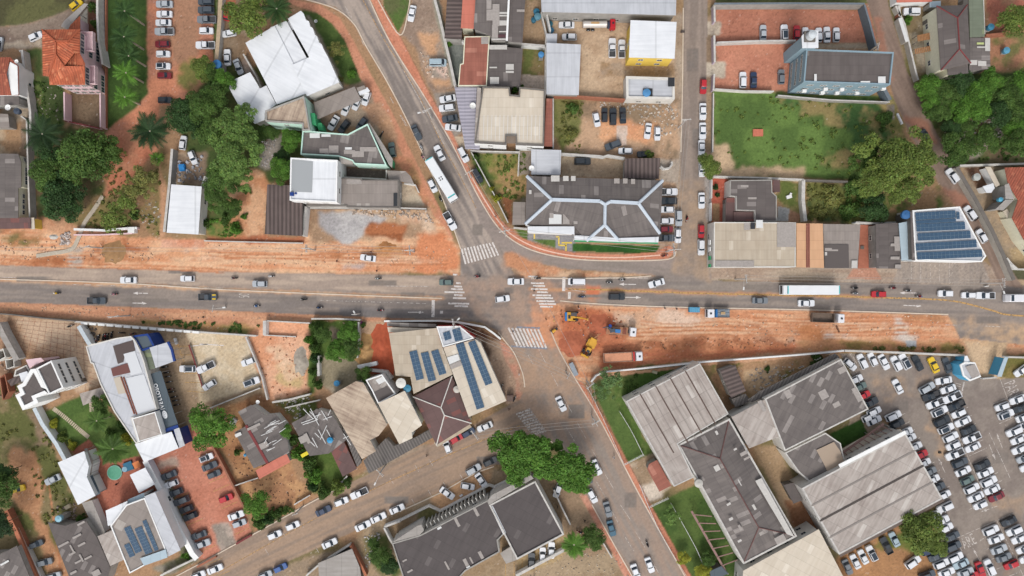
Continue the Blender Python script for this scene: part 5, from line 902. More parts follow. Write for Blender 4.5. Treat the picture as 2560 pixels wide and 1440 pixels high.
b=bld('hall', 'large hipped grey roof with dull red ridges and pale gutter', 'building',Q(1695,1112,1824,1046,1993,1341,1859,1411),6.8,M_offw, 'darkp', 'hip',0,rise=1.9,cap=W('dull red ridge',116,84,80),par=(M_cap,.25,.45));HIPB=b
for t_,m_,rc in ((33,M_sheet,[(1145,345,28,16),(1150,620,55,60),(1270,835,65,50),(1105,940,35,22),(1180,1130,34,18),(980,490,45,50),(1085,815,36,18),(990,195,20,35)]),(33,M_sheetg,[(1200,375,60,30),(1230,420,60,18),(1190,1000,20,50),(1360,1040,40,50),(1500,1095,90,60)])): patches(b,t_,8.1,m_,rc,-28)
patch(b,pl(33,1330,625,1385,600,1665,1105,1600,1080),7.6,M_sheet);b=bld('warehouse', 'huge pale gabled warehouse roof with dark centre gutter', 'warehouse',Q(2004,1221,2264,1083,2357,1247,2098,1387),7.6,M_cap, 'light', 'flat',62,par=(M_cap,.12,.4));gt=W('dark gutter',84,76,72)
A0,A1,B0,B1=(2004,1221),(2264,1083),(2098,1387),(2357,1247)
beam(b, 'valley_gutter',gt,[(lerp(A0,B0,.49),lerp(A1,B1,.49))],7.62,.5,.12);beam(b, 'roof_joint',W('grey roof joint',146,138,132),[(lerp(A0,B0,t),lerp(A1,B1,t)) for t in (.26,.74)],7.6,.45,.1);beam(b, 'edge_gutter',W('brown edge gutter',112,98,90),[(lerp(A0,B0,1.0),lerp(A1,B1,1.0))],7.3,1.2,.3);beam(b, 'white_gutter',M_white,[((2098,1165),(2264,1080))],7.8,.9,.3)
bld('hall', 'cream warehouse roof with stained edge at the bottom', 'warehouse',Q(1858,1427,2047,1323,2110,1445,2150,1530,1850,1530),7,M_offw, 'cream', 'flat',62)
for (a0,a1,c0,c1,n_,lb) in ((pl(33,785,885)[0],pl(33,1075,1395)[0],pl(33,945,905)[0],pl(33,1200,1340)[0],7, 'reddish concrete pergola ladder beside the hipped hall'),(pl(34,360,390)[0],pl(34,720,135)[0],pl(34,395,425)[0],pl(34,840,190)[0],9, 'reddish concrete pergola ladder above the huge warehouse')):
    v0=P(*a0,3);root=empty('pergola',(v0.x,v0.y,0));tag(root,lb, 'pergola');mb=MB();ribbon(mb,[P(*a0,3)-root.location,P(*a1,3)-root.location],.55,2.8,3.0);mb.build('beam',W('reddish concrete',160,128,120,var=.1),root)
    mb=MB()
    for k in range(n_): t=(k + .4)/n_;ribbon(mb,[P(*lerp(a0,a1,t),3.2)-root.location,P(*lerp(c0,c1,t),3.2)-root.location],.22,3.0,3.2)
    mb.build('slats',W('reddish concrete',160,128,120),root);mb=MB();[mb.box(P(*lerp(a0,a1,t),0)*1-root.location+Vector((0,0,1.4)),(.25,.25,2.8)) for t in (.02,.35,.68,.98)];mb.build('posts',M_greyw,root)
bld('canopy', 'cream panel roof under the reddish pergola beams', 'canopy',pl(34,345,360,600,215,620,235,860,180,880,200,400,440),2.6,M_cream, 'cream',gates=False)
for q,lb in ((pl(33,1575,660,1660,640,1740,790,1660,820), 'small dark roof in the sandy court'),(pl(33,940,1400,1040,1355,1100,1420,960,1480), 'dark navy slab roof at the pergola foot')): bld('shed',lb, 'shed',q,3.2,M_dgrey, 'dark' if 'sandy' in lb else 'darkflat',gates=False)
# ================================================================ SOLAR PANELS
M_pv=mat('solar cell blue',C(62,90,116),rough=.22,var=.08,scale=.8,spec=.5);M_pvf=W('panel frame',150,172,186,var=0,rough=.4,metal=.3)
def pv(label,quad,nu,nv,z,group,only=None):
    """quad: A (start), B (end of the u side), D (end of the v side)"""
    A,B,D=(P(x,y,z) for x,y in quad);u=(B-A)/nu;v=(D-A)/nv;c=(A+B+D+D+B-A)/4
    root=empty('solar_array',A+(B-A)/2+(D-A)/2,math.atan2(u.y,u.x));root.location.z=z;tag(root,label, 'solar panels',group)
    a_=math.atan2(u.y,u.x);rot=Matrix.Rotation(-a_,3, 'Z');ul=rot @ u;vl=rot @ v;mb=MB();g = .03
    q=[Vector((0,0,0))+ul*g/ul.length*1+vl*g/vl.length,ul*(1-g/ul.length)+vl*(g/vl.length),ul*(1-g/ul.length)+vl*(1-g/vl.length),ul*(g/ul.length)+vl*(1-g/vl.length)];cen=(ul+vl)/2
    o4=[Vector((0,0,0)),ul,ul+vl,vl];o4=[p+(cen-p) * .015 for p in o4]
    mb.prism([(p.x-cen.x,p.y-cen.y) for p in ccw(o4)],0,.06,1);mb.prism([(p.x-cen.x,p.y-cen.y) for p in ccw(q)],.06,.075,0)
    me=None
    for i in range(nu):
        for j in range(nv):
            if only and not only(i,j): continue
            p=rot @ (A+u*(i + .5)+v*(j + .5)-(A+(B-A)/2+(D-A)/2))
            if me is None: o=mb.build('panel',[M_pv,M_pvf],root,(p.x,p.y,.08));me=o.data
            else: mobj('panel',me,root,(p.x,p.y,.08))
    return root
g_ = 'solar panel rows on the angular white roof'
z=7.0
for lb,q,nu,nv in (('longest top row of solar panels on the angular roof',TP(14,1150,768,1550,744,1155,842),10,2),('single short row of panels, second from the top',TP(14,1155,846,1555,824,1158,880),5,1),('third row of solar panels from the top',TP(14,1160,883,1645,858,1165,958),12,2),('fourth row of solar panels from the top',TP(14,1172,975,1700,948,1178,1048),13,2),('fifth row of solar panels from the top',TP(14,1152,1076,1760,1040,1158,1148),15,2),('bottom row of solar panels on the angular roof',TP(14,1165,1165,1815,1136,1172,1238),16,2),('small end block of two panels beyond the longest top row',TP(14,1560,762,1592,760,1562,832),1,2)): pv(lb,q,nu,nv,z,g_)
for lb,q,nu,nv in (('left solar strip on the big beige roof',TP(22,168,780,240,1065,92,800),8,2),('middle solar strip on the big beige roof',TP(22,282,795,360,1080,207,812),8,2),('right solar strip on the big beige roof',TP(22,382,773,465,1012,310,795),7,2)): pv(lb,q,nu,nv,6.55, 'solar strips on the beige roof')
for lb,q,nu,nv,z in (('small square of four solar panels on the white wedge',TP(22,428,610,495,588,450,688),2,2,7.3),('six solar panels in a block on the white wedge',TP(22,520,578,598,558,552,695),2,3,7.3),('longest solar strip on the cream corner roof',TP(22,635,702,845,1352,557,727),17,2,6.95),('shorter solar strip nearest the avenue on the cream roof',TP(22,750,680,925,1110,680,707),12,2,6.95)): pv(lb,q,nu,nv,z, 'solar panels on the crossing corner roofs')
for lb,q,nu,nv in (('left solar strip on the pale brown house, with a step',TP(30,1118,1007,1218,1225,1065,1030),8,2),('middle solar strip on the pale brown house',TP(30,1215,1010,1310,1232,1155,1035),9,2),('narrow right solar strip on the pale brown house',TP(30,1255,955,1362,1212,1222,970),9,1),('low side block of the left solar strip',TP(30,1110,1155,1160,1262,1065,1175),4,1)): pv(lb,q,nu,nv,6.25, 'solar panels on the pale brown house')
# ================================================================ WATER TANKS AND DISHES
def tank(px,py,r,z,label,col=(70,130,172),h=1.1,group='water tanks on roofs and in yards'):
    p=P(px,py,z+h);root=empty('water_tank',(p.x,p.y,z));tag(root,label, 'water tank',group)
    m=W('tank plastic %d %d %d' % col,*col,var=.06,rough=.5);mb=MB();mb.tube((0,0,0),(0,0,h * .85),r * .9,r,20);mb.build('body',m,root)
    if z > .2 and z<3.3 and 'yard' in label: MB().box((0,0,-z/2),(r*1.5,r*1.5,z)).build('stand',M_greyw,root)
    mb=MB();mb.tube((0,0,h * .85),(0,0,h * .95),r*1.04,r * .98,20);mb.tube((0,0,h * .95),(0,0,h*1.08),r * .95,r * .3,20);mb.tube((0,0,h*1.08),(0,0,h*1.14),r * .28,n=10);mb.build('lid',m,root)
for a in ((*T(1,165,640),1.15,3.0, 'blue water tank standing in a yard among trees near the white complex',(60,120,176)),(*T(2,1365,112),.8,.0, 'teal water tank, top one of three in a cluster',(60,130,160)),(*T(2,1377,160),.9,1.0, 'pale teal water tank, the largest of three in a cluster',(98,146,164)),(*T(2,1338,195),.7,.0, 'dark teal water tank, lowest of three in a cluster',(50,110,134)),(*T(2,1412,542),.75,2.2, 'bright blue tank standing alone in the weedy yard',(84,150,206)),
          (*T(3,468,925),1.0,4.0, 'blue tank sunk in the roof well of the parapet building',(86,146,196)),(*T(4,1915,265),.85,2.4, 'blue tank in the red soil yard near a bush',(66,130,160)),(*T(4,2072,500),.85,.6, 'light blue tank on the grass yard at the right edge',(96,160,190)),(*T(14,1065,785),1.1,6, 'dark blue tank beside the solar covered roof',(60,108,160)),(*T(14,1775,408),.95,1.5, 'pale grey round tank right of the brown road',(186,190,184)),(*T(14,2012,635),.6,3.6, 'small sky blue tank in the dark open well',(96,180,210)),(*T(14,2060,640),.9,3.4, 'grey tank beside the small sky blue one in the well',(166,166,160)),
          (*T(21,1365,1115),.75,1.8, 'blue tank at the cluttered yard corner above the stained warehouse',(74,150,196)),(*T(21,2008,1112),1.25,6.4, 'large round white tank behind the white L shaped roof',(226,224,216)),(*T(21,2072,1165),.95,6.0, 'teal tank touching the large white tank',(66,136,166)),(*T(31,1112,278),.75,4.3, 'bright blue tank on the derelict slat strewn roof',(50,150,200)),(*T(31,384,405),.4,2.0, 'tiny blue tank at the west side of the shack yard',(80,150,190)),(*T(30,497,952),.85,3.0, 'pale blue tank in the yard junk pile at lower left',(150,196,214)),(*T(0,162,1108),.8,3.2, 'dark grey blue tank behind the patchwork shed',(70,80,96)),(*T(22,568,1175),.9,5.4, 'pale grey disc tank between the maroon and cream roofs',(196,190,180)),(*T(2,1500,235),.75,.0, 'dark teal tank under the sloping white beam',(50,112,130)),(*T(2,1510,300),.8,.0, 'blue green tank south of the sloping white beam',(60,126,160)),(*T(33,848,648),1.05,6.9, 'whitish round disc tank on the hipped hall gutter',(196,192,184))): tank(*a)
def dish(px,py,r,z,label):
    p=P(px,py,z + .8);root=empty('satellite_dish',(p.x,p.y,z));tag(root,label, 'satellite dish', 'satellite dishes');mb=MB();n=16
    vs=[(0,0,.5)];fs=[]
    for k,(rr,h) in enumerate(((r * .5,.58),(r,.85))): vs+=[(rr*math.cos(2*math.pi*i/n),rr*math.sin(2*math.pi*i/n),h) for i in range(n)]
    fs+=[(0,1+i,1+(i+1)%n) for i in range(n)]+[(1+i,1+n+i,1+n+(i+1)%n,1+(i+1)%n) for i in range(n)]
    mb.add(vs,fs).build('reflector',M_white,root);mb=MB();mb.tube((0,0,0),(0,0,.5),.05);mb.tube((0,0,.5),(.1,0,1.2),.03);mb.build('mast',M_dgrey,root)
for a in ((*T(0,78,1075),.75,4.6, 'white dish on the patchwork shed at the left edge'),(*T(2,728,1058),.8,4.2, 'white round dish on the lilac tiled canopy'),(*T(12,1315,322),.7,4.7, 'white dish on the edge of the square concrete roof'),(*T(1,1158,212),.45,.0, 'small white ring dish on the school lawn'),(*T(21,578,1300),.5,4.4, 'small pale dish by the dark shack at its north end'),(*T(0,165,615),.5,6.1, 'small white dish on the white house terrace')): dish(*a)
# ================================================================ BOUNDARY WALLS, one object per run
def wall(label,pts,h=2.3,th=.22,m=None,cap=None,name='boundary_wall',cat='wall',posts=0):
    """pts: the wall top as seen in the photograph"""
    v=[P(x,y,h) for x,y in pts];org=Vector((v[0].x,v[0].y,0));root=empty(name,org);tag(root,label,cat)
    mb=MB();ribbon(mb,[p-org for p in v],th,0,h - .08);mb.build('panel',m or M_greyw,root);mb=MB();ribbon(mb,[p-org for p in v],th + .1,h - .08,h);mb.build('coping',cap or M_cap,root)
    return root
wall('weathered wall between the white house and the green yard',Q(48,128,54,125,68,230,75,280,76,330),2.6,.5,M_cap)
wall('grey wall running down beside the cream house to the canopy',Q(52,290,66,300,70,440,74,545),2.4,.3,M_greyw)
wall('pink courtyard wall on the west of the brown court',Q(160,230,161,300),2.9,.25,M_pink,M_pink);wall('pink courtyard wall on the east of the brown court',Q(250,232,251,318),2.9,.25,M_pink,M_pink);wall('pink courtyard wall closing the court to the south',Q(162,302,250,321),1.2,.25,M_pink,M_maroon)
wall('tall mottled wall between the pink building and the palm lawn',Q(243,-40,243,40,246,100,256,160),3.2,.45,M_cap);wall('low brown edging wall east of the pink courtyard',Q(264,-40,264,200,264,320),.8,.25,M_brickw,M_brickw)
wall('tan boundary wall between brick car park and treed lane',Q(553,-40,548,60,540,155),2.2,.9,M_cap,W('tan coping',190,168,140,var=.15));wall('pale garden wall west of the school car lane',Q(608,135,640,190,655,225),2,.3,M_conc)
wall('grey wall leaning along the excavated yard left of the white roof',Q(430,372,423,460,410,580),2.8,.55,M_greyw);wall('short white wall end beside the blue tarpaulin',Q(512,440,502,470,501,495),2.4,.3,M_white);wall('low orange soiled wall along the works from the shed',Q(510,602,620,605,758,608),.8,.2,M_brickw)
wall('bluish wall along the corrugated shed and the gravel yard',Q(764,516,757,590),3.4,.5,M_white);wall('rubble topped wall behind the gravel yard',Q(775,520,870,520,1000,520,1066,522),2.0,.25,M_dgrey)
wall('white boundary wall of the small cream yard by the avenue',Q(1010,458,1038,462,1046,480),1.8,.2,M_white);wall('dark yard wall between the mint parapet and workshop',Q(846,442,965,448,966,425),3,.25,M_greyw)
wall('long mossy wall beside the steep unpaved lane',Q(1082,-20,1098,40,1112,100,1126,160,1138,215),2.4,.6,M_cap);wall('thin white wall crossing the alley roofs',Q(1115,98,1160,102),2.4,.35,M_white);wall('white wall stretching behind the dark roofs to the tank yard',Q(1228,103,1268,107,1364,115),2.6,.5,M_white)
wall('cream wall on the west of the truck yard',Q(1353,30,1366,85,1364,108,1363,240),2.6,.25,M_offw);wall('brick red wall between the truck yard and the car plot',Q(1384,239,1450,241,1565,249),2.4,.35,M_brickw,M_brickw);wall('grey wall along the east side of the red lean-to',Q(1383,246,1383,372),2.4,.25,M_greyw)
wall('slanting white beam wall over the teal tanks',Q(1366,30,1376,76),4.0,.3,M_white);wall('long white wall with a curl behind the bank yard',Q(1403,384,1500,390,1508,392,1520,388,1562,395),2.4,.35,M_white);wall('dark boundary wall of the weedy corner by the avenue',Q(1176,376,1200,378,1297,380),2,.25,M_greyw);wall('thin white railing wall curving down by the brick pavement',Q(1178,380,1205,430,1240,495,1270,556),1.5,.18,M_offw);wall('low white wall west of the bank yard',Q(1298,378,1295,438),2,.2,M_white)
wall('white wall of the bank lawn corner',Q(1284,569,1318,572),2.0,.3,M_white);wall('curved white gatepost wall at the bank side lane',Q(1652,416,1660,422,1674,420,1680,412,1680,404),1.6,.35,M_white)
wall('long slate grey wall at the top of the red gravel lot',Q(1786,9,1980,8,2162,9),3.4,.35,M_greyw,W('slate coping',118,128,136));wall('slate grey wall down the east side of the red gravel lot',Q(2162,12,2176,60,2190,115),3.4,.35,W('slate wall',110,122,130),W('slate coping',118,128,136));wall('lilac and grey wall at the west of the red gravel lot, upper part',Q(1786,12,1787,54),2.2,.4,W('lilac render',196,180,194));wall('lilac grey wall between the two concrete gateways',Q(1786,88,1787,155),2.2,.4,W('lilac render',196,180,194));wall('lilac grey wall below the lower gateway',Q(1786,185,1784,225),2.2,.35,W('lilac render',196,180,194))
wall('mossy white wall between the two red gravel lots',Q(1792,106,1890,102,1990,101),2.2,.3,M_cap);wall('thin wall below the lower red lot',Q(1788,222,1860,227,1935,228),1.8,.2,M_offw);wall('thin grey wall along the west of the large green lot',Q(1784,232,1782,380),1.4,.18,M_greyw);wall('slate blue short wall south east of the tall blue building',Q(2211,222,2226,250),3.0,.8,W('slate wall',110,122,130),W('slate coping',118,128,136));wall('grey wall along the north of the large green lot by the blue building',Q(1945,238,2080,250,2225,255),2.0,.2,M_greyw)
wall('cream wall along the bottom of the large green lot',Q(1784,441,1900,444,2010,449),2.2,.3,M_offw);wall('cream wall between the small yard and the weedy plot',Q(2009,449,2008,500,2014,553),2.2,.8,M_offw);wall('dark grey wall running east under the big spreading tree',Q(2014,450,2120,454),2.0,.35,M_dgrey,M_dgrey);wall('brown wall at the back of the weedy plot',Q(2200,490,2208,530),2.2,.5,M_greyw);wall('white wall band behind the shops and weedy plot',Q(2140,556,2185,558,2240,556),2.4,.35,M_white)
wall('white front fence of the red paved porch',Q(1780,446,1779,495),1.6,.25,M_white);wall('white front fence below the porch gate',Q(1778,507,1778,552),1.6,.25,M_white);wall('cream wall closing the red paved porch to the north',Q(1780,442,1822,444),1.6,.2,M_offw)
wall('mossy retaining wall right of the brown road, northern part',Q(2240,15,2262,60,2290,180,2296,200),2,.35,M_conc);wall('red brick wall and gate of the car yard near the hedge',Q(2248,15,2250,40),2.0,.5,M_brickw);wall('grey white sliding gate panel by the brown road',Q(2250,45,2268,104),2.2,.8,M_conc,M_sheetw);wall('brown wall left of the hedge beside the house yard',Q(2272,108,2290,185),1.8,.25,M_brickw);wall('long low grey wall across the plot at the right edge',Q(2400,414,2470,412,2600,408),2,.4,M_conc)
wall('broad grey retaining wall along the lower brown street',Q(2392,418,2440,500,2480,575,2510,640,2535,700),2.2,.9,M_conc,M_dgrey);wall('curved white wall at the corner of the right edge',Q(2518,645,2530,660,2545,673,2600,674),2.4,.3,M_white);wall('cream wall on the east edge of the red yard',Q(2458,-20,2462,85),2.4,.2,M_cream);wall('dark red brick wall across the right edge yard',Q(2465,88,2525,82),2.0,.5,M_brickw,M_brickw)
# south
wall('dark wall along the south pavement at the far left',Q(-30,783,20,786,110,796,188,803),1.8,.2,M_dgrey,M_dgrey);w_=wall('stepped white pier wall of the motorcycle yard',Q(186,804,260,810,400,822,520,832,640,840),1.6,.3,M_white);
mb=MB();fa,fb=P(200,806,1.6),P(500,830,1.6)
for k in range(14): p_=fa.lerp(fb,(k + .5)/14)-w_.location;mb=MB();mb.box((0,0,0),(1.7,.6,1.7));mb.build('pier',M_white,w_,(p_.x,p_.y - .15,.86),-.07)
wall('pale blue wall slab between the tiled lot and the motorcycle yard',Q(196,815,224,862),2.6,.95,M_white,W('pale blue coping',206,216,222));wall('cream kerb wall on the left edge of the soil plot',Q(614,842,640,905,655,945,668,1000),1.4,.3,M_offw);wall('brown kerb wall dividing the sandy lot from the bays',Q(472,862,482,890,494,930,506,968),.8,.25,M_conc,M_maroon);wall('grey wall under the sandy lot',Q(525,1020,600,990,650,970),1.2,.2,M_greyw)
wall('white grey block wall at the top of the orange plot',Q(661,802,661,838),2.4,.7,M_white,M_cap);wall('thin cream wall along the top of the orange plot',Q(664,802,775,808),1.6,.2,M_offw);wall('thin ruin wall inside the orange plot',Q(660,838,740,842),.8,.2,M_brickw);wall('broken white wall at the foot of the orange plot',Q(680,1006,720,1000,775,986),1.8,.35,M_white);wall('slim white wall between the hedge and the grey yard',Q(795,890,796,940),2.2,.5,M_white)
wall('mossy wall on the north of the green garden',Q(778,797,840,797,900,800),2.2,.3,M_offw);wall('grey wall on the east of the green garden',Q(896,805,897,850,893,895),2.2,.3,M_offw);wall('white slab wall in the grey yard',Q(894,918,942,908),2.4,.9,M_white,M_sheetw);wall('white angular wall north of the stained warehouse',Q(915,925,965,930,978,948),3,.5,M_white);wall('white wall lining the sunken pavement by the crossing',Q(960,803,1100,802,1148,806,1212,818,1232,832,1252,848),2.0,.35,M_offw,M_white)
wall('pale grey wall flanking the palm garden from the tower',Q(85,1020,105,1060,140,1110,162,1150),2.4,.9,M_white,W('pale blue coping',206,216,222));wall('long white wall beside the orange brick car park',Q(362,1152,400,1225,440,1310,480,1385,492,1398),2.6,1.25,M_white,M_white);wall('brick red wall along the dirt lane at the bottom left',Q(14,1277,40,1330,70,1400,100,1470),2.2,.9,M_brickw,W('salmon coping',196,122,90,var=.15));wall('whitewashed strip wall beside the brick red one',Q(44,1320,66,1370,105,1450),1.4,.5,M_offw)
wall('brown wall separating the orange car park from the dirt yards',Q(526,1108,560,1170,590,1230,612,1275),1.8,.35,M_brickw,W('brown coping',156,106,84));wall('brown wall between the two dirt yards',Q(582,1216,620,1203,645,1195),1.4,.2,M_brickw);wall('low wall of the dirt yard facing the slanting street',Q(735,1262,775,1238),1.2,.2,M_brickw);wall('grey blue street wall under the solar house',Q(400,1440,440,1420,490,1396),2,.4,M_greyw);wall('red street wall at the foot of the orange car park',Q(492,1418,540,1392),.8,.4,M_brickw,M_brickw);wall('short red street wall right of the car park exit',Q(590,1360,628,1338),.8,.4,M_brickw,M_maroon)
wall('cream wall at the corner of the derelict yard',Q(712,1020,800,1000),1.4,.2,M_offw);wall('curved grey wall end by the flowering hedge',Q(842,1210,855,1205,868,1190),1.2,.3,M_conc)
wall('pale blue fence wall in front of the finned building',Q(1000,1302,1072,1266,1100,1279,1222,1214,1236,1219,1276,1200),1.8,.3,M_white);wall('pale blue yard wall behind the three parked cars',Q(1290,1440,1350,1408,1410,1376),2.0,.6,M_white);wall('slate blue wall east of the dark square roof',Q(1385,1225,1405,1270,1426,1312),2,.3,W('slate wall',110,122,130));wall('white wall at the corner of the rubble plot',Q(960,1320,975,1350,1000,1385,1010,1440),2.4,.35,M_white);wall('white wall turning along the rubble plot by the street',Q(960,1318,1000,1303),2.2,.4,M_white);wall('salmon wall of the low concrete shed',Q(876,1365,893,1395,915,1440),2.2,.5,M_brickw,W('salmon coping',196,122,90,var=.15));wall('cream wall on the street side of the low concrete shed',Q(765,1440,800,1410,875,1362),1.6,.3,M_offw)
wall('slim white fence at the lower brick pavement',Q(1508,1358,1530,1395),1.2,.2,M_white)
# south east fences
wall('white railing wall of the works along the green strip',Q(1478,955,1490,940,1510,930,1600,922,1760,905,1990,888,2060,882,2110,877),2.0,.3,M_offw,M_white);wall('white wall along the north edge of the car park',Q(2112,877,2250,882,2412,889),2.2,.4,M_white);wall('white wall right of the blue gate pillar',Q(2520,893,2600,895),2.2,.3,M_white);wall('white fence rail between gatehouse and pillar',Q(2457,947,2492,944),1.2,.2,M_white)
for i,(pts,lb) in enumerate(((Q(1467,965,1500,1030,1560,1160), 'metal fence along the brick pavement, upper part'),(Q(1600,1213,1650,1330,1716,1440), 'metal fence along the brick pavement, lower part'),(Q(1550,1030,1580,1080,1610,1140), 'posts and wire fence inside the upper green strip'),(Q(1680,1262,1740,1370,1765,1430), 'posts and wire fence inside the lower lawn'),(Q(1562,1163,1610,1138), 'white gate fence north of the sandy yard'),(Q(1624,1270,1672,1247), 'white gate fence south of the sandy yard'))):
    v=[P(x,y,1.6) for x,y in curve(pts,7)];org=Vector((v[0].x,v[0].y,0));root=empty('metal_fence',org);tag(root,lb, 'fence');mb=MB()
    for z_ in (.5,1.0,1.5): ribbon(mb,[p-org for p in v],.07,z_,z_ + .07)
    mb.build('rails',M_sheetw,root);mb=MB();[mb.tube((p.x-org.x,p.y-org.y,0),(p.x-org.x,p.y-org.y,1.7),.06,n=6) for p in v];mb.build('posts',M_sheetw,root)
# works trench edging and pipes
tag(MB().box((0,0,.6),(3.6,1.2,1.2)).build('bus_shelter',W('shelter grey',158,166,174),None,P(1433,922),R(-65)), 'grey bus shelter box roof at the works corner', 'shelter');wall('pink trimmed ruined footing by the excavation',Q(184,573,260,576,328,570,342,570),1.4,.5,M_pink,M_white);wall('pink lower edge of the ruined footing',Q(184,587,250,587,330,583),.9,.25,M_pink,M_pink)
tag(MB().box((0,0,.8),(1.7,1.5,1.6)).build('concrete_box',M_white,None,P(336,576)), 'white block at the end of the ruined footing', 'block')
# drain channel
mb=MB();ribbon(mb,pp(curve(Q(258,490,235,525,212,558,195,600,178,624,130,634,92,640))),1.0,0,.25);tag(mb.build('drain_channel',W('drain concrete',196,184,166,var=.15)), 'curving pale concrete drain leading into the excavation', 'drain')
# sunken stepping stone path
for pts,n_,lb in ((Q(135,1022,165,1045,200,1075,222,1093),26, 'stepping slab path curving across the palm garden'),(Q(228,1005,230,1030),7, 'short stepping slab path by the grey roof')):
    c_=curve(pts,12);mb=MB()
    for k in range(n_): t=k/n_*(len(c_)-1.01);a,b_=c_[int(t)],c_[int(t)+1];p_=P(*lerp(a,b_,t%1));tt=P(*b_)-P(*a);mb.box((p_.x,p_.y,.04),(.35,1.1,.08),rz=math.atan2(tt.y,tt.x))
    tag(mb.build('stepping_stones',W('pale slabs',206,190,166,var=.1)),lb, 'path')
# the pool
p_=P(288,1181);root=empty('swimming_pool',p_);tag(root, 'round turquoise pool with a square blue spa beside it', 'pool');mb=MB();mb.tube((0,0,0),(0,0,.35),1.95,n=28);mb.build('rim',W('pool rim',150,196,180),root);mb=MB();mb.tube((0,0,.35),(0,0,.38),1.75,n=28);mb.build('water',mat('pool water',C(108,178,148),rough=.08,var=.1,scale=2),root)
q=P(323,1165)-p_;MB().box((q.x,q.y,.25),(2.3,2.3,.5),rz=R(20)).build('spa',W('spa blue',60,120,150,rough=.2),root);q=P(314,1172)-p_;mb=MB();mb.tube((q.x,q.y,.3),(q.x,q.y,.56),.7,n=16);mb.build('spa_seat',W('spa pale',150,190,210),root)
tag(MB().box((0,0,1.2),(1.8,1.7,.08),rx=.1).tube((-.7,-.7,0),(-.7,-.7,1.2),.05).tube((.7,.7,0),(.7,.7,1.3),.05).build('sun_shade',W('orange cloth',232,140,86,var=.06),None,P(348,1159),R(25)), 'orange cloth shade beside the pool', 'sun shade')
# ================================================================ SOIL HEAPS, DEBRIS
def heap(px,py,rx,ry,h,rgb,label,rz=0,name='soil_heap',cat='heap'):
    n=40;vs=[];fs=[];rr=9;sd=random.random()*50
    for i in range(rr+1):
        t=i/rr
        for k in range(n):
            a=2*math.pi*k/n;w_=1 + .3*mnoise.noise(Vector((math.cos(a)*1.4+sd,math.sin(a)*1.4,0))) + .22*mnoise.noise(Vector((math.cos(a)*4+sd,math.sin(a)*4,5)))
            x,y=math.cos(a)*rx*t*w_,math.sin(a)*ry*t*w_;z_=h*(math.cos(min(1,t)*math.pi) * .5 + .5)*(1 + .35*mnoise.noise(Vector((x,y,sd)))) - .03
            vs.append((x,y,z_))
    for i in range(rr):
        for k in range(n): j=(k+1)%n;fs.append((i*n+k,(i+1)*n+k,(i+1)*n+j,i*n+j))
    o=mobj(name,mesh(name,vs,fs,W('soil %d %d %d' % rgb,*rgb,var=.16,scale=1.2,bump=.5),smooth=True),None,P(px,py),R(rz));return tag(o,label,cat)
random.seed(3)
for a in ((*T(10,1135,1160),3.9,3.4,.5,(166,128,88), 'round flat khaki soil heap north of the main road'),(*T(21,1665,790),3.6,4.6,1.6,(190,150,100), 'tan sand heap between the garden and the beige roof'),(*T(21,1830,790),5.2,7.2,1.4,(196,98,66), 'deep red soil heap against the beige roof building'),(1432,858,4.2,3.8,.7,(186,108,78), 'round red soil heap left of the yellow loader'),(1500,812,4.4,3.2,.6,(184,104,74), 'red brown soil heap under the drill arm'),(*T(10,540,1010),1.5,.8,.4,(200,196,188), 'small pale rubble heap by the drain')): heap(*a)
heap(*T(11,1870,1110),2.8,1.5,.5,(186,130,82), 'small brown soil heap by the cable posts');heap(*T(21,1005,890),2.2,3.9,.8,(176,166,152), 'grey gravel heap on the orange plot')
def scatter(label,poly,n,rgb,sz,name='rubble',z=.02,seed=1,hgt=.5):
    random.seed(seed);xs_=[p[0] for p in poly];ys_=[p[1] for p in poly];mb=MB();k=0
    while k<n:
        x,y=random.uniform(min(xs_),max(xs_)),random.uniform(min(ys_),max(ys_))
        if not inside(poly,np.array([x]),np.array([y]))[0]: continue
        p=P(x,y);s_=sz*random.uniform(.4,1.3);mb.box((p.x,p.y,z+s_*hgt * .4),(s_,s_*random.uniform(.4,1),s_*hgt),rz=random.random()*3,taper=.6,m=k%2);k+=1
    m2=tuple(int(c * .8) for c in rgb)
    return tag(mb.build(name,[W('rubble %d %d %d' % rgb,*rgb,var=.1),W('rubble %d %d %d' % m2,*m2,var=.1)]),label, 'rubble',None, 'stuff')
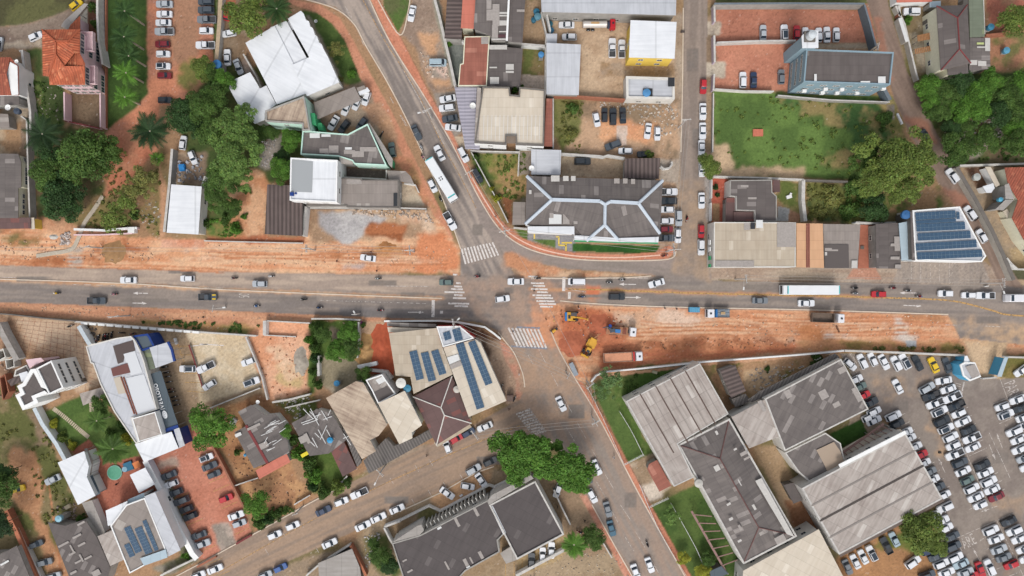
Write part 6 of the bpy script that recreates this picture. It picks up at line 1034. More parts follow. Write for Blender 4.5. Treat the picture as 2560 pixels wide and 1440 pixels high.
for i,a in enumerate((('white rubble by the ruined footing',Q(152,590,178,575,174,612,148,612),60,(226,212,204),.6),('pale debris strewn over the car plot',Q(1560,270,1695,265,1690,330,1640,350,1590,300),90,(222,210,196),.5),('debris along the top of the car plot',Q(1500,255,1690,262,1680,280,1500,270),60,(206,196,186),.5),('white litter on the hedge side dump',Q(2410,290,2520,290,2500,350,2440,390,2330,340),130,(226,216,208),.6),('stones along the excavated strip, west',Q(0,600,400,610,400,655,0,650),130,(226,186,156),.4),('stones along the excavated strip, east',Q(520,600,1130,620,1130,680,520,665),130,(232,194,164),.35),('stones on the works roadbed',Q(1560,780,2350,790,2350,850,1560,830),110,(236,204,176),.4),('stones on the south verge of the road',Q(0,760,900,795,900,815,0,780),130,(216,186,160),.35),('clods and litter in the shack yards',Q(540,1030,620,1150,800,1230,640,1320),120,(150,116,92),.4),('litter on the orange plot',Q(640,840,780,840,770,990,670,1000),70,(200,140,106),.4),('litter on the rough plot at bottom centre',Q(1440,1350,1540,1380,1580,1440,1300,1440),90,(214,200,180),.35),('mixed scrap in the small back yard',Q(436,395,505,385,512,455,432,458),70,(190,190,196),.7),('rubble along the back of the gravel yard',Q(880,522,1064,524,1085,560,1040,548,880,536),110,(214,196,180),.6),
                       ('pale stones on the pavement corner by the lane',Q(1048,130,1130,160,1120,205,1060,190),50,(226,206,188),.6),('white rubble in the corner plot by the street',Q(910,1340,950,1330,945,1400,915,1420),60,(226,220,214),.55),('clods along the works trench',Q(1590,848,1880,842,1990,850,1980,866,1760,874,1600,872),70,(196,142,108),.5),('clods and stones around the machines',Q(1400,775,1560,785,1560,890,1420,890),80,(206,140,106),.5),('loose stones in the sandy yard by the brown shed',Q(1860,925,1990,905,1980,940,1900,990),60,(220,206,190),.6),('debris in the ruined rooms at the left edge',Q(0,870,40,900,60,990,0,1000),80,(190,160,140),.6),('junk between the orange plot and the shacks',Q(690,1010,770,990,800,1030,730,1050),60,(206,200,190),.6),('stones on the rough ground near the drain',Q(360,500,402,500,402,560,350,560),50,(214,206,196),.4),('scrap beside the lower left tank',Q(140,1270,190,1250,200,1300,160,1310),40,(180,160,150),.6),('clutter on the motorcycle yard edge',Q(220,820,240,818,250,850,230,856),16,(120,110,104),.6),
                       ('pink rubble specks across the palm side green',Q(75,200,130,210,160,300,90,310),40,(206,196,184),.35),('white stones in the corridor of trees',Q(655,345,690,340,690,420,655,415),60,(206,200,196),.45))): scatter(*a,seed=i)
# ================================================================ TREES AND PLANTS
def leafmat(key,rough=.65):
    m=bpy.data.materials.new(key);m.use_nodes=True;t=m.node_tree;n=t.nodes;L=t.links;b=n['Principled BSDF'];b.inputs['Roughness'].default_value=rough;b.inputs['Specular IOR Level'].default_value = .2
    oi=n.new('ShaderNodeObjectInfo');at=n.new('ShaderNodeAttribute');at.attribute_name = 'leaf'
    v=n.new('ShaderNodeVectorMath');v.operation = 'MULTIPLY'; L.new(oi.outputs['Color'],v.inputs[0]);L.new(at.outputs['Color'],v.inputs[1]);L.new(v.outputs[0],b.inputs['Base Color'])
    tr=n.new('ShaderNodeBsdfTranslucent');L.new(v.outputs[0],tr.inputs[0]);mx=n.new('ShaderNodeMixShader');mx.inputs[0].default_value = .25;L.new(b.outputs[0],mx.inputs[1]);L.new(tr.outputs[0],mx.inputs[2]);L.new(mx.outputs[0],n['Material Output'].inputs[0])
    return m
M_leaf=leafmat('leaves');M_bark=W('bark',120,98,80,var=.2,scale=3);M_ptr=W('palm trunk',176,164,146,var=.15,scale=3)
def leafmesh(name,blobs,n,size,seed,flat=1.0,blossoms=0):
    """leaf clumps on the surface of many small blobs: the crown has gaps between them"""
    r=np.random.default_rng(seed);b=np.array(blobs);w_=b[:,3]**2;idx=r.choice(len(b),n,p=w_/w_.sum());c=b[idx]
    d=r.normal(size=(n,3));d[:,2]=np.abs(d[:,2])*1.1 - .25;d/=np.linalg.norm(d,axis=1)[:,None]
    rad=c[:,3:4]*r.uniform(.55,1.08,(n,1));pos=c[:,:3]+d*rad*np.array([1,1,flat])
    up=d * .6+r.normal(size=(n,3)) * .55+np.array([0,0,.55]);up/=np.linalg.norm(up,axis=1)[:,None]
    t=np.cross(up,r.normal(size=(n,3)));t/=np.linalg.norm(t,axis=1)[:,None];bt=np.cross(up,t);s_=size*r.uniform(.5,1.25,(n,1))
    q=np.stack([pos-t*s_,pos-bt*s_ * .55 ,pos+t*s_,pos+bt*s_ * .55],1).reshape(-1,3)
    me=bpy.data.meshes.new(name);me.vertices.add(n*4);me.vertices.foreach_set('co',q.astype(np.float32).ravel());me.loops.add(n*4);me.loops.foreach_set('vertex_index',np.arange(n*4,dtype=np.int32));me.polygons.add(n);me.polygons.foreach_set('loop_start',np.arange(0,n*4,4,dtype=np.int32));me.polygons.foreach_set('loop_total',np.full(n,4,np.int32));me.update(calc_edges=True)
    bl=r.uniform(.72,1.32,len(b))[idx]*r.uniform(.75,1.28,n);col=np.stack([bl*r.uniform(.9,1.18,n),bl,bl*r.uniform(.8,1.1,n),np.ones(n)],1)
    a=me.color_attributes.new('leaf', 'FLOAT_COLOR', 'POINT');a.data.foreach_set('color',np.repeat(col,4,0).astype(np.float32).ravel());me.materials.append(M_leaf);return me
def crownblobs(k,seed,spread=.78,top=.62,br=(.16,.34)):
    r=random.Random(seed);out=[(0,0,top * .7,.42)]
    for i in range(k):
        a=r.random()*6.283;d=math.sqrt(r.random())*spread;lob=1 + .22*math.sin(a*3+seed) + .12*math.sin(a*5+2*seed)
        z_=top*(1-(d/spread)**2 * .75)*r.uniform(.75,1.05);out.append((math.cos(a)*d*lob,math.sin(a)*d*lob,z_,r.uniform(*br)))
    return out
TREEP=[]
for i in range(5):
    me=leafmesh('crown',crownblobs(38,i+1),7500,.052,i);TREEP.append(me)
SPARSE=[leafmesh('crown',crownblobs(26,20+i,.85,.5,(.08,.2)),2200,.05,30+i) for i in range(2)]
FEATH=[leafmesh('crown',crownblobs(60,40+i,.82,.66,(.10,.22)),9000,.042,50+i) for i in range(2)]
BUSH=[leafmesh('foliage',crownblobs(12,60+i,.7,.7,(.2,.42)),1500,.095,70+i) for i in range(4)]
BROAD=[leafmesh('crown',crownblobs(30,80+i,.8,.6,(.2,.34)),5200,.075,90+i) for i in range(2)]
def trunkmesh():
    mb=MB();mb.tube((0,0,0),(0.01,0,.55),.035,.024,8);r=random.Random(4)
    for k in range(7): a=k * .9;mb.tube((0.01,0,.5+k * .02),(math.cos(a) * .45,math.sin(a) * .45,.78+r.random() * .12),.016,.006,5)
    me=mesh('trunk',mb.v,mb.f,M_bark);return me
TRK=trunkmesh()
TC=dict(g=(72,98,46),d=(52,78,42),y=(98,116,56),b=(80,118,46),l=(96,124,64),o=(108,112,62),k=(44,66,40),v=(92,118,72),yy=(146,150,56))
LC=lambda t: tuple(c*1.38 for c in C(*TC[t]))+(1,)
RT=random.Random(9)
def tree(px,py,rpx,h,tone,label,kind='t',squash=1.0,group='broadleaf trees',lod=None):
    """h: height of the crown's middle; rpx: crown radius as seen"""
    p=P(px,py,h);r=rpx*S*(1-h/H)*1.06
    if kind == 'bush':
        root=empty('shrub',(p.x,p.y,0));tag(root,label, 'shrub',group if group != 'broadleaf trees' else 'shrubs');me=RT.choice(BUSH)
        o=mobj('foliage',me,root,(0,0,-.12*r),RT.random()*6.28);o.scale=(r,r*squash,max(.6,h*1.3));o.color=LC(tone);return root
    root=empty('tree',(p.x,p.y,0));tag(root,label, 'tree',group);me=RT.choice({'t': TREEP, 's': SPARSE, 'f': FEATH, 'b': BROAD}[kind])
    o=mobj('crown',me,root,(0,0,h - .42*r * .8),RT.random()*6.28);o.scale=(r,r*squash,r * .8);o.color=LC(tone)
    t=mobj('trunk',TRK,root,(0,0,0),RT.random()*6);k=h / .72;t.scale=(min(k,r),min(k,r),k);return root
def palmmesh(n,L_,seed,droop=.5):
    """a rosette of arching fronds, each a rib with leaflets"""
    r=random.Random(seed);vs=[];fs=[];cl=[]
    for k in range(n):
        a=2*math.pi*k/n*1.0+r.uniform(-.2,.2);ln=L_*r.uniform(.75,1.05);el=r.uniform(.1,.75);seg_=11;tn=r.uniform(.7,1.3);pts=[]
        for i in range(seg_+1):
            t=i/seg_;x=ln*t*(1 - .12*t);z_=ln*(math.sin(el)*t-droop*(1.0 - .35*el)*t*t);pts.append(Vector((x*math.cos(a),x*math.sin(a),z_)))
        side=Vector((-math.sin(a),math.cos(a),0))
        for i in range(1,seg_+1):
            p=pts[i];dr_=(pts[i]-pts[i-1]).normalized();wl_=ln * .20*math.sin(math.pi*(i/seg_ * .85 + .12)) + .02
            for sg in (-1,1):
                for h_ in (0,.5):
                    pb=pts[i-1].lerp(p,h_);tip=pb+side*sg*wl_+dr_*wl_ * .75-Vector((0,0,wl_ * .35));w_=ln * .018;j=len(vs)
                    vs+=[pb-dr_*w_,pb+dr_*w_,tip];fs.append((j,j+1,j+2));c=tn*r.uniform(.75,1.3);cl+=[(c,c,c * .85,1)]*3
        for i in range(seg_): j=len(vs);w_=side*ln * .008;vs+=[pts[i]-w_,pts[i]+w_,pts[i+1]+w_,pts[i+1]-w_];fs.append((j,j+1,j+2,j+3));cl+=[(1.2*tn,1.15*tn,1,1)]*4
    me=mesh('crown',vs,fs,M_leaf);a_=me.color_attributes.new('leaf', 'FLOAT_COLOR', 'POINT');a_.data.foreach_set('color',[c for q in cl for c in q]);return me
PALM=[palmmesh(34,1.0,1),palmmesh(26,1.0,2),palmmesh(44,1.0,3,.4)]
def palm(px,py,rpx,h,tone,label,kind=0,group='palm trees'):
    p=P(px,py,h);r=rpx*S*1.12;root=empty('palm_tree',(p.x,p.y,0));tag(root,label, 'palm tree',group)
    o=mobj('crown',PALM[kind],root,(0,0,h),RT.random()*6);o.scale=(r,r,r);o.color=LC(tone);mb=MB();mb.tube((0,0,0),(0,0,h + .1),.26 if h>4 else .18,.2 if h>4 else .15,9);mb.build('trunk',M_ptr,root);return root
for i,(x,y,r_,h_,tn,lb) in enumerate(((312,28,34,9, 'd', 'feathery palm, topmost of the five on the lawn strip'),(310,92,38,9, 'd', 'feathery palm, second from the top on the lawn strip'),(322,140,33,8, 'd', 'dark palm in the middle of the five on the lawn strip'),(315,182,34,8, 'b', 'bright green palm, fourth down on the lawn strip'),(312,243,31,7, 'b', 'lowest palm on the lawn strip before the brick bend'))): palm(x,y,r_,h_,tn,lb,1, 'palms on the lawn strip')
palm(375,328,50,7, 'k', 'big dark star shaped palm over the brick path',2);palm(106,335,50,7, 'k', 'dark green palm below the patchwork shed',0);palm(392,397,20,3, 'b', 'small bright palm by the bare tan strip',1);palm(692,22,42,8, 'd', 'dark palm at the top, over the school roof corner',0)
palm(242,1052,34,6, 'g', 'palm in the garden beside the curved shop',1);palm(282,1122,42,6, 'g', 'large garden palm just above the round pool',2);palm(1435,1362,34,5, 'b', 'bright green palm beside the lower brick pavement',2);palm(532,1058,26,8, 'l', 'palm crown rising out of the tree by the sandy lot',1)
TR=[(500,172,32,5, 'y', 'light yellow green tree beside the blue tank', 't'),(452,286,46,7, 'd', 'dark tree under the brick car park', 't'),(505,262,42,8, 'g', 'green tree at the north of the dense grove', 't'),(520,178,26,5, 'g', 'small green tree left of the parked silver car', 't'),(557,200,30,6, 'b', 'bright green tree between blue tank and white roof', 't'),(534,240,38,7, 'g', 'mid green tree hugging the low white school roof', 't'),(480,300,38,6, 'd', 'dark tree right of the big star shaped palm', 't'),(585,322,62,10, 'l', 'large feathery pale green tree south of the low white roof', 'f'),(580,385,66,10, 'l', 'large feathery tree in the centre of the dense grove', 'f'),(530,340,45,8, 'g', 'green tree on the west edge of the dense grove', 't'),(668,335,26,5, 'g', 'small tree under the mint walled building', 't'),(726,348,30,5, 'b', 'bright tree in the court beside the patched roof', 't'),(705,425,32,6, 'b', 'rounded bright tree left of the square white roof', 't'),(548,440,42,8, 'g', 'green tree at the south west of the grove', 't'),(600,440,36,7, 'l', 'pale tree at the south east of the grove', 'f'),(540,492,36,7, 'g', 'tree overhanging the blue tarpaulin', 'f'),(582,516,26,4, 'g', 'small tree on the orange slope', 't'),(705,390,20,4, 'd', 'little dark tree by the square white roof corner', 't'),
      (618,40,52,9, 'y', 'dense round tree above the white school roof', 't'),(204,385,68,9, 'g', 'broad olive green tree west of the brick path', 't'),(258,385,42,7, 'g', 'tree at the brick path edge, right of the broad one', 't'),(108,440,48,8, 'g', 'tree beside the cream house and its wall', 't'),(146,485,54,8, 'd', 'dark round tree above the soil bank', 't'),(170,512,36,7, 'd', 'lower dark tree at the edge of the soil bank', 't'),(120,390,40,7, 'd', 'dark tree just under the left palm', 't'),
      (312,505,40,5, 'y', 'thin yellow green tree beside the drain', 's'),(282,545,46,5, 'y', 'sparse tree leaning over the ruined footing', 's'),(355,445,48,5, 'o', 'nearly bare brownish tree on the weedy slope', 's'),(330,480,40,5, 'o', 'second sparse tree in the middle of the weedy slope', 's'),(290,385,28,4, 'y', 'small sparse tree over the brick bend', 's'),
      (840,125,28,4, 'o', 'brownish shrubby tree on the school lawn', 's'),(1777,412,31,5, 'y', 'round tree covering a white car on the side street', 't'),(2548,50,44,6, 'y', 'round tree at the top right corner', 't'),(2225,405,80,11, 'y', 'great spreading tree at the east of the green lot, upper crown', 'f'),(2285,395,70,10, 'y', 'spreading tree crown overhanging the brown road', 'f'),(2188,445,54,10, 'y', 'spreading tree crown on the south west side', 'f'),(2258,470,44,8, 'y', 'spreading tree crown above the solar roof yard', 'f'),(2170,395,44,8, 'g', 'western lobe tree of the spreading group', 'f'),
      (2400,372,46,6, 'g', 'dark green tree across the brown road from the spreading tree', 't'),(2548,360,36,6, 'g', 'tree at the right edge above the long grey wall', 't'),(2470,350,36,4, 'g', 'low tree in the littered plot at right', 't'),(2185,522,36,4, 'd', 'dark tree behind the wall of the shops', 't'),
      (250,1010,26,5, 'g', 'tree at the north end of the palm garden', 't'),(-6,1225,42,8, 'g', 'big dark tree at the left edge over the dirt lane', 't'),(5,1310,34,7, 'k', 'dark tree at the left edge beside the salmon wall', 't'),(12,1180,30,6, 'd', 'tree crown at the left edge above the yellow car', 't'),(528,1066,55,7, 'b', 'large round tree between the sandy lot and the orange lot', 't'),(717,1081,18,4, 'b', 'bright small tree at the shack corner', 't'),(640,1265,34,5, 'b', 'rounded bright tree by the red car row', 't'),
      (870,832,28,4, 'b', 'tree in the upper part of the walled garden', 't'),(840,880,30,4, 'b', 'tree in the lower part of the walled garden', 't'),(878,872,26,4, 'g', 'tree at the south east corner of the walled garden', 't'),(808,838,22,4, 'g', 'tree in the west corner of the walled garden', 't'),(910,938,20,4, 'g', 'small tree over the white angular wall', 't'),
      (1275,1130,48,9, 'b', 'lush green tree, westernmost at the street junction', 'b'),(1330,1130,50,10, 'b', 'lush green tree over the corner kerb', 'b'),(1300,1170,40,9, 'b', 'lush green tree beside the dark square roof', 'b'),(1370,1165,42,9, 'b', 'lush green tree in the middle of the junction group', 'b'),(1432,1165,50,9, 'b', 'lush green tree, easternmost at the junction', 'b'),(1440,1205,34,8, 'b', 'lush lower lobe tree over the brick pavement', 'b'),(1394,1118,16,6, 'b', 'small lush crown poking toward the avenue', 'b'),(1484,1344,32,4, 'g', 'dusty green shrubby tree right of the bright palm', 't'),
      (1522,952,42,5, 'v', 'pale thin tree at the corner of the works fence', 's'),(1500,985,24,3, 'v', 'thin bushy tree under the works fence corner', 's'),(1681,1292,28,3, 'l', 'soft rounded tree on the lower lawn', 's'),(1710,1396,18,3, 'yy', 'yellow flowering small tree on the lower lawn', 't'),(1757,1432,24,3, 'yy', 'yellow flowering small tree at the bottom edge', 't'),(1772,1400,20,3, 'g', 'green small tree beside the pergola ladder', 't'),
      (2305,1330,58,8, 'y', 'large dense tree beside the huge warehouse', 't'),(2345,1362,34,6, 'y', 'lower lobe tree overhanging the dark cars', 't'),(950,1392,30,4, 'g', 'tree in the rubble plot left of the finned roof', 't'),(972,1415,26,4, 'd', 'darker tree at the bottom of the rubble plot', 't'),(934,1362,16,3, 'g', 'small tree at the top of the rubble plot', 't')]
for x,y,r_,h_,tn,lb,k in TR: tree(x,y,r_,h_,tn,lb,k)
hd=[(2325,215,34),(2365,235,38),(2405,205,36),(2440,235,38),(2480,205,36),(2520,235,40),(2560,205,36),(2350,275,34),(2400,280,38),(2450,275,34),(2500,285,36),(2550,280,38),(2330,250,28),(2420,320,24),(2385,318,26),(2545,320,30)]
for i,(x,y,r_) in enumerate(hd): tree(x,y,r_,4.5, 'bgdg'[i%4] if i%3 else 'b', 'bushy green tree in the dense thicket east of the brown road', 't',group='trees of the dense thicket')
for x,y,r_,h_,tn,lb in ((226,15,14,2, 'g', 'dark shrub beside the mottled wall at the top'),(234,58,13,2, 'g', 'round shrub in the narrow bed by the mottled wall'),(875,180,13,2, 'b', 'bright shrub on the lower school lawn'),(848,195,10,1, 'o', 'orange tinted shrub row along the school edge'),(1287,220,11,3, 'b', 'shrub growing out of the roof notch'),(1305,214,8,3, 'b', 'small shrub right of the roof notch one'),(1122,105,10,2, 'b', 'shrub at the alley corner by the brown roof'),(1243,495,13,2, 'yy', 'yellow green shrub by the curved railing'),(1229,470,7,2, 'yy', 'small yellow shrub above the larger one'),(1190,392,12,2, 'g', 'green shrub at the top of the weedy corner'),(1196,420,10,1.5, 'b', 'low shrub below it in the weedy corner'),(1622,386,15,2, 'y', 'sprawling shrub hiding a black car'),(2277,47,12,2, 'b', 'round shrub beside the white car with black windows'),(1790,468,9,1, 'd', 'square dark planter shrub, upper one on the red porch'),(1796,486,7,1, 'd', 'square dark planter shrub, lower one on the red porch'),
                             (585,570,16,2, 'b', 'bright shrub on the lower orange slope'),(560,545,16,2, 'g', 'shrub near the pale concrete lump'),(610,540,10,1, 'b', 'weed shrub on the orange slope'),(612,475,12,2, 'g', 'shrub at the grove foot'),(508,560,12,2, 'g', 'shrub under the blue tarpaulin'),(126,1062,14,2, 'yy', 'yellowish shrub inside the garden wall'),(146,1095,16,2, 'y', 'spreading shrub along the garden wall'),(175,1112,14,1.5, 'yy', 'yellow flowering shrub above the red patio'),(300,1060,20,2, 'g', 'dense shrub beside the curved shop wall'),(310,1100,18,2, 'yy', 'golden shrub right of the garden palms'),(270,1090,18,2, 'g', 'shrub between the two garden palms'),(460,1394,11,2, 'b', 'shrub at the foot of the long white wall'),(415,1285,9,2, 'g', 'narrow shrub behind the long white wall'),(196,1298,12,2, 'g', 'shrub by the junk yard tank'),
                             (785,820,20,3, 'g', 'hedge shrub, top of the column by the orange plot'),(772,848,16,3, 'b', 'hedge shrub bulging into the orange plot'),(788,868,18,3, 'g', 'hedge shrub in the upper middle of the column'),(784,900,17,3, 'd', 'hedge shrub in the middle of the column'),(783,930,15,3, 'g', 'hedge shrub in the lower middle of the column'),(788,962,16,3, 'g', 'hedge shrub at the bottom of the column'),(905,812,8,2, 'g', 'shrub at the garden corner beside magenta flowers'),(590,1133,11,2, 'g', 'round shrub in the dirt yard by the shack'),
                             (730,1105,18,3, 'g', 'hedge shrub right of the shack, uppermost'),(742,1135,22,3, 'b', 'hedge shrub right of the shack, second'),(766,1160,26,3, 'g', 'hedge shrub above the grassy yard'),(780,1195,24,3, 'b', 'hedge shrub left of the grassy yard'),(775,1220,18,3, 'd', 'dark hedge shrub near the street'),(806,1230,22,3, 'g', 'flowering hedge shrub by the street, west'),(842,1224,22,3, 'y', 'flowering hedge shrub by the street, middle'),(866,1210,16,2, 'g', 'flowering hedge shrub by the street, east'),(640,1312,22,3, 'g', 'red flowered shrub at the lot corner'),(664,1305,18,3, 'd', 'dark shrub next to the red flowered one'),(690,1292,18,2, 'g', 'hedge shrub along the slanting street, middle'),(716,1278,14,2, 'g', 'hedge shrub along the slanting street, upper end'),(676,1285,14,2, 'g', 'little shrub beneath the rounded bright tree'),
                             (2080,490,34,2, 'o', 'brown green scrub bush in the weedy plot'),(2130,520,30,2, 'g', 'green scrub bush in the weedy plot'),(2050,530,24,1.5, 'o', 'dry scrub bush at the weedy plot corner'),(2150,470,34,3, 'g', 'scrub bush under the spreading tree'),(2215,300,26,2, 'g', 'scrub bush by the slate short wall'),(1425,330,20,1.5, 'o', 'olive scrub bush in the plot under the grey roof'),(1430,270,18,1.5, 'g', 'scrub bush near the brick red wall'),(2045,900,18,1.5, 'g', 'scrub bush at the hall north corner'),(1920,925,9,1, 'g', 'small bush in the sandy yard'),(330,535,14,1.5, 'g', 'bush on the ridge above the ruined footing')): tree(x,y,r_,h_,tn,lb, 'bush')
def weeds(label,poly,n,tone,sz=.5,seed=0,name='weeds'):
    r=np.random.default_rng(seed);xs_=[p[0] for p in poly];ys_=[p[1] for p in poly];X=r.uniform(min(xs_),max(xs_),n*4);Y=r.uniform(min(ys_),max(ys_),n*4);k=inside(poly,X,Y) & (fbm(X,Y,30,3,seed+3) > .47);X=X[k][:n];Y=Y[k][:n]
    me=leafmesh(name,[((x-1280)*S,(720-y)*S,.12,.35*r.uniform(.5,1.5)) for x,y in zip(X,Y)],n*14,sz * .5,seed,.8);o=mobj(name,me);o.color=LC(tone);return tag(o,label, 'weeds',None, 'stuff')
for i,a in enumerate((('rough grass tufts over the large green lot',Q(1790,240,2225,255,2235,330,2150,440,1850,415,1788,360),160, 'y'),('weed tufts on the slope by the drain',Q(265,420,400,420,400,590,200,580),110, 'o'),('weeds on the verge of the pavement',Q(355,798,655,812,655,836,500,822,360,808),90, 'g'),('weed tufts in the plot under the grey roof',Q(1385,250,1460,250,1450,380,1390,340),80, 'o'),('weeds in the corner plot by the curved railing',Q(1210,385,1315,385,1310,500,1240,490),90, 'y'),('weeds in the yard of the pink building',Q(80,200,155,215,155,320,90,320),60, 'g'),('weeds on the verge above the car park wall',Q(2130,868,2410,868,2405,880,2130,874),60, 'o'),('weeds in the meadow at the lower left',Q(0,1020,120,1080,210,1330,120,1330,60,1120,0,1100),110, 'o'),('weeds by the foot of the works fence',Q(1500,945,1740,915,1600,985,1560,1000),60, 'g'),('weeds around the weedy shop plot',Q(2016,455,2120,458,2205,520,2200,552,2018,552),120, 'o'),('weeds at the grove foot on the orange slope',Q(515,545,600,560,590,592,518,592),50, 'b'),('scrub on the litter dump at right',Q(2350,310,2560,320,2560,400,2420,400),100, 'g'))): weeds(*a,seed=i)
heap(*T(21,1615,520),.9,.7,.8,(190,90,160), 'small magenta flowering clump at the garden corner',name='flower_clump',cat='flowers')
# ================================================================ VEHICLES
CARC=dict(w=('white',(238,240,244)),s=('silver',(186,192,198)),g=('grey',(128,134,140)),k=('black',(48,54,60)),d=('dark grey',(78,86,94)),r=('red',(196,40,50)),m=('dark red',(132,40,50)),b=('blue',(44,92,160)),t=('teal blue',(40,96,120)),n=('navy',(42,60,90)),y=('yellow',(240,200,40)),c=('pale blue',(176,196,206)),e=('green grey',(104,124,120)))
def paintm(k): return mat('car paint ' + CARC[k][0],C(*CARC[k][1]),rough=.35,var=0,coat=.5,spec=.4)
KIND=dict(h=('hatchback',3.85,1.68,1.48),s=('saloon',4.3,1.74,1.42),u=('SUV',4.35,1.82,1.66),p=('pickup',4.95,1.84,1.74),v=('van',4.7,1.9,1.95))
WHEEL=None
def wheelmesh():
    mb=MB();mb.tube((0,-.1,0),(0,.1,0),.31,n=14);mb.tube((0,-.11,0),(0,.11,0),.18,n=10,m=1);return mesh('wheel',mb.v,mb.f,[M_black,M_metal],mi=mb.m)
CM = {}
def outline(L_,Wd,n=7,rf=.55,rr=.38):
    """rounded plan outline, front at +x"""
    pts=[]
    for cx,cy,r,a0 in ((L_/2-rf,Wd/2-rf * .62,rf,0),(-L_/2+rr,Wd/2-rr * .62,rr,90),(-L_/2+rr,-Wd/2+rr * .62,rr,180),(L_/2-rf,-Wd/2+rf * .62,rf,270)):
        for i in range(n+1): a=R(a0+90*i/n);pts.append((cx+r*math.cos(a),cy+r * .62*math.sin(a)))
    return pts
def loft(mb,rings,m=0,top=True):
    n=len(rings[0]);vs=[v for r in rings for v in r];fs=[]
    for k in range(len(rings)-1):
        for i in range(n): j=(i+1)%n;fs.append((k*n+i,k*n+j,(k+1)*n+j,(k+1)*n+i))
    if top: b=(len(rings)-1)*n;fs.append(tuple(range(b,b+n)))
    mb.add(vs,fs,m)
def carparts(k):
    if k in CM: return CM[k]
    nm,L_,Wd,Hh=KIND[k];o=outline(L_,Wd);P_ = {};hood = .98 if k in 'up' else .88;hood=1.05 if k == 'v' else hood
    def ring(s,sy,z): return [(x*s,y*sy,z) for x,y in o]
    mb=MB();loft(mb,[ring(.97,.94,.2),ring(1,1,.42),ring(1,1,.62),ring(.985,.975,hood - .12),ring(.95,.92,hood)])
    zr=Hh
    xf0,xf1,xr1,xr0 = {'h': (L_ * .20,L_ * .04,-L_ * .36,-L_ * .455), 's': (L_ * .20,L_ * .06,-L_ * .20,-L_ * .335), 'u': (L_ * .20,L_ * .07,-L_ * .39,-L_ * .465), 'p': (L_ * .20,L_ * .08,-L_ * .10,-L_ * .15), 'v': (L_ * .36,L_ * .2,-L_ * .44,-L_ * .475)}[k]
    wb,wt=Wd * .90,Wd * .72;zb=hood - .02
    if k == 'p':                     # load bed: sunk floor with sides
        mb=MB();of=[(x,y) for x,y in o]
        loft(mb,[ring(.97,.94,.3),ring(1,1,.5),ring(.985,.975,.72)]);xb=xr0 - .05
        fo=[(x,y * .97) for x,y in o if x>xb] ; fo=sorted(fo,key=lambda q: math.atan2(q[1],q[0]-(xb+L_/2)/2));fo=[(xb,-Wd * .47)]+[q for q in fo if q[0]>xb + .1]+[(xb,Wd * .47)];mb.prism([(x * .985,y) for x,y in fo],.72,hood)
        xe=-L_/2 + .06
        mb.box(((xe+xb)/2,Wd/2 - .08,.9),(xb-xe,.1,.42));mb.box(((xe+xb)/2,-Wd/2 + .08,.9),(xb-xe,.1,.42));mb.box((xe + .03,0,.9),(.1,Wd - .2,.42))
        b2=MB();b2.box(((xe+xb)/2 + .03,0,.76),(xb-xe - .1,Wd - .26,.05));P_['cargo_bed']=([b2],[W('bed liner',78,78,80,var=.1)])
    cb=[(xr0,-wb/2),(xf0,-wb/2),(xf0 + .1,0),(xf0,wb/2),(xr0,wb/2),(xr0 - .05,0)];ct=[(xr1,-wt/2),(xf1,-wt/2),(xf1 + .07,0),(xf1,wt/2),(xr1,wt/2),(xr1 - .03,0)];cm=[((a[0] * .12+b_[0] * .88),(a[1] * .12+b_[1] * .88)) for a,b_ in zip(cb,ct)]
    loft(mb,[[(x,y,zb) for x,y in cb],[(x,y,zr - .07) for x,y in cm],[(x * .97+(xf1+xr1)/2 * .03,y * .95,zr) for x,y in ct]])
    for sy in (-1,1): mb.box((xf0 - .25,sy*(wb/2 + .12),hood + .08),(.14,.2,.12))
    P_['body']=([mb],None)
    def pane(b0,b1,t1,t0,fr=(.10,.90,.08,.86),off=.02):
        b0,b1,t1,t0=map(Vector,(b0,b1,t1,t0));nn=(b1-b0).cross(t0-b0).normalized()*off;q=MB()
        f=lambda u,v: (b0.lerp(b1,u)).lerp(t0.lerp(t1,u),v)+nn
        return q.add([f(fr[0],fr[2]),f(fr[1],fr[2]),f(fr[1],fr[3]),f(fr[0],fr[3])],[(0,1,2,3)])
    zt_=zr - .05
    def two(p0,pm,p1,t0,tm,t1,rev=False):
        q=pane(p0,pm,tm,t0,(.06,1,.05,.92));q2=pane(pm,p1,t1,tm,(0,.94,.05,.92));q.add(q2.v,q2.f);return q
    v3=lambda p,z: (p[0],p[1],z)
    P_['windscreen']=([two(v3(cb[1],zb),v3(cb[2],zb),v3(cb[3],zb),v3(cm[1],zt_),v3(cm[2],zt_),v3(cm[3],zt_))],[M_cglass])
    P_['rear_window']=([two(v3(cb[4],zb),v3(cb[5],zb),v3(cb[0],zb),v3(cm[4],zt_),v3(cm[5],zt_),v3(cm[0],zt_))],[M_cglass])
    P_['side_window']=([pane(v3(cb[0],zb),v3(cb[1],zb),v3(cm[1],zt_),v3(cm[0],zt_),(.06,.94,.12,.86)),pane(v3(cb[3],zb),v3(cb[4],zb),v3(cm[4],zt_),v3(cm[3],zt_),(.06,.94,.12,.86))],[M_cglass])
    P_['roof_glass']=(xr1 * .9,xf1 * .95,wt * .86,zr + .006)
    if k == 'v': P_['body'][0][0].box((-L_ * .1,0,zr + .03),(L_ * .4,wt * .5,.05))
    CM[k]=P_;return P_
PROTO = {}
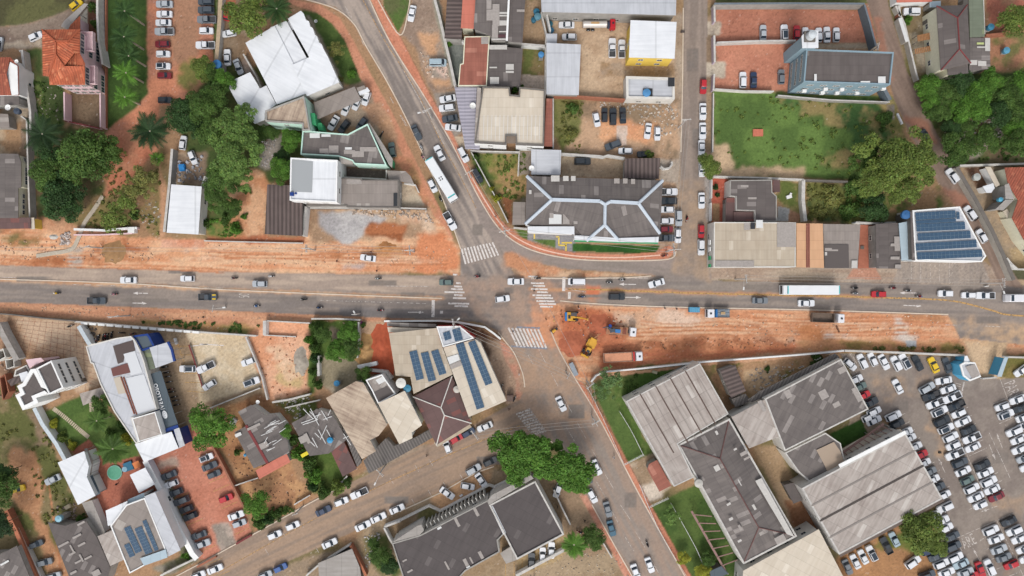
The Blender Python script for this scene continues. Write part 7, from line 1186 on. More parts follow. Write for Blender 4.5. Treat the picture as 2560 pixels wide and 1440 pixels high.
def vehicle(k,c,dark_roof=False):
    key=(k,c,dark_roof);global WHEEL
    if key not in PROTO:
        P_=carparts(k);nm,L_,Wd,Hh=KIND[k];ms = {}
        if WHEEL is None: WHEEL=wheelmesh()
        lst=[('body',mesh('body',P_['body'][0][0].v,P_['body'][0][0].f,[paintm(c)]),(0,0,0),0)]
        ck=('glass',k)
        if ck not in PROTO: PROTO[ck]=[(n_,mesh(n_,b_.v,b_.f,P_[n_][1]),(0,0,0),0) for n_ in ('windscreen', 'rear_window', 'side_window')+(('cargo_bed',) if k == 'p' else ()) for b_ in P_[n_][0]]
        lst+=PROTO[ck];lst+=[('wheel',WHEEL,(sx*L_ * .31,sy*(Wd/2 - .12),.31),0) for sx in (-1,1) for sy in (-1,1)]
        if dark_roof: x0,x1,w_,z_=P_['roof_glass'];b_=MB().box(((x0+x1)/2,0,z_),(x1-x0,w_,.03));lst.append(('roof_panel',mesh('roof_panel',b_.v,b_.f,[M_cglass]),(0,0,0),0))
        PROTO[key]=lst
    return PROTO[key]
NC=[0]
def car(px,py,ang,code,label,group=None):
    k,c=code[0],code[1];nm=KIND[k][0];name = {'h': 'parked_car', 's': 'parked_car', 'u': 'parked_car', 'p': 'pickup_truck', 'v': 'van'}[k]
    if 'M' in code: name=name.replace('parked_', 'moving_')
    zc=KIND[k][3] * .45;p=P(px,py,zc);root=empty(name,(p.x,p.y,.02),R(ang));tag(root,label,{'p': 'pickup truck', 'v': 'van'}.get(k, 'car'),group)
    s_ = .96 + .07*RT.random();root.scale=(s_,s_,1)
    for n_,me,loc,rz in vehicle(k,c, 'D' in code): mobj(n_,me,root,loc,rz)
    NC[0]+=1;return root
ORD=['first', 'second', 'third', 'fourth', 'fifth', 'sixth', 'seventh', 'eighth', 'ninth', 'tenth', 'eleventh', 'twelfth', 'thirteenth', 'fourteenth', 'fifteenth']
def row(where,frm,t,cars,group,key=None):
    """cars: (x, y, angle, code) in the tile's own units; labels count cars of one colour from one end"""
    ps=[(T(t,x,y) if t is not None else (x,y))+(a,cd) for x,y,a,cd in cars]
    ax = {'top': lambda q: q[1], 'left': lambda q: q[0], 'bottom': lambda q: -q[1], 'right': lambda q: -q[0]}[frm];ps.sort(key=ax);cnt = {}
    for q in ps: cnt[q[3][1]]=cnt.get(q[3][1],0)+1
    i_ = {}
    for x,y,a,cd in ps:
        c=cd[1];i_[c]=i_.get(c,0)+1;cn=CARC[c][0];kd=KIND[cd[0]][0]
        if cnt[c]==1: lb=f'the only {cn} {kd} {where}'
        else: lb=f'{cn} {kd}, {ORD[i_[c] - 1]} {cn} one from {frm} {where}'
        car(x,y,a,cd,lb,group)
row('in left row of brick car park', 'top',0,[(1645,42,180, 'ss'),(1645,142,180, 'sw'),(1635,228,180, 'sw'),(1645,315,180, 'ps'),(1625,442,180, 'hm'),(1632,540,0, 'hw'),(1632,662,0, 'hwD'),(1645,755,0, 'hm'),(1650,1000,0, 'hk')], 'cars in the brick car park')
row('in right row of brick car park', 'top',None,[(518,-12,180, 'hm'),(515,4,180, 'ud'),(515,25,180, 'ud'),(517,49,180, 'pg'),(516,77,0, 'hw'),(514,113,180, 'pw')], 'cars in the brick car park')
for x,y,a,cd,lb in ((*T(0,762,48),38, 'hy', 'yellow car on the grey lane at the top left'),(*T(0,358,365),25, 'hw', 'white hatchback half under the terracotta eaves'),(-2,110,80, 'hs', 'silver car cut by the left edge on the lane'),(*T(1,280,135),75, 'hr', 'red car under the dense round tree'),(*T(1,290,335),190, 'hw', 'white hatchback in the tree shaded yard behind school'),(*T(1,275,575),92, 'sw', 'white saloon by the blue tank yard'),(*T(1,385,670),292, 'ss', 'silver saloon beside the white school roof'),(*T(1,1335,1230),240, 'sw', 'white saloon slanted in front of green stair block'),(*T(1,1440,1265),232, 'hk', 'black hatchback next to the slanted white saloon'),(*T(1,1618,1240),235, 'hd', 'dark grey car half hidden by the mint parapet'),(*T(1,1462,1085),245, 'hw', 'white car nose peeking from the carport, west'),(*T(1,1568,1035),245, 'hw', 'white car nose peeking from the carport, east'),(*T(1,1662,985),250, 'hw', 'white car tucked beside the roadside kiosks'),(*T(11,1922,137),100, 'he', 'green grey hatchback on the soil by the green fascia'),
                        (*T(2,120,135),258, 'sw', 'white saloon on the lane beside lawn tip'),(*T(2,378,625),0, 'vc', 'pale blue van parked alone on the broken pavement'),(*T(2,165,1325),295, 'sdM', 'dark saloon driving down the avenue above the bus'),(*T(2,1665,250),180, 'sw', 'white saloon at the top of the truck yard'),(*T(2,1693,370),180, 'hw', 'white hatchback with open door in truck yard'),(*T(12,395,170),117, 'swM', 'white saloon driving up the avenue beside the bus'),(*T(12,325,498),297, 'hwM', 'white car overtaken by the bus on the avenue'),(*T(12,500,850),299, 'pwM', 'white pickup waiting above the northern zebra crossing'),(*T(12,632,185),298, 'uw', 'white SUV on the brick pavement by weedy corner'),(*T(12,772,395),296, 'uk', 'black SUV below the white one by weedy corner'),
                        (*T(12,1825,253),0, 'uk', 'black SUV in the bank back yard'),(*T(13,130,90),202, 'ud', 'dark SUV at the bottom of the car plot'),(*T(13,255,150),180, 'hw', 'white hatchback below the dark one in the plot'),(*T(13,440,183),180, 'hk', 'black car half under the sprawling shrub'),(*T(3,478,1310),262, 'sw', 'white saloon, longer one of the pair on rubble'),(*T(3,573,1335),270, 'hw', 'white hatchback right of the longer saloon on rubble'),(*T(2,1965,1195),282, 'hw', 'white hatchback left of three black cars'),
                        (*T(3,1630,330),90, 'ss', 'silver saloon alone in the upper red gravel lot'),(*T(3,1843,330),92, 'uwD', 'white SUV with black roof in upper red lot'),(*T(3,1965,325),88, 'hr', 'red hatchback near the tank tower'),(2013,86,90, 'hw', 'white car partly behind the tank tower'),(*T(4,187,350),92, 'hw', 'white hatchback just right of the tank tower'),(*T(4,268,348),92, 'sw', 'white car, second from right in upper red lot'),(*T(4,362,348),90, 'hw', 'white hatchback at right end of upper red lot'),(*T(3,1428,800),90, 'uw', 'white SUV in the lower red gravel lot'),(*T(3,1535,800),90, 'sn', 'navy saloon beside the white one in lower red lot'),(*T(3,1812,768),90, 'hg', 'small grey jeep by the blue building wall'),(*T(4,1118,115),180, 'uw', 'white SUV with black windows beside round bush'),(*T(4,1255,1370),298, 'sk', 'black car on the brown road under spreading tree'),(*T(14,1525,398),126, 'uwM', 'white SUV coming up the brown road'),(*T(14,1700,770),124, 'uw', 'white SUV parked by the solar building'),(*T(14,1815,1000),120, 'hw', 'white hatchback below the one by the solar building'),
                        (*T(20,1285,80),180, 'swM', 'white saloon driving left, farthest west on main road'),(*T(20,1875,65),180, 'hwM', 'white hatchback driving left, second from the west'),(*T(21,598,118),180, 'hsM', 'silver hatchback driving left above the painted number'),(*T(20,968,287),0, 'pdM', 'dark pickup driving right on the west road'),(*T(11,1680,1220),172, 'sw', 'white saloon alone on the orange worked soil'),(*T(22,462,103),180, 'heM', 'green grey car at the west zebra crossing'),(*T(22,1158,95),180, 'swM', 'white saloon entering the crossing from the east'),(*T(22,1025,268),8, 'hwM', 'white hatchback in the middle of the crossing'),(*T(22,1768,95),180, 'vwM', 'white van waiting east of the crossing'),(*T(23,167,245),0, 'ukM', 'black SUV driving right beside a lane arrow'),(*T(23,565,112),196, 'swM', 'white saloon slanting out of the slip road'),(*T(23,1600,285),0, 'sgM', 'grey saloon with pale roof below the long bus'),(*T(24,62,312),0, 'swM', 'white saloon just under the rear of long bus'),(*T(24,787,222),180, 'hrM', 'bright red car driving left behind the long bus'),(*T(24,1455,215),180, 'hwM', 'white hatchback ahead of the two white trucks'),(*T(24,1684,232),180, 'hwM', 'white car touching the white pickup in the queue'),(*T(24,1852,235),180, 'pwM', 'white pickup in the queue at the east end'),
                        (*T(20,1878,968),180, 'uwD', 'white SUV with black roof in the yellow bays'),(*T(21,60,952),205, 'pw', 'white pickup with loaded bed on the sandy lot'),(*T(21,95,1130),212, 'hw', 'white hatchback at the corner of the sandy lot'),(*T(21,485,897),200, 'hw', 'small white car at the east side of sandy lot'),(*T(21,515,1100),20, 'uwD', 'white SUV with dark roof below the small white car'),(*T(22,1610,1318),296, 'swM', 'white saloon driving down the south avenue, uppermost'),(*T(32,1685,508),296, 'sw', 'white saloon beside the lush trees on the avenue'),(*T(32,1605,590),296, 'hd', 'dark car almost hidden under the lush trees'),(*T(32,1350,710),250, 'hw', 'white car nose under the lush trees south side'),(*T(32,1648,753),298, 'hw', 'white hatchback parked by the lower brick pavement'),(*T(33,65,868),286, 'sgM', 'grey saloon on the avenue above the blue one'),(*T(33,97,1030),286, 'st', 'teal blue saloon on the south avenue'),(*T(33,425,1345),290, 'sw', 'white saloon, right one at the bottom edge'),(*T(33,305,1405),290, 'sw', 'white saloon, left one at the bottom edge'),
                        (*T(30,453,613),205, 'ss', 'silver saloon on the meadow beside the villa'),(*T(30,150,695),15, 'hy', 'yellow car poking out of the left edge tree'),(*T(30,315,1165),22, 'hd', 'dark hatchback at the foot of the salmon wall'),(*T(30,388,1320),14, 'hg', 'grey hatchback lower on the bottom left meadow'),(*T(30,462,1440),14, 'hs', 'silver car cut by the bottom edge of the meadow')): car(x,y,a,cd,lb)
row('along the lilac canopy', 'top',2,[(478,988,190, 'sw'),(470,1078,186, 'uw'),(500,1185,190, 'sd'),(530,1275,174, 'sw')], 'cars parked at the lilac canopy')
row('on the rubble car plot', 'left',3,[(45,1150,90, 'hk'),(130,1165,90, 'uk'),(228,1155,92, 'sk')], 'black cars on the rubble plot')
row('beside the yellow walled building', 'left',3,[(122,480,90, 'pw'),(217,490,90, 'pw')], 'pickups in the truck yard')
row('in column beside the bank', 'top',13,[(680,558,0, 'pw'),(690,648,180, 'uk'),(670,735,180, 'hw'),(668,850,0, 'hw'),(660,932,0, 'hm'),(652,1020,0, 'pd')], 'cars nosed in beside the bank')
row('on west kerb of side street', 'top',13,[(787,820,270, 'us'),(778,995,270, 'hw')], 'cars on the side street')
row('on east kerb of side street', 'top',None,[(*T(3,1033,863),268, 'hr'),(*T(3,1028,1115),270, 'sw'),(*T(3,1026,1310),270, 'sw'),(*T(13,1015,120),270, 'sw'),(*T(13,1020,330),270, 'sw'),(*T(13,1015,645),270, 'sw'),(*T(13,1012,950),270, 'hr'),(*T(13,1012,1112),270, 'uw')], 'cars on the side street')
row('in left bays of orange lot', 'top',30,[(1450,575,202, 'sd'),(1470,650,202, 'hw'),(1508,723,202, 'hd'),(1555,795,202, 'ud'),(1598,865,202, 'hk'),(1632,928,202, 'hk'),(1708,1088,200, 'sd'),(1735,1165,20, 'ss')], 'cars in the orange brick lot')
row('in right bays of orange lot', 'top',31,[(55,425,22, 'hwD'),(85,497,22, 'sd'),(122,567,22, 'hd'),(223,773,22, 'hr'),(310,920,20, 'sw'),(338,988,20, 'hs')], 'cars in the orange brick lot')
row('on north kerb of slanting street', 'left',None,[(*T(31,130,1380),22, 'sw'),(*T(31,640,1087),22, 'hw'),(*T(31,795,1008),22, 'hw'),(*T(31,1060,880),26, 'sn'),(*T(31,1212,802),22, 'hw'),(*T(31,1365,730),205, 'pw'),(*T(32,403,325),110, 'hw'),(*T(32,485,262),30, 'hr'),(*T(32,585,212),30, 'hn'),(*T(32,728,160),204, 'sw')], 'cars along the slanting street')
row('on south kerb of slanting street', 'left',None,[(496,1438,22, 'hw'),(*T(31,560,1432),22, 'hs'),(*T(31,690,1370),25, 'hb'),(*T(31,1112,1160),25, 'sw'),(*T(31,1397,1010),25, 'sw'),(*T(31,1530,940),25, 'sw'),(*T(31,1690,865),25, 'sw'),(*T(32,630,527),30, 'us'),(*T(32,775,458),26, 'hk')], 'cars along the slanting street')
row('on the sandy strip by slate fence', 'left',32,[(405,730,325, 'sw'),(580,670,350, 'hw'),(697,620,305, 'sw')], 'cars along the slanting street')
row('in yellow bays behind dark square roof', 'left',32,[(1127,1310,88, 'uk'),(1222,1255,87, 'hw'),(1297,1218,87, 'sw')], 'cars behind the dark square roof')
G = 'cars in the big car park'
row('in top row of big car park', 'left',24,[(500,925,318, 'hw'),(622,895,116, 'uw'),(725,875,116, 'hw'),(838,900,298, 'sw'),(962,915,118, 'uw'),(1048,895,118, 'uwD'),(1175,910,118, 'sk'),(1335,930,116, 'sy'),(1470,932,110, 'sd')],G)
car(*T(24,975,1145),118, 'swM', 'white saloon crossing the open car park aisle',G)
row('in edge bays beside patched hall', 'top',None,[(*T(24,555,1075),25, 'hw'),(*T(24,595,1150),25, 'he'),(*T(24,632,1235),25, 'hr'),(*T(24,690,1310),25, 'pk'),(*T(24,740,1395),25, 'hw'),(*T(34,632,108),25, 'sw'),(*T(34,800,68),25, 'uw'),(*T(34,832,135),25, 'hk'),(*T(34,590,78),25, 'hw')],G)
row('along huge warehouse east wall', 'top',34,[(905,205,25, 'hw'),(935,258,25, 'hw'),(985,330,25, 'hw'),(1032,400,25, 'hr'),(1060,470,25, 'hw'),(1108,545,25, 'hg'),(1135,612,25, 'hw'),(1182,678,25, 'hd'),(1232,745,25, 'hw'),(1243,850,205, 'uw'),(1150,915,25, 'hw'),(1210,965,25, 'sw'),(1245,1027,25, 'uw'),(1300,1100,25, 'sd'),(1312,1185,22, 'ud')],G)
row('in west column of main block', 'top',None,[(*T(24,1435,1085),190, 'sw'),(*T(24,1270,1158),30, 'us'),(*T(24,1310,1238),200, 'pk'),(*T(24,1350,1312),204, 'pw'),(*T(24,1395,1392),25, 'uwD'),(*T(34,1215,110),25, 'uk'),(*T(34,1250,175),25, 'uwD'),(*T(34,1290,248),25, 'uw'),(*T(34,1312,320),205, 'hw'),(*T(34,1325,395),205, 'pw'),(*T(34,1370,468),22, 'ud'),(*T(34,1397,540),25, 'sw'),(*T(34,1433,617),25, 'he'),(*T(34,1470,688),25, 'uw'),(*T(34,1505,762),205, 'sw'),(*T(34,1545,830),205, 'hw')],G)
row('in east column of main block', 'top',None,[(*T(24,1480,1170),200, 'sw'),(*T(24,1518,1252),205, 'pw'),(*T(24,1558,1335),205, 'pk'),(*T(24,1585,1412),205, 'hw'),(*T(34,1395,115),205, 'sw'),(*T(34,1442,188),25, 'sk'),(*T(34,1470,255),205, 'pw'),(*T(34,1480,335),205, 'sw'),(*T(34,1560,487),25, 'sk'),(*T(34,1588,552),25, 'sw'),(*T(34,1618,628),25, 'uw'),(*T(34,1645,697),205, 'sw'),(*T(34,1683,760),205, 'sm')],G)
row('in the block at right edge', 'top',None,[(*T(24,2215,985),215, 'sw'),(*T(24,2175,1275),200, 'sw'),(*T(24,2020,1345),200, 'hw'),(*T(24,2205,1362),200, 'sk'),(*T(24,2055,1418),22, 'hwD'),(*T(34,1765,55),22, 'uwD'),(*T(34,1920,78),22, 'sw'),(*T(34,1835,200),205, 'uw'),(*T(34,1925,150),205, 'hw'),(*T(34,1870,270),205, 'sw'),(*T(34,1882,352),205, 'sw'),(*T(34,1915,432),205, 'hs'),(*T(34,1945,505),205, 'hw')],G)
row('in block right of painted word', 'left',34,[(1635,1047,22, 'uw'),(1680,1120,22, 'sw'),(1705,1210,22, 'ss'),(1745,1280,22, 'sg'),(1788,970,205, 'sk'),(1835,1050,205, 'uw'),(1880,1118,205, 'sw'),(1918,1205,205, 'sw'),(1940,1290,205, 'hw'),(1810,1342,205, 'hr'),(1545,1385,292, 'sr'),(1625,1365,115, 'uw')],G)
row('in block left of painted word', 'top',34,[(1165,1270,25, 'sd'),(1330,1278,25, 'uw'),(1210,1332,22, 'uw'),(1378,1335,205, 'sc'),(1255,1408,22, 'sw'),(1418,1408,22, 'ss'),(1095,1225,20, 'hn'),(1090,1432,22, 'ud'),(1470,1440,22, 'hr')],G)
row('on bare soil south of warehouse', 'left',34,[(405,1362,295, 'sg'),(473,1315,118, 'sw'),(540,1275,118, 'sw'),(615,1245,118, 'uwD'),(738,1178,118, 'pk'),(808,1125,118, 'sc'),(968,1320,35, 'uw')],G)
r_=car(*T(21,78,250),0, 'pdM', 'dark pickup with a yellow hood on the west road');MB().box((1.75,.52,1.0),(.95,.4,.06)).build('yellow_panel',mat('hood yellow',C(226,190,60),rough=.5,var=0),r_);MB().box((1.75,-.52,1.0),(.95,.4,.06)).build('yellow_panel',MC['hood yellow'],r_)
# ---------------------------------------------------------------- buses and heavy vehicles
M_tyre=M_black;M_cab=mat('truck cab white',C(236,236,240),rough=.4,var=0,coat=.3);M_ch=W('chassis',62,62,64,var=.1);M_my=mat('machine yellow',C(226,170,60),rough=.5,var=.08,scale=2)
def wheels(root,xs_,y_,r=.48,w_=.3):
    mb=MB();mb.tube((0,-w_/2,0),(0,w_/2,0),r,n=16);mb.tube((0,-w_/2 - .01,0),(0,w_/2 + .01,0),r * .5,n=10,m=1);me=mesh('wheel',mb.v,mb.f,[M_tyre,M_metal],mi=mb.m)
    for x in xs_:
        for s_ in (-1,1): mobj('wheel',me,root,(x,s_*y_,r))
def bus(px,py,ang,L_,label,trim):
    p=P(px,py,1.6);root=empty('bus',(p.x,p.y,.02),R(ang));tag(root,label, 'bus');w_=2.55
    o=outline(L_,w_,6,.35,.25);mb=MB();loft(mb,[[(x * .995,y * .97,.35) for x,y in o],[(x,y,.6) for x,y in o],[(x,y,2.7) for x,y in o],[(x * .99,y * .94,3.05) for x,y in o],[(x * .975,y * .86,3.18) for x,y in o]]);mb.build('body',mat('bus white',C(240,242,244),rough=.4,var=.03,scale=.5),root)
    for s_ in (-1,1): MB().box((-.3,s_*(w_/2 + .005),2.0),(L_-1.6,.03,.95)).build('side_window',M_cglass,root);MB().box((0,s_*(w_/2 + .01),1.2),(L_ - .9,.03,.4)).build('stripe',trim,root)
    mb=MB();mb.box((L_/2 - .08,0,1.95),(.2,w_ - .35,1.3));mb.build('windscreen',M_cglass,root);mb=MB();mb.add([(L_/2-1.15,-1.05,3.2),(L_/2 - .12,-1.1,2.95),(L_/2 - .12,1.1,2.95),(L_/2-1.15,1.05,3.2)],[(0,1,2,3)]).add([(L_/2-1.15,-1.05,3.1),(L_/2 - .12,-1.1,2.6),(L_/2 - .12,1.1,2.6),(L_/2-1.15,1.05,3.1)],[(3,2,1,0)]);mb.build('front_visor',M_cglass,root)
    MB().box((L_/2-1.3,0,3.19),(.28,2.1,.04)).build('roof_band',trim,root);MB().box((-L_/2 + .2,0,3.17),(.24,2.1,.05)).build('roof_band',trim,root)
    wheels(root,(-L_ * .3,L_ * .3),w_/2 - .2,.5);return root
M_cy=mat('cyan trim',C(90,196,200),rough=.5,var=0);M_lb=mat('light blue trim',C(120,180,220),rough=.5,var=0)
b1=bus(*T(12,418,442),-58.5,12.6, 'white city bus with four roof hatches on the avenue',M_cy)
for dx in (-.3,.3):
    for dy in (-.3,.3): MB().box((dx - .2,dy,3.2),(.32,.32,.06)).build('roof_hatch',M_dark,b1)
bus(2022.5,724.5,180,14.7, 'long white coach driving left with cyan front band',M_cy)
v_=empty('minibus',(*P(2541,745,1.3)[:2],.02),R(180));tag(v_, 'large white minibus entering at the right edge', 'van');o=outline(5.8,2.1,6,.5,.25);mb=MB();loft(mb,[[(x,y,.3) for x,y in o],[(x,y,1.3) for x,y in o],[(x * .9 - .2,y * .9,2.4) for x,y in o],[(x * .86 - .22,y * .8,2.5) for x,y in o]]);mb.build('body',M_cab,v_);mb=MB();mb.add([(2.78,-.9,1.36),(2.78,.9,1.36),(2.3,.85,2.38),(2.3,-.85,2.38)],[(0,1,2,3)]);mb.build('windscreen',M_cglass,v_);MB().box((1.8,0,2.46),(.75,1.6,.1)).build('roof_visor',M_cglass,v_);wheels(v_,(-1.8,1.8),.9,.36,.22)
def truck(px,py,ang,L_,label,cabc=M_cab,w_=2.4,cab=1.9,name='truck',cat='truck'):
    p=P(px,py,1.3);root=empty(name,(p.x,p.y,.02),R(ang));tag(root,label,cat);x1=L_/2
    mb=MB();mb.box((-.2,0,.8),(L_ - .6,.9,.3));mb.build('chassis',M_ch,root)
    o=[(x+x1-cab/2,y) for x,y in outline(cab,w_,5,.3,.12)];mb=MB();cx=x1-cab/2;loft(mb,[[(x,y,.6) for x,y in o],[(x,y,1.7) for x,y in o],[((x-cx) * .86+cx - .08,y * .93,2.65) for x,y in o],[((x-cx) * .78+cx - .1,y * .86,2.75) for x,y in o]]);mb.build('cab',cabc,root)
    mb=MB();mb.add([(x1 + .01,-1.0,1.75),(x1 + .01,1.0,1.75),(x1 - .2,.93,2.55),(x1 - .2,-.93,2.55)],[(0,1,2,3)]);mb.build('windscreen',M_cglass,root);MB().box((cx,0,2.78),(.5,.5,.08)).build('roof_hatch',M_dark,root)
    wheels(root,(x1-cab * .55,-x1 * .35,-x1 * .35-1.15),w_/2 - .18,.5);return root,x1,cab,w_
def tipper(px,py,ang,L_,label,load,bedm):
    root,x1,cab,w_=truck(px,py,ang,L_,label);xa,xb=-x1,x1-cab - .75;mb=MB();c_=(xa+xb)/2;l_=xb-xa
    mb.box((c_,0,1.15),(l_,w_,.12));mb.box((c_,w_/2 - .05,1.75),(l_,.1,1.1));mb.box((c_,-w_/2 + .05,1.75),(l_,.1,1.1));mb.box((xa + .05,0,1.75),(.1,w_ - .2,1.1));mb.box((xb - .05,0,1.85),(.1,w_ - .2,1.3));mb.build('tipper_body',bedm,root)
    if load: heapv=MB().box((c_,0,1.9),(l_ - .25,w_ - .25,.55),taper=.96);heapv.build('soil_load',load,root)
    return root,xb,x1,cab
r_,xb,x1,cab=tipper(*T(23,228,847),3,10.2, 'white cabbed tipper truck full of orange soil',W('loaded orange soil',220,156,122,var=.1,scale=2,bump=.5),W('tan tipper body',190,156,136));MB().box((xb + .35,0,1.5),(.45,2.3,1.2)).build('red_frame',M_redp,r_)
tipper(*T(24,268,458),-2,8.3, 'tipper truck with an empty dark body below the road',None,W('dusty tipper body',120,104,92,var=.2))
root,x1,cab,w_=truck(*T(23,1178,412),180,6.4, 'white flatbed truck with blue crate beside the road',w_=2.3,cab=2.0);mb=MB();mb.box((-1.15,0,1.2),(3.9,2.2,.12));[mb.box((-1.15,s_*1.08,1.42),(3.9,.06,.35)) for s_ in (-1,1)];mb.build('flatbed',W('flatbed steel',120,128,136),root);MB().box((.55,0,1.65),(.55,2.0,.9)).build('blue_crate',mat('crate blue',C(40,110,170),rough=.6,var=.05),root);mb=MB();[mb.box((-1.4,y,1.3),(3.2,.1,.08)) for y in (-.8,-.5,.1,.4,.8)];mb.box((-1.3,0,1.45),(1.1,.7,.3),m=1);mb.build('load',[M_metal,W('tan load',190,160,120)],root)
root,x1,cab,w_=truck(*T(23,210,590),-4,7.9, 'white cabbed drill truck with blue engine in the works',w_=2.4,cab=1.8);mb=MB();mb.box((-1.0,0,1.15),(5.6,2.1,.12));mb.build('deck',W('orange deck',180,130,100,var=.15),root);MB().box((-.95,-.05,1.75),(1.35,.9,1.0)).build('engine',mat('engine blue',C(58,126,190),rough=.5,var=.06),root);mb=MB();mb.box((-2.3,0,1.7),(1.3,.9,.9),rz=.3);mb.box((-3.2,.6,1.6),(.6,.6,.8),rz=.5);mb.tube((-2.6,.3,1.9),(-3.9,.9,2.4),.22,.18);mb.tube((-3.9,.9,2.4),(-4.8,.5,1.2),.16,.1);mb.build('drill',W('drill grey',84,92,104,var=.2),root);MB().tube((-3.0,1.15,1.2),(-3.0,1.15,2.1),.42,n=12).build('drum',mat('engine blue deep',C(30,70,150),rough=.5,var=.05),root);MB().box((.9,.0,1.3),(.9,1.6,.3)).build('rack',M_rust,root)
# tanker in the yard
root,x1,cab,w_=truck(*T(2,2000,250) if 0 else (1497,63),0,8.6, 'tanker truck with shiny cylindrical tank and red cab',cabc=mat('truck red',C(196,40,50),rough=.4,var=0),w_=2.3,cab=1.5);mb=MB();mb.tube((-4.1,0,1.95),(1.9,0,1.95),.92,n=20);mb.tube((-4.25,0,1.95),(-4.1,0,1.95),.7,.92,20);mb.tube((1.9,0,1.95),(2.05,0,1.95),.92,.7,20);mb.build('tank',mat('tank steel',C(214,208,202),rough=.35,var=.05,metal=.2),root,smooth=False);MB().box((-1.1,0,2.9),(2.1,.5,.1)).build('walkway',W('walkway tan',200,160,110),root);mb=MB();mb.box((2.6,0,1.3),(.7,1.6,.9));mb.build('pump_box',W('pump box',70,76,96),root)
# loader
p=P(*T(22,1890,762),1.2);root=empty('wheel_loader',(p.x,p.y,0),R(-118));tag(root, 'yellow wheel loader with raised flat bucket between soil heaps', 'loader');M_my2=M_my
mb=MB();mb.box((-1.6,0,1.25),(2.6,1.75,1.1));mb.build('engine_cover',M_my,root,bevel=.08);mb=MB();mb.box((.35,0,1.7),(1.3,1.35,1.7),taper=.9);mb.build('cab',M_my,root,bevel=.06);MB().box((.75,0,2.58),(.55,.8,.06)).build('cab_glass',M_cglass,root);mb=MB();mb.box((1.35,.55,1.0),(1.5,.22,.3));mb.box((1.35,-.55,1.0),(1.5,.22,.3));mb.build('arms',M_ch,root);mb=MB();mb.box((2.3,0,.7),(.75,2.45,.7),taper=.8);mb.build('bucket',M_my,root,bevel=.05);wheels(root,(-1.5,1.1),1.0,.62,.42);mb=MB();mb.box((-1.3,1.05,1.5),(1.9,.3,.12));mb.box((-1.3,-1.05,1.5),(1.9,.3,.12));mb.build('fender',M_my,root);mb=MB();mb.tube((-2.8,0,1.2),(-3.6,.1,2.0),.12,.1);mb.tube((-3.6,.1,2.0),(-4.9,1.0,1.0),.1,.08);mb.box((-2.95,0,.8),(.15,2.6,.12));mb.build('rear_hoe',W('tan steel',196,150,110),root)
# excavator
p=P(*T(22,1712,445),1.5);root=empty('excavator',(p.x,p.y,0),0);tag(root, 'yellow excavator with blue counterweight and grey cab roof', 'excavator');mb=MB();[mb.box((.3,s_*1.0,.4),(3.3,.55,.75)) for s_ in (-1,1)];mb.build('tracks',M_ch,root,bevel=.1);MB().box((0,0,1.3),(2.2,2.3,.9)).build('upper_body',M_my,root,bevel=.06);MB().box((-1.35,0,1.35),(.55,2.3,1.1)).build('counterweight',mat('machine blue',C(56,126,196),rough=.5,var=.05),root,bevel=.08);MB().box((.65,.6,2.0),(1.5,.95,1.2)).build('cab',W('machine grey',92,88,90),root,bevel=.05);mb=MB();mb.tube((1.0,-.1,1.7),(2.7,-.35,2.7),.22,.2,8);mb.tube((2.7,-.35,2.7),(4.2,-.75,1.0),.18,.13,8);mb.build('boom',M_my,root);mb=MB();mb.box((4.35,-.8,.7),(.6,.8,.6),taper=.7);mb.build('bucket',W('bucket tan',214,160,100),root);mb=MB();mb.box((-.5,-.1,1.82),(.6,.9,.12));mb.box((.9,-.7,1.6),(.9,.5,.3));mb.build('engine_hood',W('dark machinery',58,60,66),root)
# small yellow handcart roller and blue container
p=P(*T(22,1538,585));root=empty('concrete_mixer',p,R(35));tag(root, 'small yellow mixer by the edge of the crossing', 'mixer');MB().tube((-.5,0,.9),(.5,0,1.1),.42,.28,12).build('drum',M_my,root);mb=MB();mb.box((0,0,.45),(1.5,.5,.1));mb.box((.9,0,.7),(.5,.6,.5));mb.build('frame',M_ch,root);wheels(root,(-.4,),.45,.3,.12)
p=P(*T(23,940,377),.8);root=empty('site_container',(p.x,p.y,0),R(-1));tag(root, 'blue container box under the road edge', 'container');MB().box((0,0,.75),(2.7,1.35,1.5)).build('body',mat('container blue',C(90,160,196),rough=.6,var=.08),root,bevel=.05);mb=MB();[mb.box((x,0,1.52),(.08,1.3,.05)) for x in (-1,-.5,0,.5,1)];mb.build('roof_rib',W('container pale',120,180,206),root)
tag(MB().box((0,0,.5),(1.5,1.7,1.0)).box((0,.2,1.05),(1.2,.8,.1)).build('blue_crate',mat('plastic blue',C(50,140,210),rough=.6,var=.08),None,P(*T(10,1833,320)),.1), 'bright blue box in the scrap yard under two white cars', 'box')
for x,y,a,cd,lb in ((*T(10,1832,68),82, 'hw', 'white hatchback in the scrap yard, upper one'),(*T(10,1928,215),292, 'hw', 'white hatchback in the scrap yard, lower one')): car(x,y,a,cd,lb)
tag(MB().prism([(-1.3,-.9),(1.3,-.9),(1.3,.9),(-1.3,.9)],0,.5).build('brick_box',W('brick orange box',206,120,96),None,P(*T(3,1575,1330))), 'small orange brick box on the large green lot', 'box');tag(MB().box((0,0,.3),(1.4,.9,.5),rz=.3).box((.3,.5,.3),(.5,1.1,.4),rz=-.5).build('white_tarp',M_white,None,P(*T(13,1885,610))), 'crumpled white cloth on the dry grass yard', 'cloth')
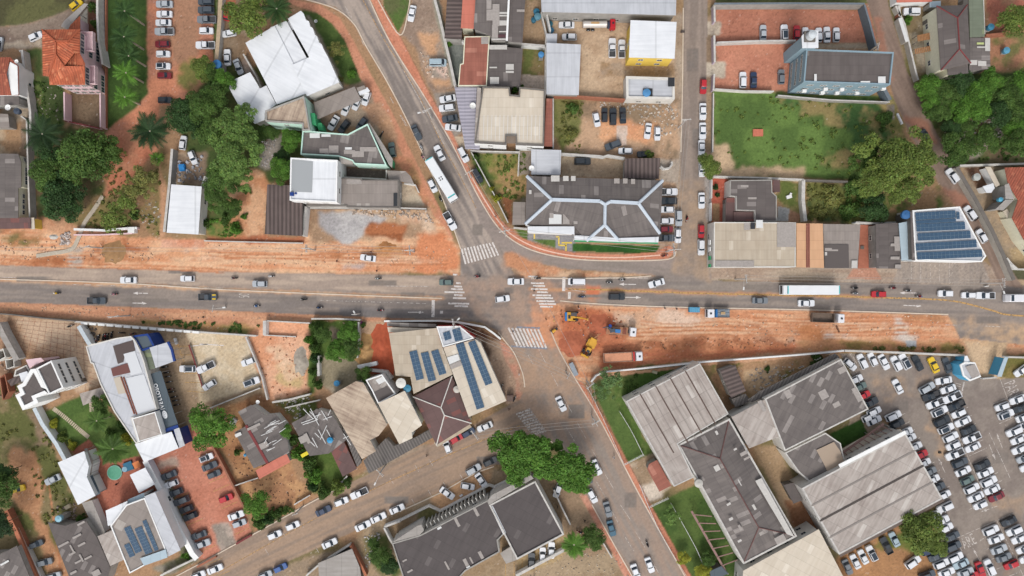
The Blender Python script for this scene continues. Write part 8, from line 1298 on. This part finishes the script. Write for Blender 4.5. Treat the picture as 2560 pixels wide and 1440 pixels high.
# ---------------------------------------------------------------- poles, lamps and wires
M_pole=W('concrete pole',196,190,184,var=.06);M_wire=W('cable',176,168,160,var=0)
def pole(px,py,z,label,arms=1,ang=0,lamp=None,arm=1.9,tr=False):
    p=P(px,py,z);root=empty('utility_pole',(p.x,p.y,0));tag(root,label, 'utility pole', 'utility poles');MB().tube((0,0,0),(0,0,z),.2,.13,10).build('post',M_pole,root)
    t=R(ang)
    for k in range(arms):
        mb=MB();a=t+(k%2)*R(90 if arms>2 else 14);c,s_=math.cos(a)*arm/2,math.sin(a)*arm/2;zz=z - .25 - .45*k;mb.tube((-c,-s_,zz),(c,s_,zz),.09,n=6);mb.build('crossarm',M_pole,root)
        mb=MB();[mb.tube((c*q,s_*q,zz + .08),(c*q,s_*q,zz + .32),.07,n=6) for q in (-.9,-.45,.45,.9)];mb.build('insulators',M_sheetw,root)
    if tr: MB().tube((.3,.1,z-2.6),(.3,.1,z-1.5),.35,n=10).build('transformer',W('transformer',150,158,160),root)
    if lamp:
        q=P(*lamp,z-1.5)-root.location;mb=MB();mb.tube((0,0,z-2),(q.x,q.y,z-1.5),.06,n=6);mb.build('lamp_arm',M_pole,root);MB().box((q.x,q.y,z-1.5),(.75,.35,.16),rz=math.atan2(q.y,q.x)).build('lamp_head',M_sheetw,root)
    return P(px,py,z - .2)
PO = {}
for k,a in dict(a=(1068,273,9.5, 'pole with two crossarms by the avenue above the lilac canopy',2,22,T(2,190,1128),2.6),b=(*T(12,690,360),9, 'pole by the brick pavement above the weedy corner',1,30,None,2.4),c=(*T(12,1045,948),10, 'pole with paired crossarms at the curve of the slip road',4,12,None,2.8),d=(*T(12,90,1140),9, 'cross shaped pole on the orange soil left of the crossing',4,5,None,2.4),e=(*T(11,1050,1122),9, 'pole on the soil below the corrugated shed',4,2,None,2.0),f=(*T(13,750,1135),10, 'big double pole at the bank corner of side street',4,4,None,3.2),g=(*T(3,870,1193),9, 'pole with white insulators on the side street',2,0,None,2.2),h=(*T(22,530,520),10, 'tall pole at the corner of the solar wedge building',2,92,T(22,585,470),2.6),i=(*T(22,1905,1140),9, 'pole with wide arm near the works fence corner',2,35,None,2.4),j=(*T(32,1680,128),9.5, 'cross shaped pole on the brick pavement south',4,30,None,2.2),k=(*T(32,640,235),9.5, 'pole with two slanted arms on the slanting street',2,-55,None,2.8),l=(*T(24,2052,110),9, 'pole at the east end by the curved wall',2,88,T(24,2040,205),2.4),m=(*T(23,1468,68),9, 'pole with lamp before the beige supermarket',2,88,T(23,1437,165),2.2),n=(*T(21,125,365),8, 'pole by the west road with a lamp',1,80,T(21,240,355),1.8),o=(*T(20,1120,448),8, 'pole lying low by the west verge',2,0,None,2.6),p=(*T(21,1540,425),7, 'slim pole with lamp above the walled garden',1,0,T(21,1540,400),1.2),q=(*T(31,1540,560),9, 'pole at the bend of the slanting street',2,-50,T(31,1500,650),2.4),r=(*T(31,812,912),7, 'short pole box on the slanting street pavement',1,20,None,1.4),s=(*T(4,788,462),9, 'pole beside the slate wall on the brown road',2,80,None,1.8),t=(*T(10,860,1105),7, 'pole with dark box by the concrete drain',1,20,None,1.6),u=(*T(22,1685,1040),8, 'pole at the fence corner of the south avenue',1,65,None,1.6)).items(): PO[k]=pole(*a)
def cable(a,b,label,sag=1.0,off=0.0,r_=.035):
    t=(b-a);n_=Vector((-t.y,t.x,0)).normalized()*off;mb=MB();prev=None
    for i in range(13): u=i/12;q=a.lerp(b,u)+n_;q.z-=sag*4*u*(1-u);(mb.tube(prev,q,r_,n=4,cap=False) if prev is not None else None);prev=q
    tag(mb.build('power_line',M_wire),label, 'power line', 'overhead cables')
for a,b,w1 in (('c', 'f', 'from slip road curve to bank corner'),('h', 'i', 'from solar wedge corner to works fence corner'),('j', 'k', 'across the south junction'),('e', 'd', 'along the orange soil'),('a', 'b', 'down the avenue to the weedy corner'),('b', 'c', 'from weedy corner to slip road curve'),('i', 'j', 'along the southern brick pavement'),('f', 'g', 'up the side street'),('m', 'l', 'in front of the shops to the east end'),('h', 'u', 'from solar wedge corner to avenue fence pole')):
    for k,o_ in enumerate((-.8,0,.8)): cable(PO[a],PO[b],f'{("left", "middle", "right")[k]} cable {w1}',.8,o_)
cable(PO['c'],P(1360,745,8), 'slack cable from the slip road pole over the east zebra',.6,0);cable(P(1360,745,8),PO['i'], 'slack cable over the soil heaps',.6,0);cable(P(-60,618,8),PO['e'], 'long cable above the excavation at the left',.7,0);cable(P(-60,620,8),PO['e'], 'second long cable above the excavation at the left',.7,-.7)
# ---------------------------------------------------------------- people: one skinned body per pose
def person_mesh(sit=False,walk=0.0):
    V=[];E=[];RR=[]
    def v(p,r,par=None): V.append(p);RR.append(r);(E.append((par,len(V)-1)) if par is not None else None);return len(V)-1
    hz = .62 if sit else .92;lean = .16 if sit else 0;pel=v((0,0,hz),.145);ab=v((lean * .3,0,hz + .2),.125,pel);ch=v((lean * .8,0,hz + .42),.15,ab);nk=v((lean,0,hz + .55),.06,ch);hd_=v((lean + .02,0,hz + .64),.075,nk);ht=v((lean + .03,0,hz + .76),.085,hd_);v((lean + .03,0,hz + .84),.05,ht);v((lean + .125,0,hz + .70),.02,hd_)
    for s_ in (-1,1):
        sh=v((lean * .8,s_ * .19,hz + .47),.06,ch);sw=walk*s_
        if sit: el=v((lean + .22,s_ * .27,hz + .26),.045,sh);wr=v((lean + .46,s_ * .26,hz + .3),.03,el)
        else: el=v((-.03+sw * .12,s_ * .24,hz + .2),.045,sh);wr=v((.05+sw * .28,s_ * .25,hz - .04),.03,el)
        dx,dz=(1,-.1) if sit else (.15,-1);w0=V[wr];pm=v((w0[0]+dx * .07,w0[1],w0[2]+dz * .07),.032,wr);p0=V[pm]
        for i,(oy,ln) in enumerate(((-.033,.075),(-.011,.09),(.011,.085),(.033,.065))): f1=v((p0[0]+dx*ln * .5,p0[1]+oy,p0[2]+dz*ln * .5),.010,pm);v((p0[0]+dx*ln*(.6 if sit else .95)+(0 if sit else .02),p0[1]+oy,p0[2]+dz*ln-(.04 if sit else 0)),.008,f1)
        th_=v((w0[0]+dx * .05,w0[1]-s_ * .05,w0[2]+dz * .05),.010,wr);v((w0[0]+dx * .09,w0[1]-s_ * .06,w0[2]+dz * .09),.008,th_)
        hp=v((0,s_ * .095,hz - .03),.09,pel)
        if sit: kn=v((.40,s_ * .19,hz - .06),.065,hp);an=v((.22,s_ * .2,hz - .42),.045,kn);v((.40,s_ * .2,hz - .47),.04,an)
        else: kn=v((.03-sw * .16,s_ * .1,hz - .46),.065,hp);an=v((-.02-sw * .32,s_ * .1,.09),.045,kn);v((.14-sw * .32,s_ * .11,.05),.04,an)
    me=bpy.data.meshes.new('body');me.from_pydata(V,E,[]);o=bpy.data.objects.new('t',me);COL.objects.link(o);sk=o.modifiers.new('s', 'SKIN');sk.use_smooth_shade=True
    for i,r in enumerate(RR): d_=me.skin_vertices[0].data[i];d_.radius=(r,r);d_.use_root=(i==0)
    sb=o.modifiers.new('u', 'SUBSURF');sb.levels=1;sb.render_levels=1;bpy.context.view_layer.update();out=bpy.data.meshes.new_from_object(o.evaluated_get(bpy.context.evaluated_depsgraph_get()));bpy.data.objects.remove(o);out.name = 'body'
    mi=[]
    for p_ in out.polygons:
        c=p_.center;up=c.z-hz
        hand=(c.x>lean + .44) if sit else (up<-.03 and abs(c.y) > .2 and c.z > .6)
        mi.append(3 if up > .56 or hand else (0 if up>-.02 or (abs(c.y) > .205 and up>-.1 and not sit) else (2 if c.z < .13 or (sit and c.z < .24) else 1)))
    out.polygons.foreach_set('material_index',mi);return out
M_skin=mat('skin',C(170,118,92),rough=.6,var=0);M_shoe=W('shoes',50,46,44,var=0)
BM = {'sit': person_mesh(True), 'a': person_mesh(False,1.0), 'b': person_mesh(False,.25)};hm=MB();_n=10
hv=[(.13*math.sin(R(t_))*math.cos(R(a_)),.125*math.sin(R(t_))*math.sin(R(a_)),.14*math.cos(R(t_))) for t_ in (20,50,80,105) for a_ in range(0,360,36)]
HM = {}
def headgear(kind,c):
    if (kind,c) not in HM:
        s_=1.12 if kind == 'helmet' else .82;rr=4 if kind == 'helmet' else 3;vs=[(x*s_,y*s_,z*s_) for x,y,z in hv[:rr*10]]+[(0,0,.14*s_)];n_=len(vs)-1;fs=[(k*10+i,(k+1)*10+i,(k+1)*10+(i+1)%10,k*10+(i+1)%10) for k in range(rr-1) for i in range(10)]+[(n_,i,(i+1)%10) for i in range(10)]
        HM[(kind,c)]=mesh(kind,vs,fs,mat(f'{kind} {c}',C(*c),rough=.4,var=0),smooth=True)
    return HM[(kind,c)]
BODYV = {}
def person(loc,ang,pose,shirt,pants,label,hat=('hair',(40,34,30)),z=0.0,group='people on foot'):
    key=(pose,shirt,pants)
    if key not in BODYV:
        me=BM[pose].copy();me.materials.clear();[me.materials.append(m_) for m_ in (mat('cloth %d %d %d' % shirt,C(*shirt),rough=.9,var=0),mat('cloth %d %d %d' % pants,C(*pants),rough=.9,var=0),M_shoe,M_skin)];BODYV[key]=me
    root=empty('person',(loc[0],loc[1],z),R(ang));tag(root,label, 'person',group);mobj('body',BODYV[key],root);hz = .62 if pose == 'sit' else .92;ln = .16 if pose == 'sit' else 0
    mobj(hat[0],headgear(*hat),root,(ln + .015,0,hz + .77));return root
def moto(px,py,ang,col,label,rider=None):
    p=P(px,py,.6);root=empty('motorcycle',(p.x,p.y,.02),R(ang));tag(root,label, 'motorcycle', 'motorcycles');key=('moto',col)
    if key not in PROTO:
        L_=[];mb=MB();mb.tube((0,-.06,0),(0,.06,0),.29,n=14);wm_=mesh('wheel',mb.v,mb.f,M_black);pm_=mat('moto %d %d %d' % col,C(*col),rough=.4,var=0)
        mb=MB();mb.box((.05,0,.68),(.6,.26,.24),taper=.7);mb.box((-.62,0,.72),(.4,.2,.1));mb.box((.62,0,.62),(.32,.12,.05));L_+=[('body',mesh('body',mb.v,mb.f,pm_),(0,0,0))]
        mb=MB();mb.box((-.35,0,.77),(.72,.27,.1));L_+=[('seat',mesh('seat',mb.v,mb.f,M_black),(0,0,0))];mb=MB();mb.tube((.42,-.34,.98),(.42,.34,.98),.025,n=6);mb.tube((.42,0,.98),(.66,0,.3),.04,n=6);L_+=[('handlebar',mesh('handlebar',mb.v,mb.f,M_ch),(0,0,0))]
        mb=MB();mb.box((0,0,.38),(.5,.3,.3));mb.tube((-.1,-.16,.3),(-.8,-.2,.36),.05,n=6);L_+=[('engine',mesh('engine',mb.v,mb.f,M_ch),(0,0,0))];mb=MB();mb.box((.56,0,.86),(.14,.2,.16));L_+=[('headlight',mesh('headlight',mb.v,mb.f,M_sheetw),(0,0,0))]
        L_+=[('wheel',wm_,(.66,0,.29)),('wheel',wm_,(-.66,0,.29))];PROTO[key]=L_
    for n_,me,l_ in PROTO[key]: mobj(n_,me,root,l_)
    if rider: sh,pn,hc,lb=rider;q=Vector((-.28,0));a=R(ang);person((p.x+q.x*math.cos(a),p.y+q.x*math.sin(a)),ang, 'sit',sh,pn,lb,('helmet',hc),.26, 'motorcycle riders')
RED,BLK,WHT,BLU,PNK,YEL,GRY=(186,40,50),(44,46,50),(228,228,230),(60,110,170),(206,150,160),(236,190,60),(130,134,140);JN=(60,70,96)
for x,y,a,c,lb,sh,hc,rl in ((*T(20,565,212),180,BLK, 'dark motorcycle with yellow box, farthest west on main road',YEL,WHT, 'rider in yellow at the far west of the road'),(*T(20,1140,222),180,RED, 'motorcycle carrying a rider in pink on the west road',PNK,BLK, 'rider in pink heading left on the west road'),(*T(21,340,62),180,BLK, 'dark motorcycle on the upper carriageway, farther west',(110,70,76),BLK, 'rider in maroon on the upper carriageway'),(*T(21,710,42),180,WHT, 'pale motorcycle on the upper carriageway near the soil',WHT,WHT, 'rider in white on the upper carriageway'),(*T(21,1035,275),180,BLK, 'black motorcycle in the middle of the west road',BLK,BLK, 'rider all in black on the west road'),(*T(21,565,338),0,BLK, 'motorcycle under the painted number on the west road',BLU,WHT, 'rider in blue below the painted number'),(*T(21,1195,355),0,BLK, 'motorcycle following near the traffic sign post',(50,60,84),BLU, 'rider in navy with a blue helmet'),(*T(21,1805,382),0,RED, 'red motorcycle approaching the west stop line',BLK,BLK, 'rider in black on the red motorcycle'),(*T(21,1780,66),180,GRY, 'grey motorcycle on the faded upper lane',(120,140,140),WHT, 'rider in grey green on the faded upper lane'),
                              (*T(12,213,112),-63,WHT, 'white motorcycle on the avenue above the bus',GRY,WHT, 'rider in grey on the upper avenue motorcycle'),(*T(12,228,212),-63,BLK, 'motorcycle just behind the bus on the avenue',PNK,BLK, 'rider in pink behind the bus'),(*T(12,405,630),-60,BLK, 'black motorcycle alongside the front of the bus',BLK,BLK, 'rider in black alongside the bus front'),(*T(22,772,45),180,BLK, 'motorcycle crossing the junction near the island',RED,BLK, 'rider in red crossing the junction'),(*T(22,1375,62),180,BLK, 'motorcycle at the tip of the soil island',(80,70,66),BLK, 'rider in brown at the soil island tip'),(*T(22,1820,247),0,BLU, 'blue motorcycle east of the crossing',(40,50,80),BLU, 'rider in dark blue east of the crossing'),(*T(23,95,103),180,BLK, 'motorcycle behind the white van heading left',GRY,WHT, 'rider in grey with a white helmet heading left'),(*T(23,222,78),180,BLK, 'motorcycle by the soil island edge',WHT,BLK, 'rider in white by the soil island edge'),
                              (*T(24,550,160),180,BLK, 'motorcycle behind the long coach, upper',BLK,BLK, 'rider in black behind the coach'),(*T(24,550,213),180,GRY, 'motorcycle behind the long coach, lower',GRY,WHT, 'rider in grey behind the coach'),(*T(24,930,160),180,RED, 'red motorcycle right of the bright red car',(120,50,60),BLK, 'rider in dark red near the bright red car'),(*T(24,1078,185),180,GRY, 'grey motorcycle above a lane arrow in the east',BLK,WHT, 'rider in black with white helmet above the arrow'),(*T(24,1190,243),180,BLK, 'motorcycle by the yellow line in the east',(150,60,60),BLU, 'rider in red by the yellow line'),(*T(13,868,828),260,RED, 'red motorcycle in the middle of the side street',BLK,RED, 'rider with red helmet on the side street'),(*T(33,405,1168),112,BLK, 'black motorcycle on the lower avenue',(70,60,60),BLK, 'rider in dark clothes on the lower avenue'),(*T(32,1540,1062),160,RED, 'red motorcycle parked by the bright green palm',BLK,WHT, 'rider waiting beside the bright green palm')): moto(x,y,a,c,lb,(sh,JN,hc,rl))
for i,(x,y,c) in enumerate(((1645,950,BLK),(1665,1005,BLK),(1675,1045,GRY),(1690,1098,GRY),(1705,1170,RED),(1718,1198,BLK),(1738,1248,BLK),(1752,1285,GRY),(1765,1328,(90,50,60)))): moto(*T(20,x,y),8,c,f'parked motorcycle, {ORD[i]} from the top beside the sign canopy')
for i,(x,y,a,c) in enumerate(((865,570,60,BLK),(880,620,20,BLK),(905,680,20,GRY),(960,690,80,(120,60,60)),(985,655,80,BLK),(1030,650,85,BLK),(1050,645,85,RED),(1075,645,85,BLK),(1115,625,80,BLK),(1215,608,175,BLK),(1320,618,190,RED),(700,540,20,BLK))): moto(*T(20,x,y),a,c,f'yard motorcycle {["under the white piers", "left of the shop roof"][i % 2]}, {ORD[i]} from the left')
for x,y,a,c,lb in ((*T(13,650,1195),10,RED, 'red motorcycle parked under the bank corner pole'),(*T(14,1775,825),40,BLK, 'black motorcycle behind the white SUV at solar building'),(*T(1,1815,1340),60,BLK, 'black motorcycle at the green fascia corner'),(*T(22,1015,1145),60,BLK, 'black motorcycle at the cream roof east wall'),(*T(22,1145,1268),60,BLK, 'black motorcycle at the pavement corner, south')): moto(x,y,a,c,lb)
for x,y,a,ps,sh,pn,lb,ht in ((*T(22,1343,187),90, 'a',BLK,BLK, 'person in black walking over the east zebra',('hair',(40,34,30))),(*T(22,1460,472),20, 'b',BLK,JN, 'person in black standing at the soil edge',('hair',(40,34,30))),(*T(22,1130,593),-30, 'a',(50,60,90),BLK, 'person in navy stepping onto the south zebra',('hair',(40,34,30))),(*T(22,1540,450),0, 'b',GRY,JN, 'worker in grey above the small mixer',('hat',(120,140,170))),(*T(22,1540,488),0, 'b',(226,206,130),JN, 'worker in pale yellow above the small mixer',('hat',(236,220,120))),(*T(22,1788,348),180, 'b',(60,40,40),JN, 'worker in dark clothes north of the excavator',('hat',(80,50,50))),(*T(22,1790,365),90, 'b',(206,150,130),JN, 'worker in pink between trench and excavator',('hat',WHT)),(*T(22,1855,375),0, 'b',(80,90,90),JN, 'worker in grey right of the excavator cab',('hat',(210,190,160))),(*T(22,1835,632),45, 'b',(110,110,150),JN, 'worker in lilac beside the red soil heap',('hat',WHT)),(*T(22,1882,556),0, 'b',(150,160,150),JN, 'worker in pale green between the heaps',('hat',(220,200,160))),(*T(22,1910,510),10, 'b',(170,150,130),JN, 'worker in tan near the drill arm',('hat',(190,200,180))),(*T(22,1505,590),0, 'a',(80,84,90),JN, 'worker pushing the small mixer',('hat',(150,150,160))),(*T(23,95,385),0, 'b',(60,44,40),BLK, 'worker in dark clothes by the road edge trench',('hair',(40,34,30))),(*T(23,138,490),90, 'b',WHT,GRY, 'worker in white beside the drill truck',('hat',(190,210,180))),
                            (*T(23,650,360),0, 'b',(90,80,80),BLK, 'worker in grey on the pale soil, west',('hair',(40,34,30))),(*T(23,770,370),0, 'b',(70,70,76),BLK, 'worker in charcoal on the pale soil, middle',('hair',(40,34,30))),(*T(12,955,802),-50, 'a',BLK,BLK, 'person in black walking on the curved brick pavement',('hair',(40,34,30))),(*T(11,1708,1160),0, 'b',(120,60,50),JN, 'person in rust red above the lone white saloon',('hair',(40,34,30))),(*T(11,1765,1348),0, 'b',(90,40,46),BLK, 'person in maroon at the edge of the worked soil',('hair',(40,34,30))),(*T(11,1365,1250),0, 'b',(90,40,46),BLK, 'person in maroon in the middle of the worked soil',('hair',(40,34,30))),(*T(32,1585,972),0, 'a',BLK,BLK, 'person in black walking on the brown parking apron',('hair',(40,34,30))),(*T(32,1352,852),0, 'b',(60,50,50),BLK, 'person in dark clothes beside the slate wall',('hair',(40,34,30))),(*T(30,995,655),0, 'b',BLK,BLK, 'person in black on the red pool patio',('hair',(40,34,30))),(*T(20,2030,450),0, 'b',(60,44,40),BLK, 'person in dark clothes on the west verge',('hair',(40,34,30))),(*T(32,935+0,12),0, 'a',(90,60,56),BLK, 'person in brown crossing near the cream corner roof',('hair',(40,34,30))),(*T(32,228,410),0, 'a',(90,66,60),BLK, 'person in brown on the slanting street pavement',('hair',(40,34,30))),(*T(22,1190,1025),0, 'b',WHT,GRY, 'person in white on the brick strip by the avenue',('hat',WHT)),(*T(33,122,430),60, 'a',WHT,JN, 'person in white walking on the southern brick pavement',('hair',(40,34,30)))): person(P(x,y,1.2),a,ps,sh,pn,lb,ht)
# small yard things
for x,y,dx,dy,h_,rgb,a,nm,lb,ct in ((*T(3,825,320),1.0,.5,.5,(90,80,76),0, 'dark_box', 'small dark box at the corner of the warehouse lane', 'box'),(*T(4,990,1190),.5,3.2,.5,(232,232,232),25, 'pipe_section', 'white pipe lying on the verge of the green lot', 'pipe'),(*T(24,375,570),.4,1.9,.3,(120,84,64),25, 'timber_plank', 'brown plank lying on the swept soil', 'plank'),(*T(31,290,120),2.2,1.4,.8,(190,186,184),60, 'rubbish_stack', 'stacked grey junk beside the shack', 'junk'),(*T(30,590,842),1.5,1.1,.6,(206,190,160),30, 'plywood_box', 'plywood box by the dark sheet dotted roof', 'box'),(*T(20,1765,690),.5,1.7,.8,(230,230,232),16, 'sign_board', 'narrow white board among the yellow bays', 'board'),(*T(32,525,747),.9,.5,.5,(232,232,232),30, 'foam_box', 'white foam box beside the sandy strip cars', 'box'),(*T(22,1100,1250),1.7,1.6,2.2,(120,100,92),0, 'street_stall', 'round brown stall top at the corner pavement', 'stall'),(*T(23,545,1000),1.4,.8,.5,(196,190,160),-15, 'concrete_block', 'pale block lying on the strip lawn', 'block'),(*T(34,1195,380),.8,.5,.3,(60,56,54),0, 'drain_grate', 'dark drain grate in the car park aisle', 'grate'),(*T(24,1855,142),1.1,.3,.5,(232,228,224),5, 'kerb_block', 'white block lying beside the east road edge', 'block')):
    p=P(x,y);tag(MB().box((0,0,h_/2),(dx,dy,h_),taper=.94).box((0,0,h_ + .02),(dx * .7,dy * .7,.05)).build(nm,W('item %d %d %d' % rgb,*rgb,var=.08),None,p,R(a)),lb,ct)
print('cars',NC[0], 'objects',len(bpy.data.objects))
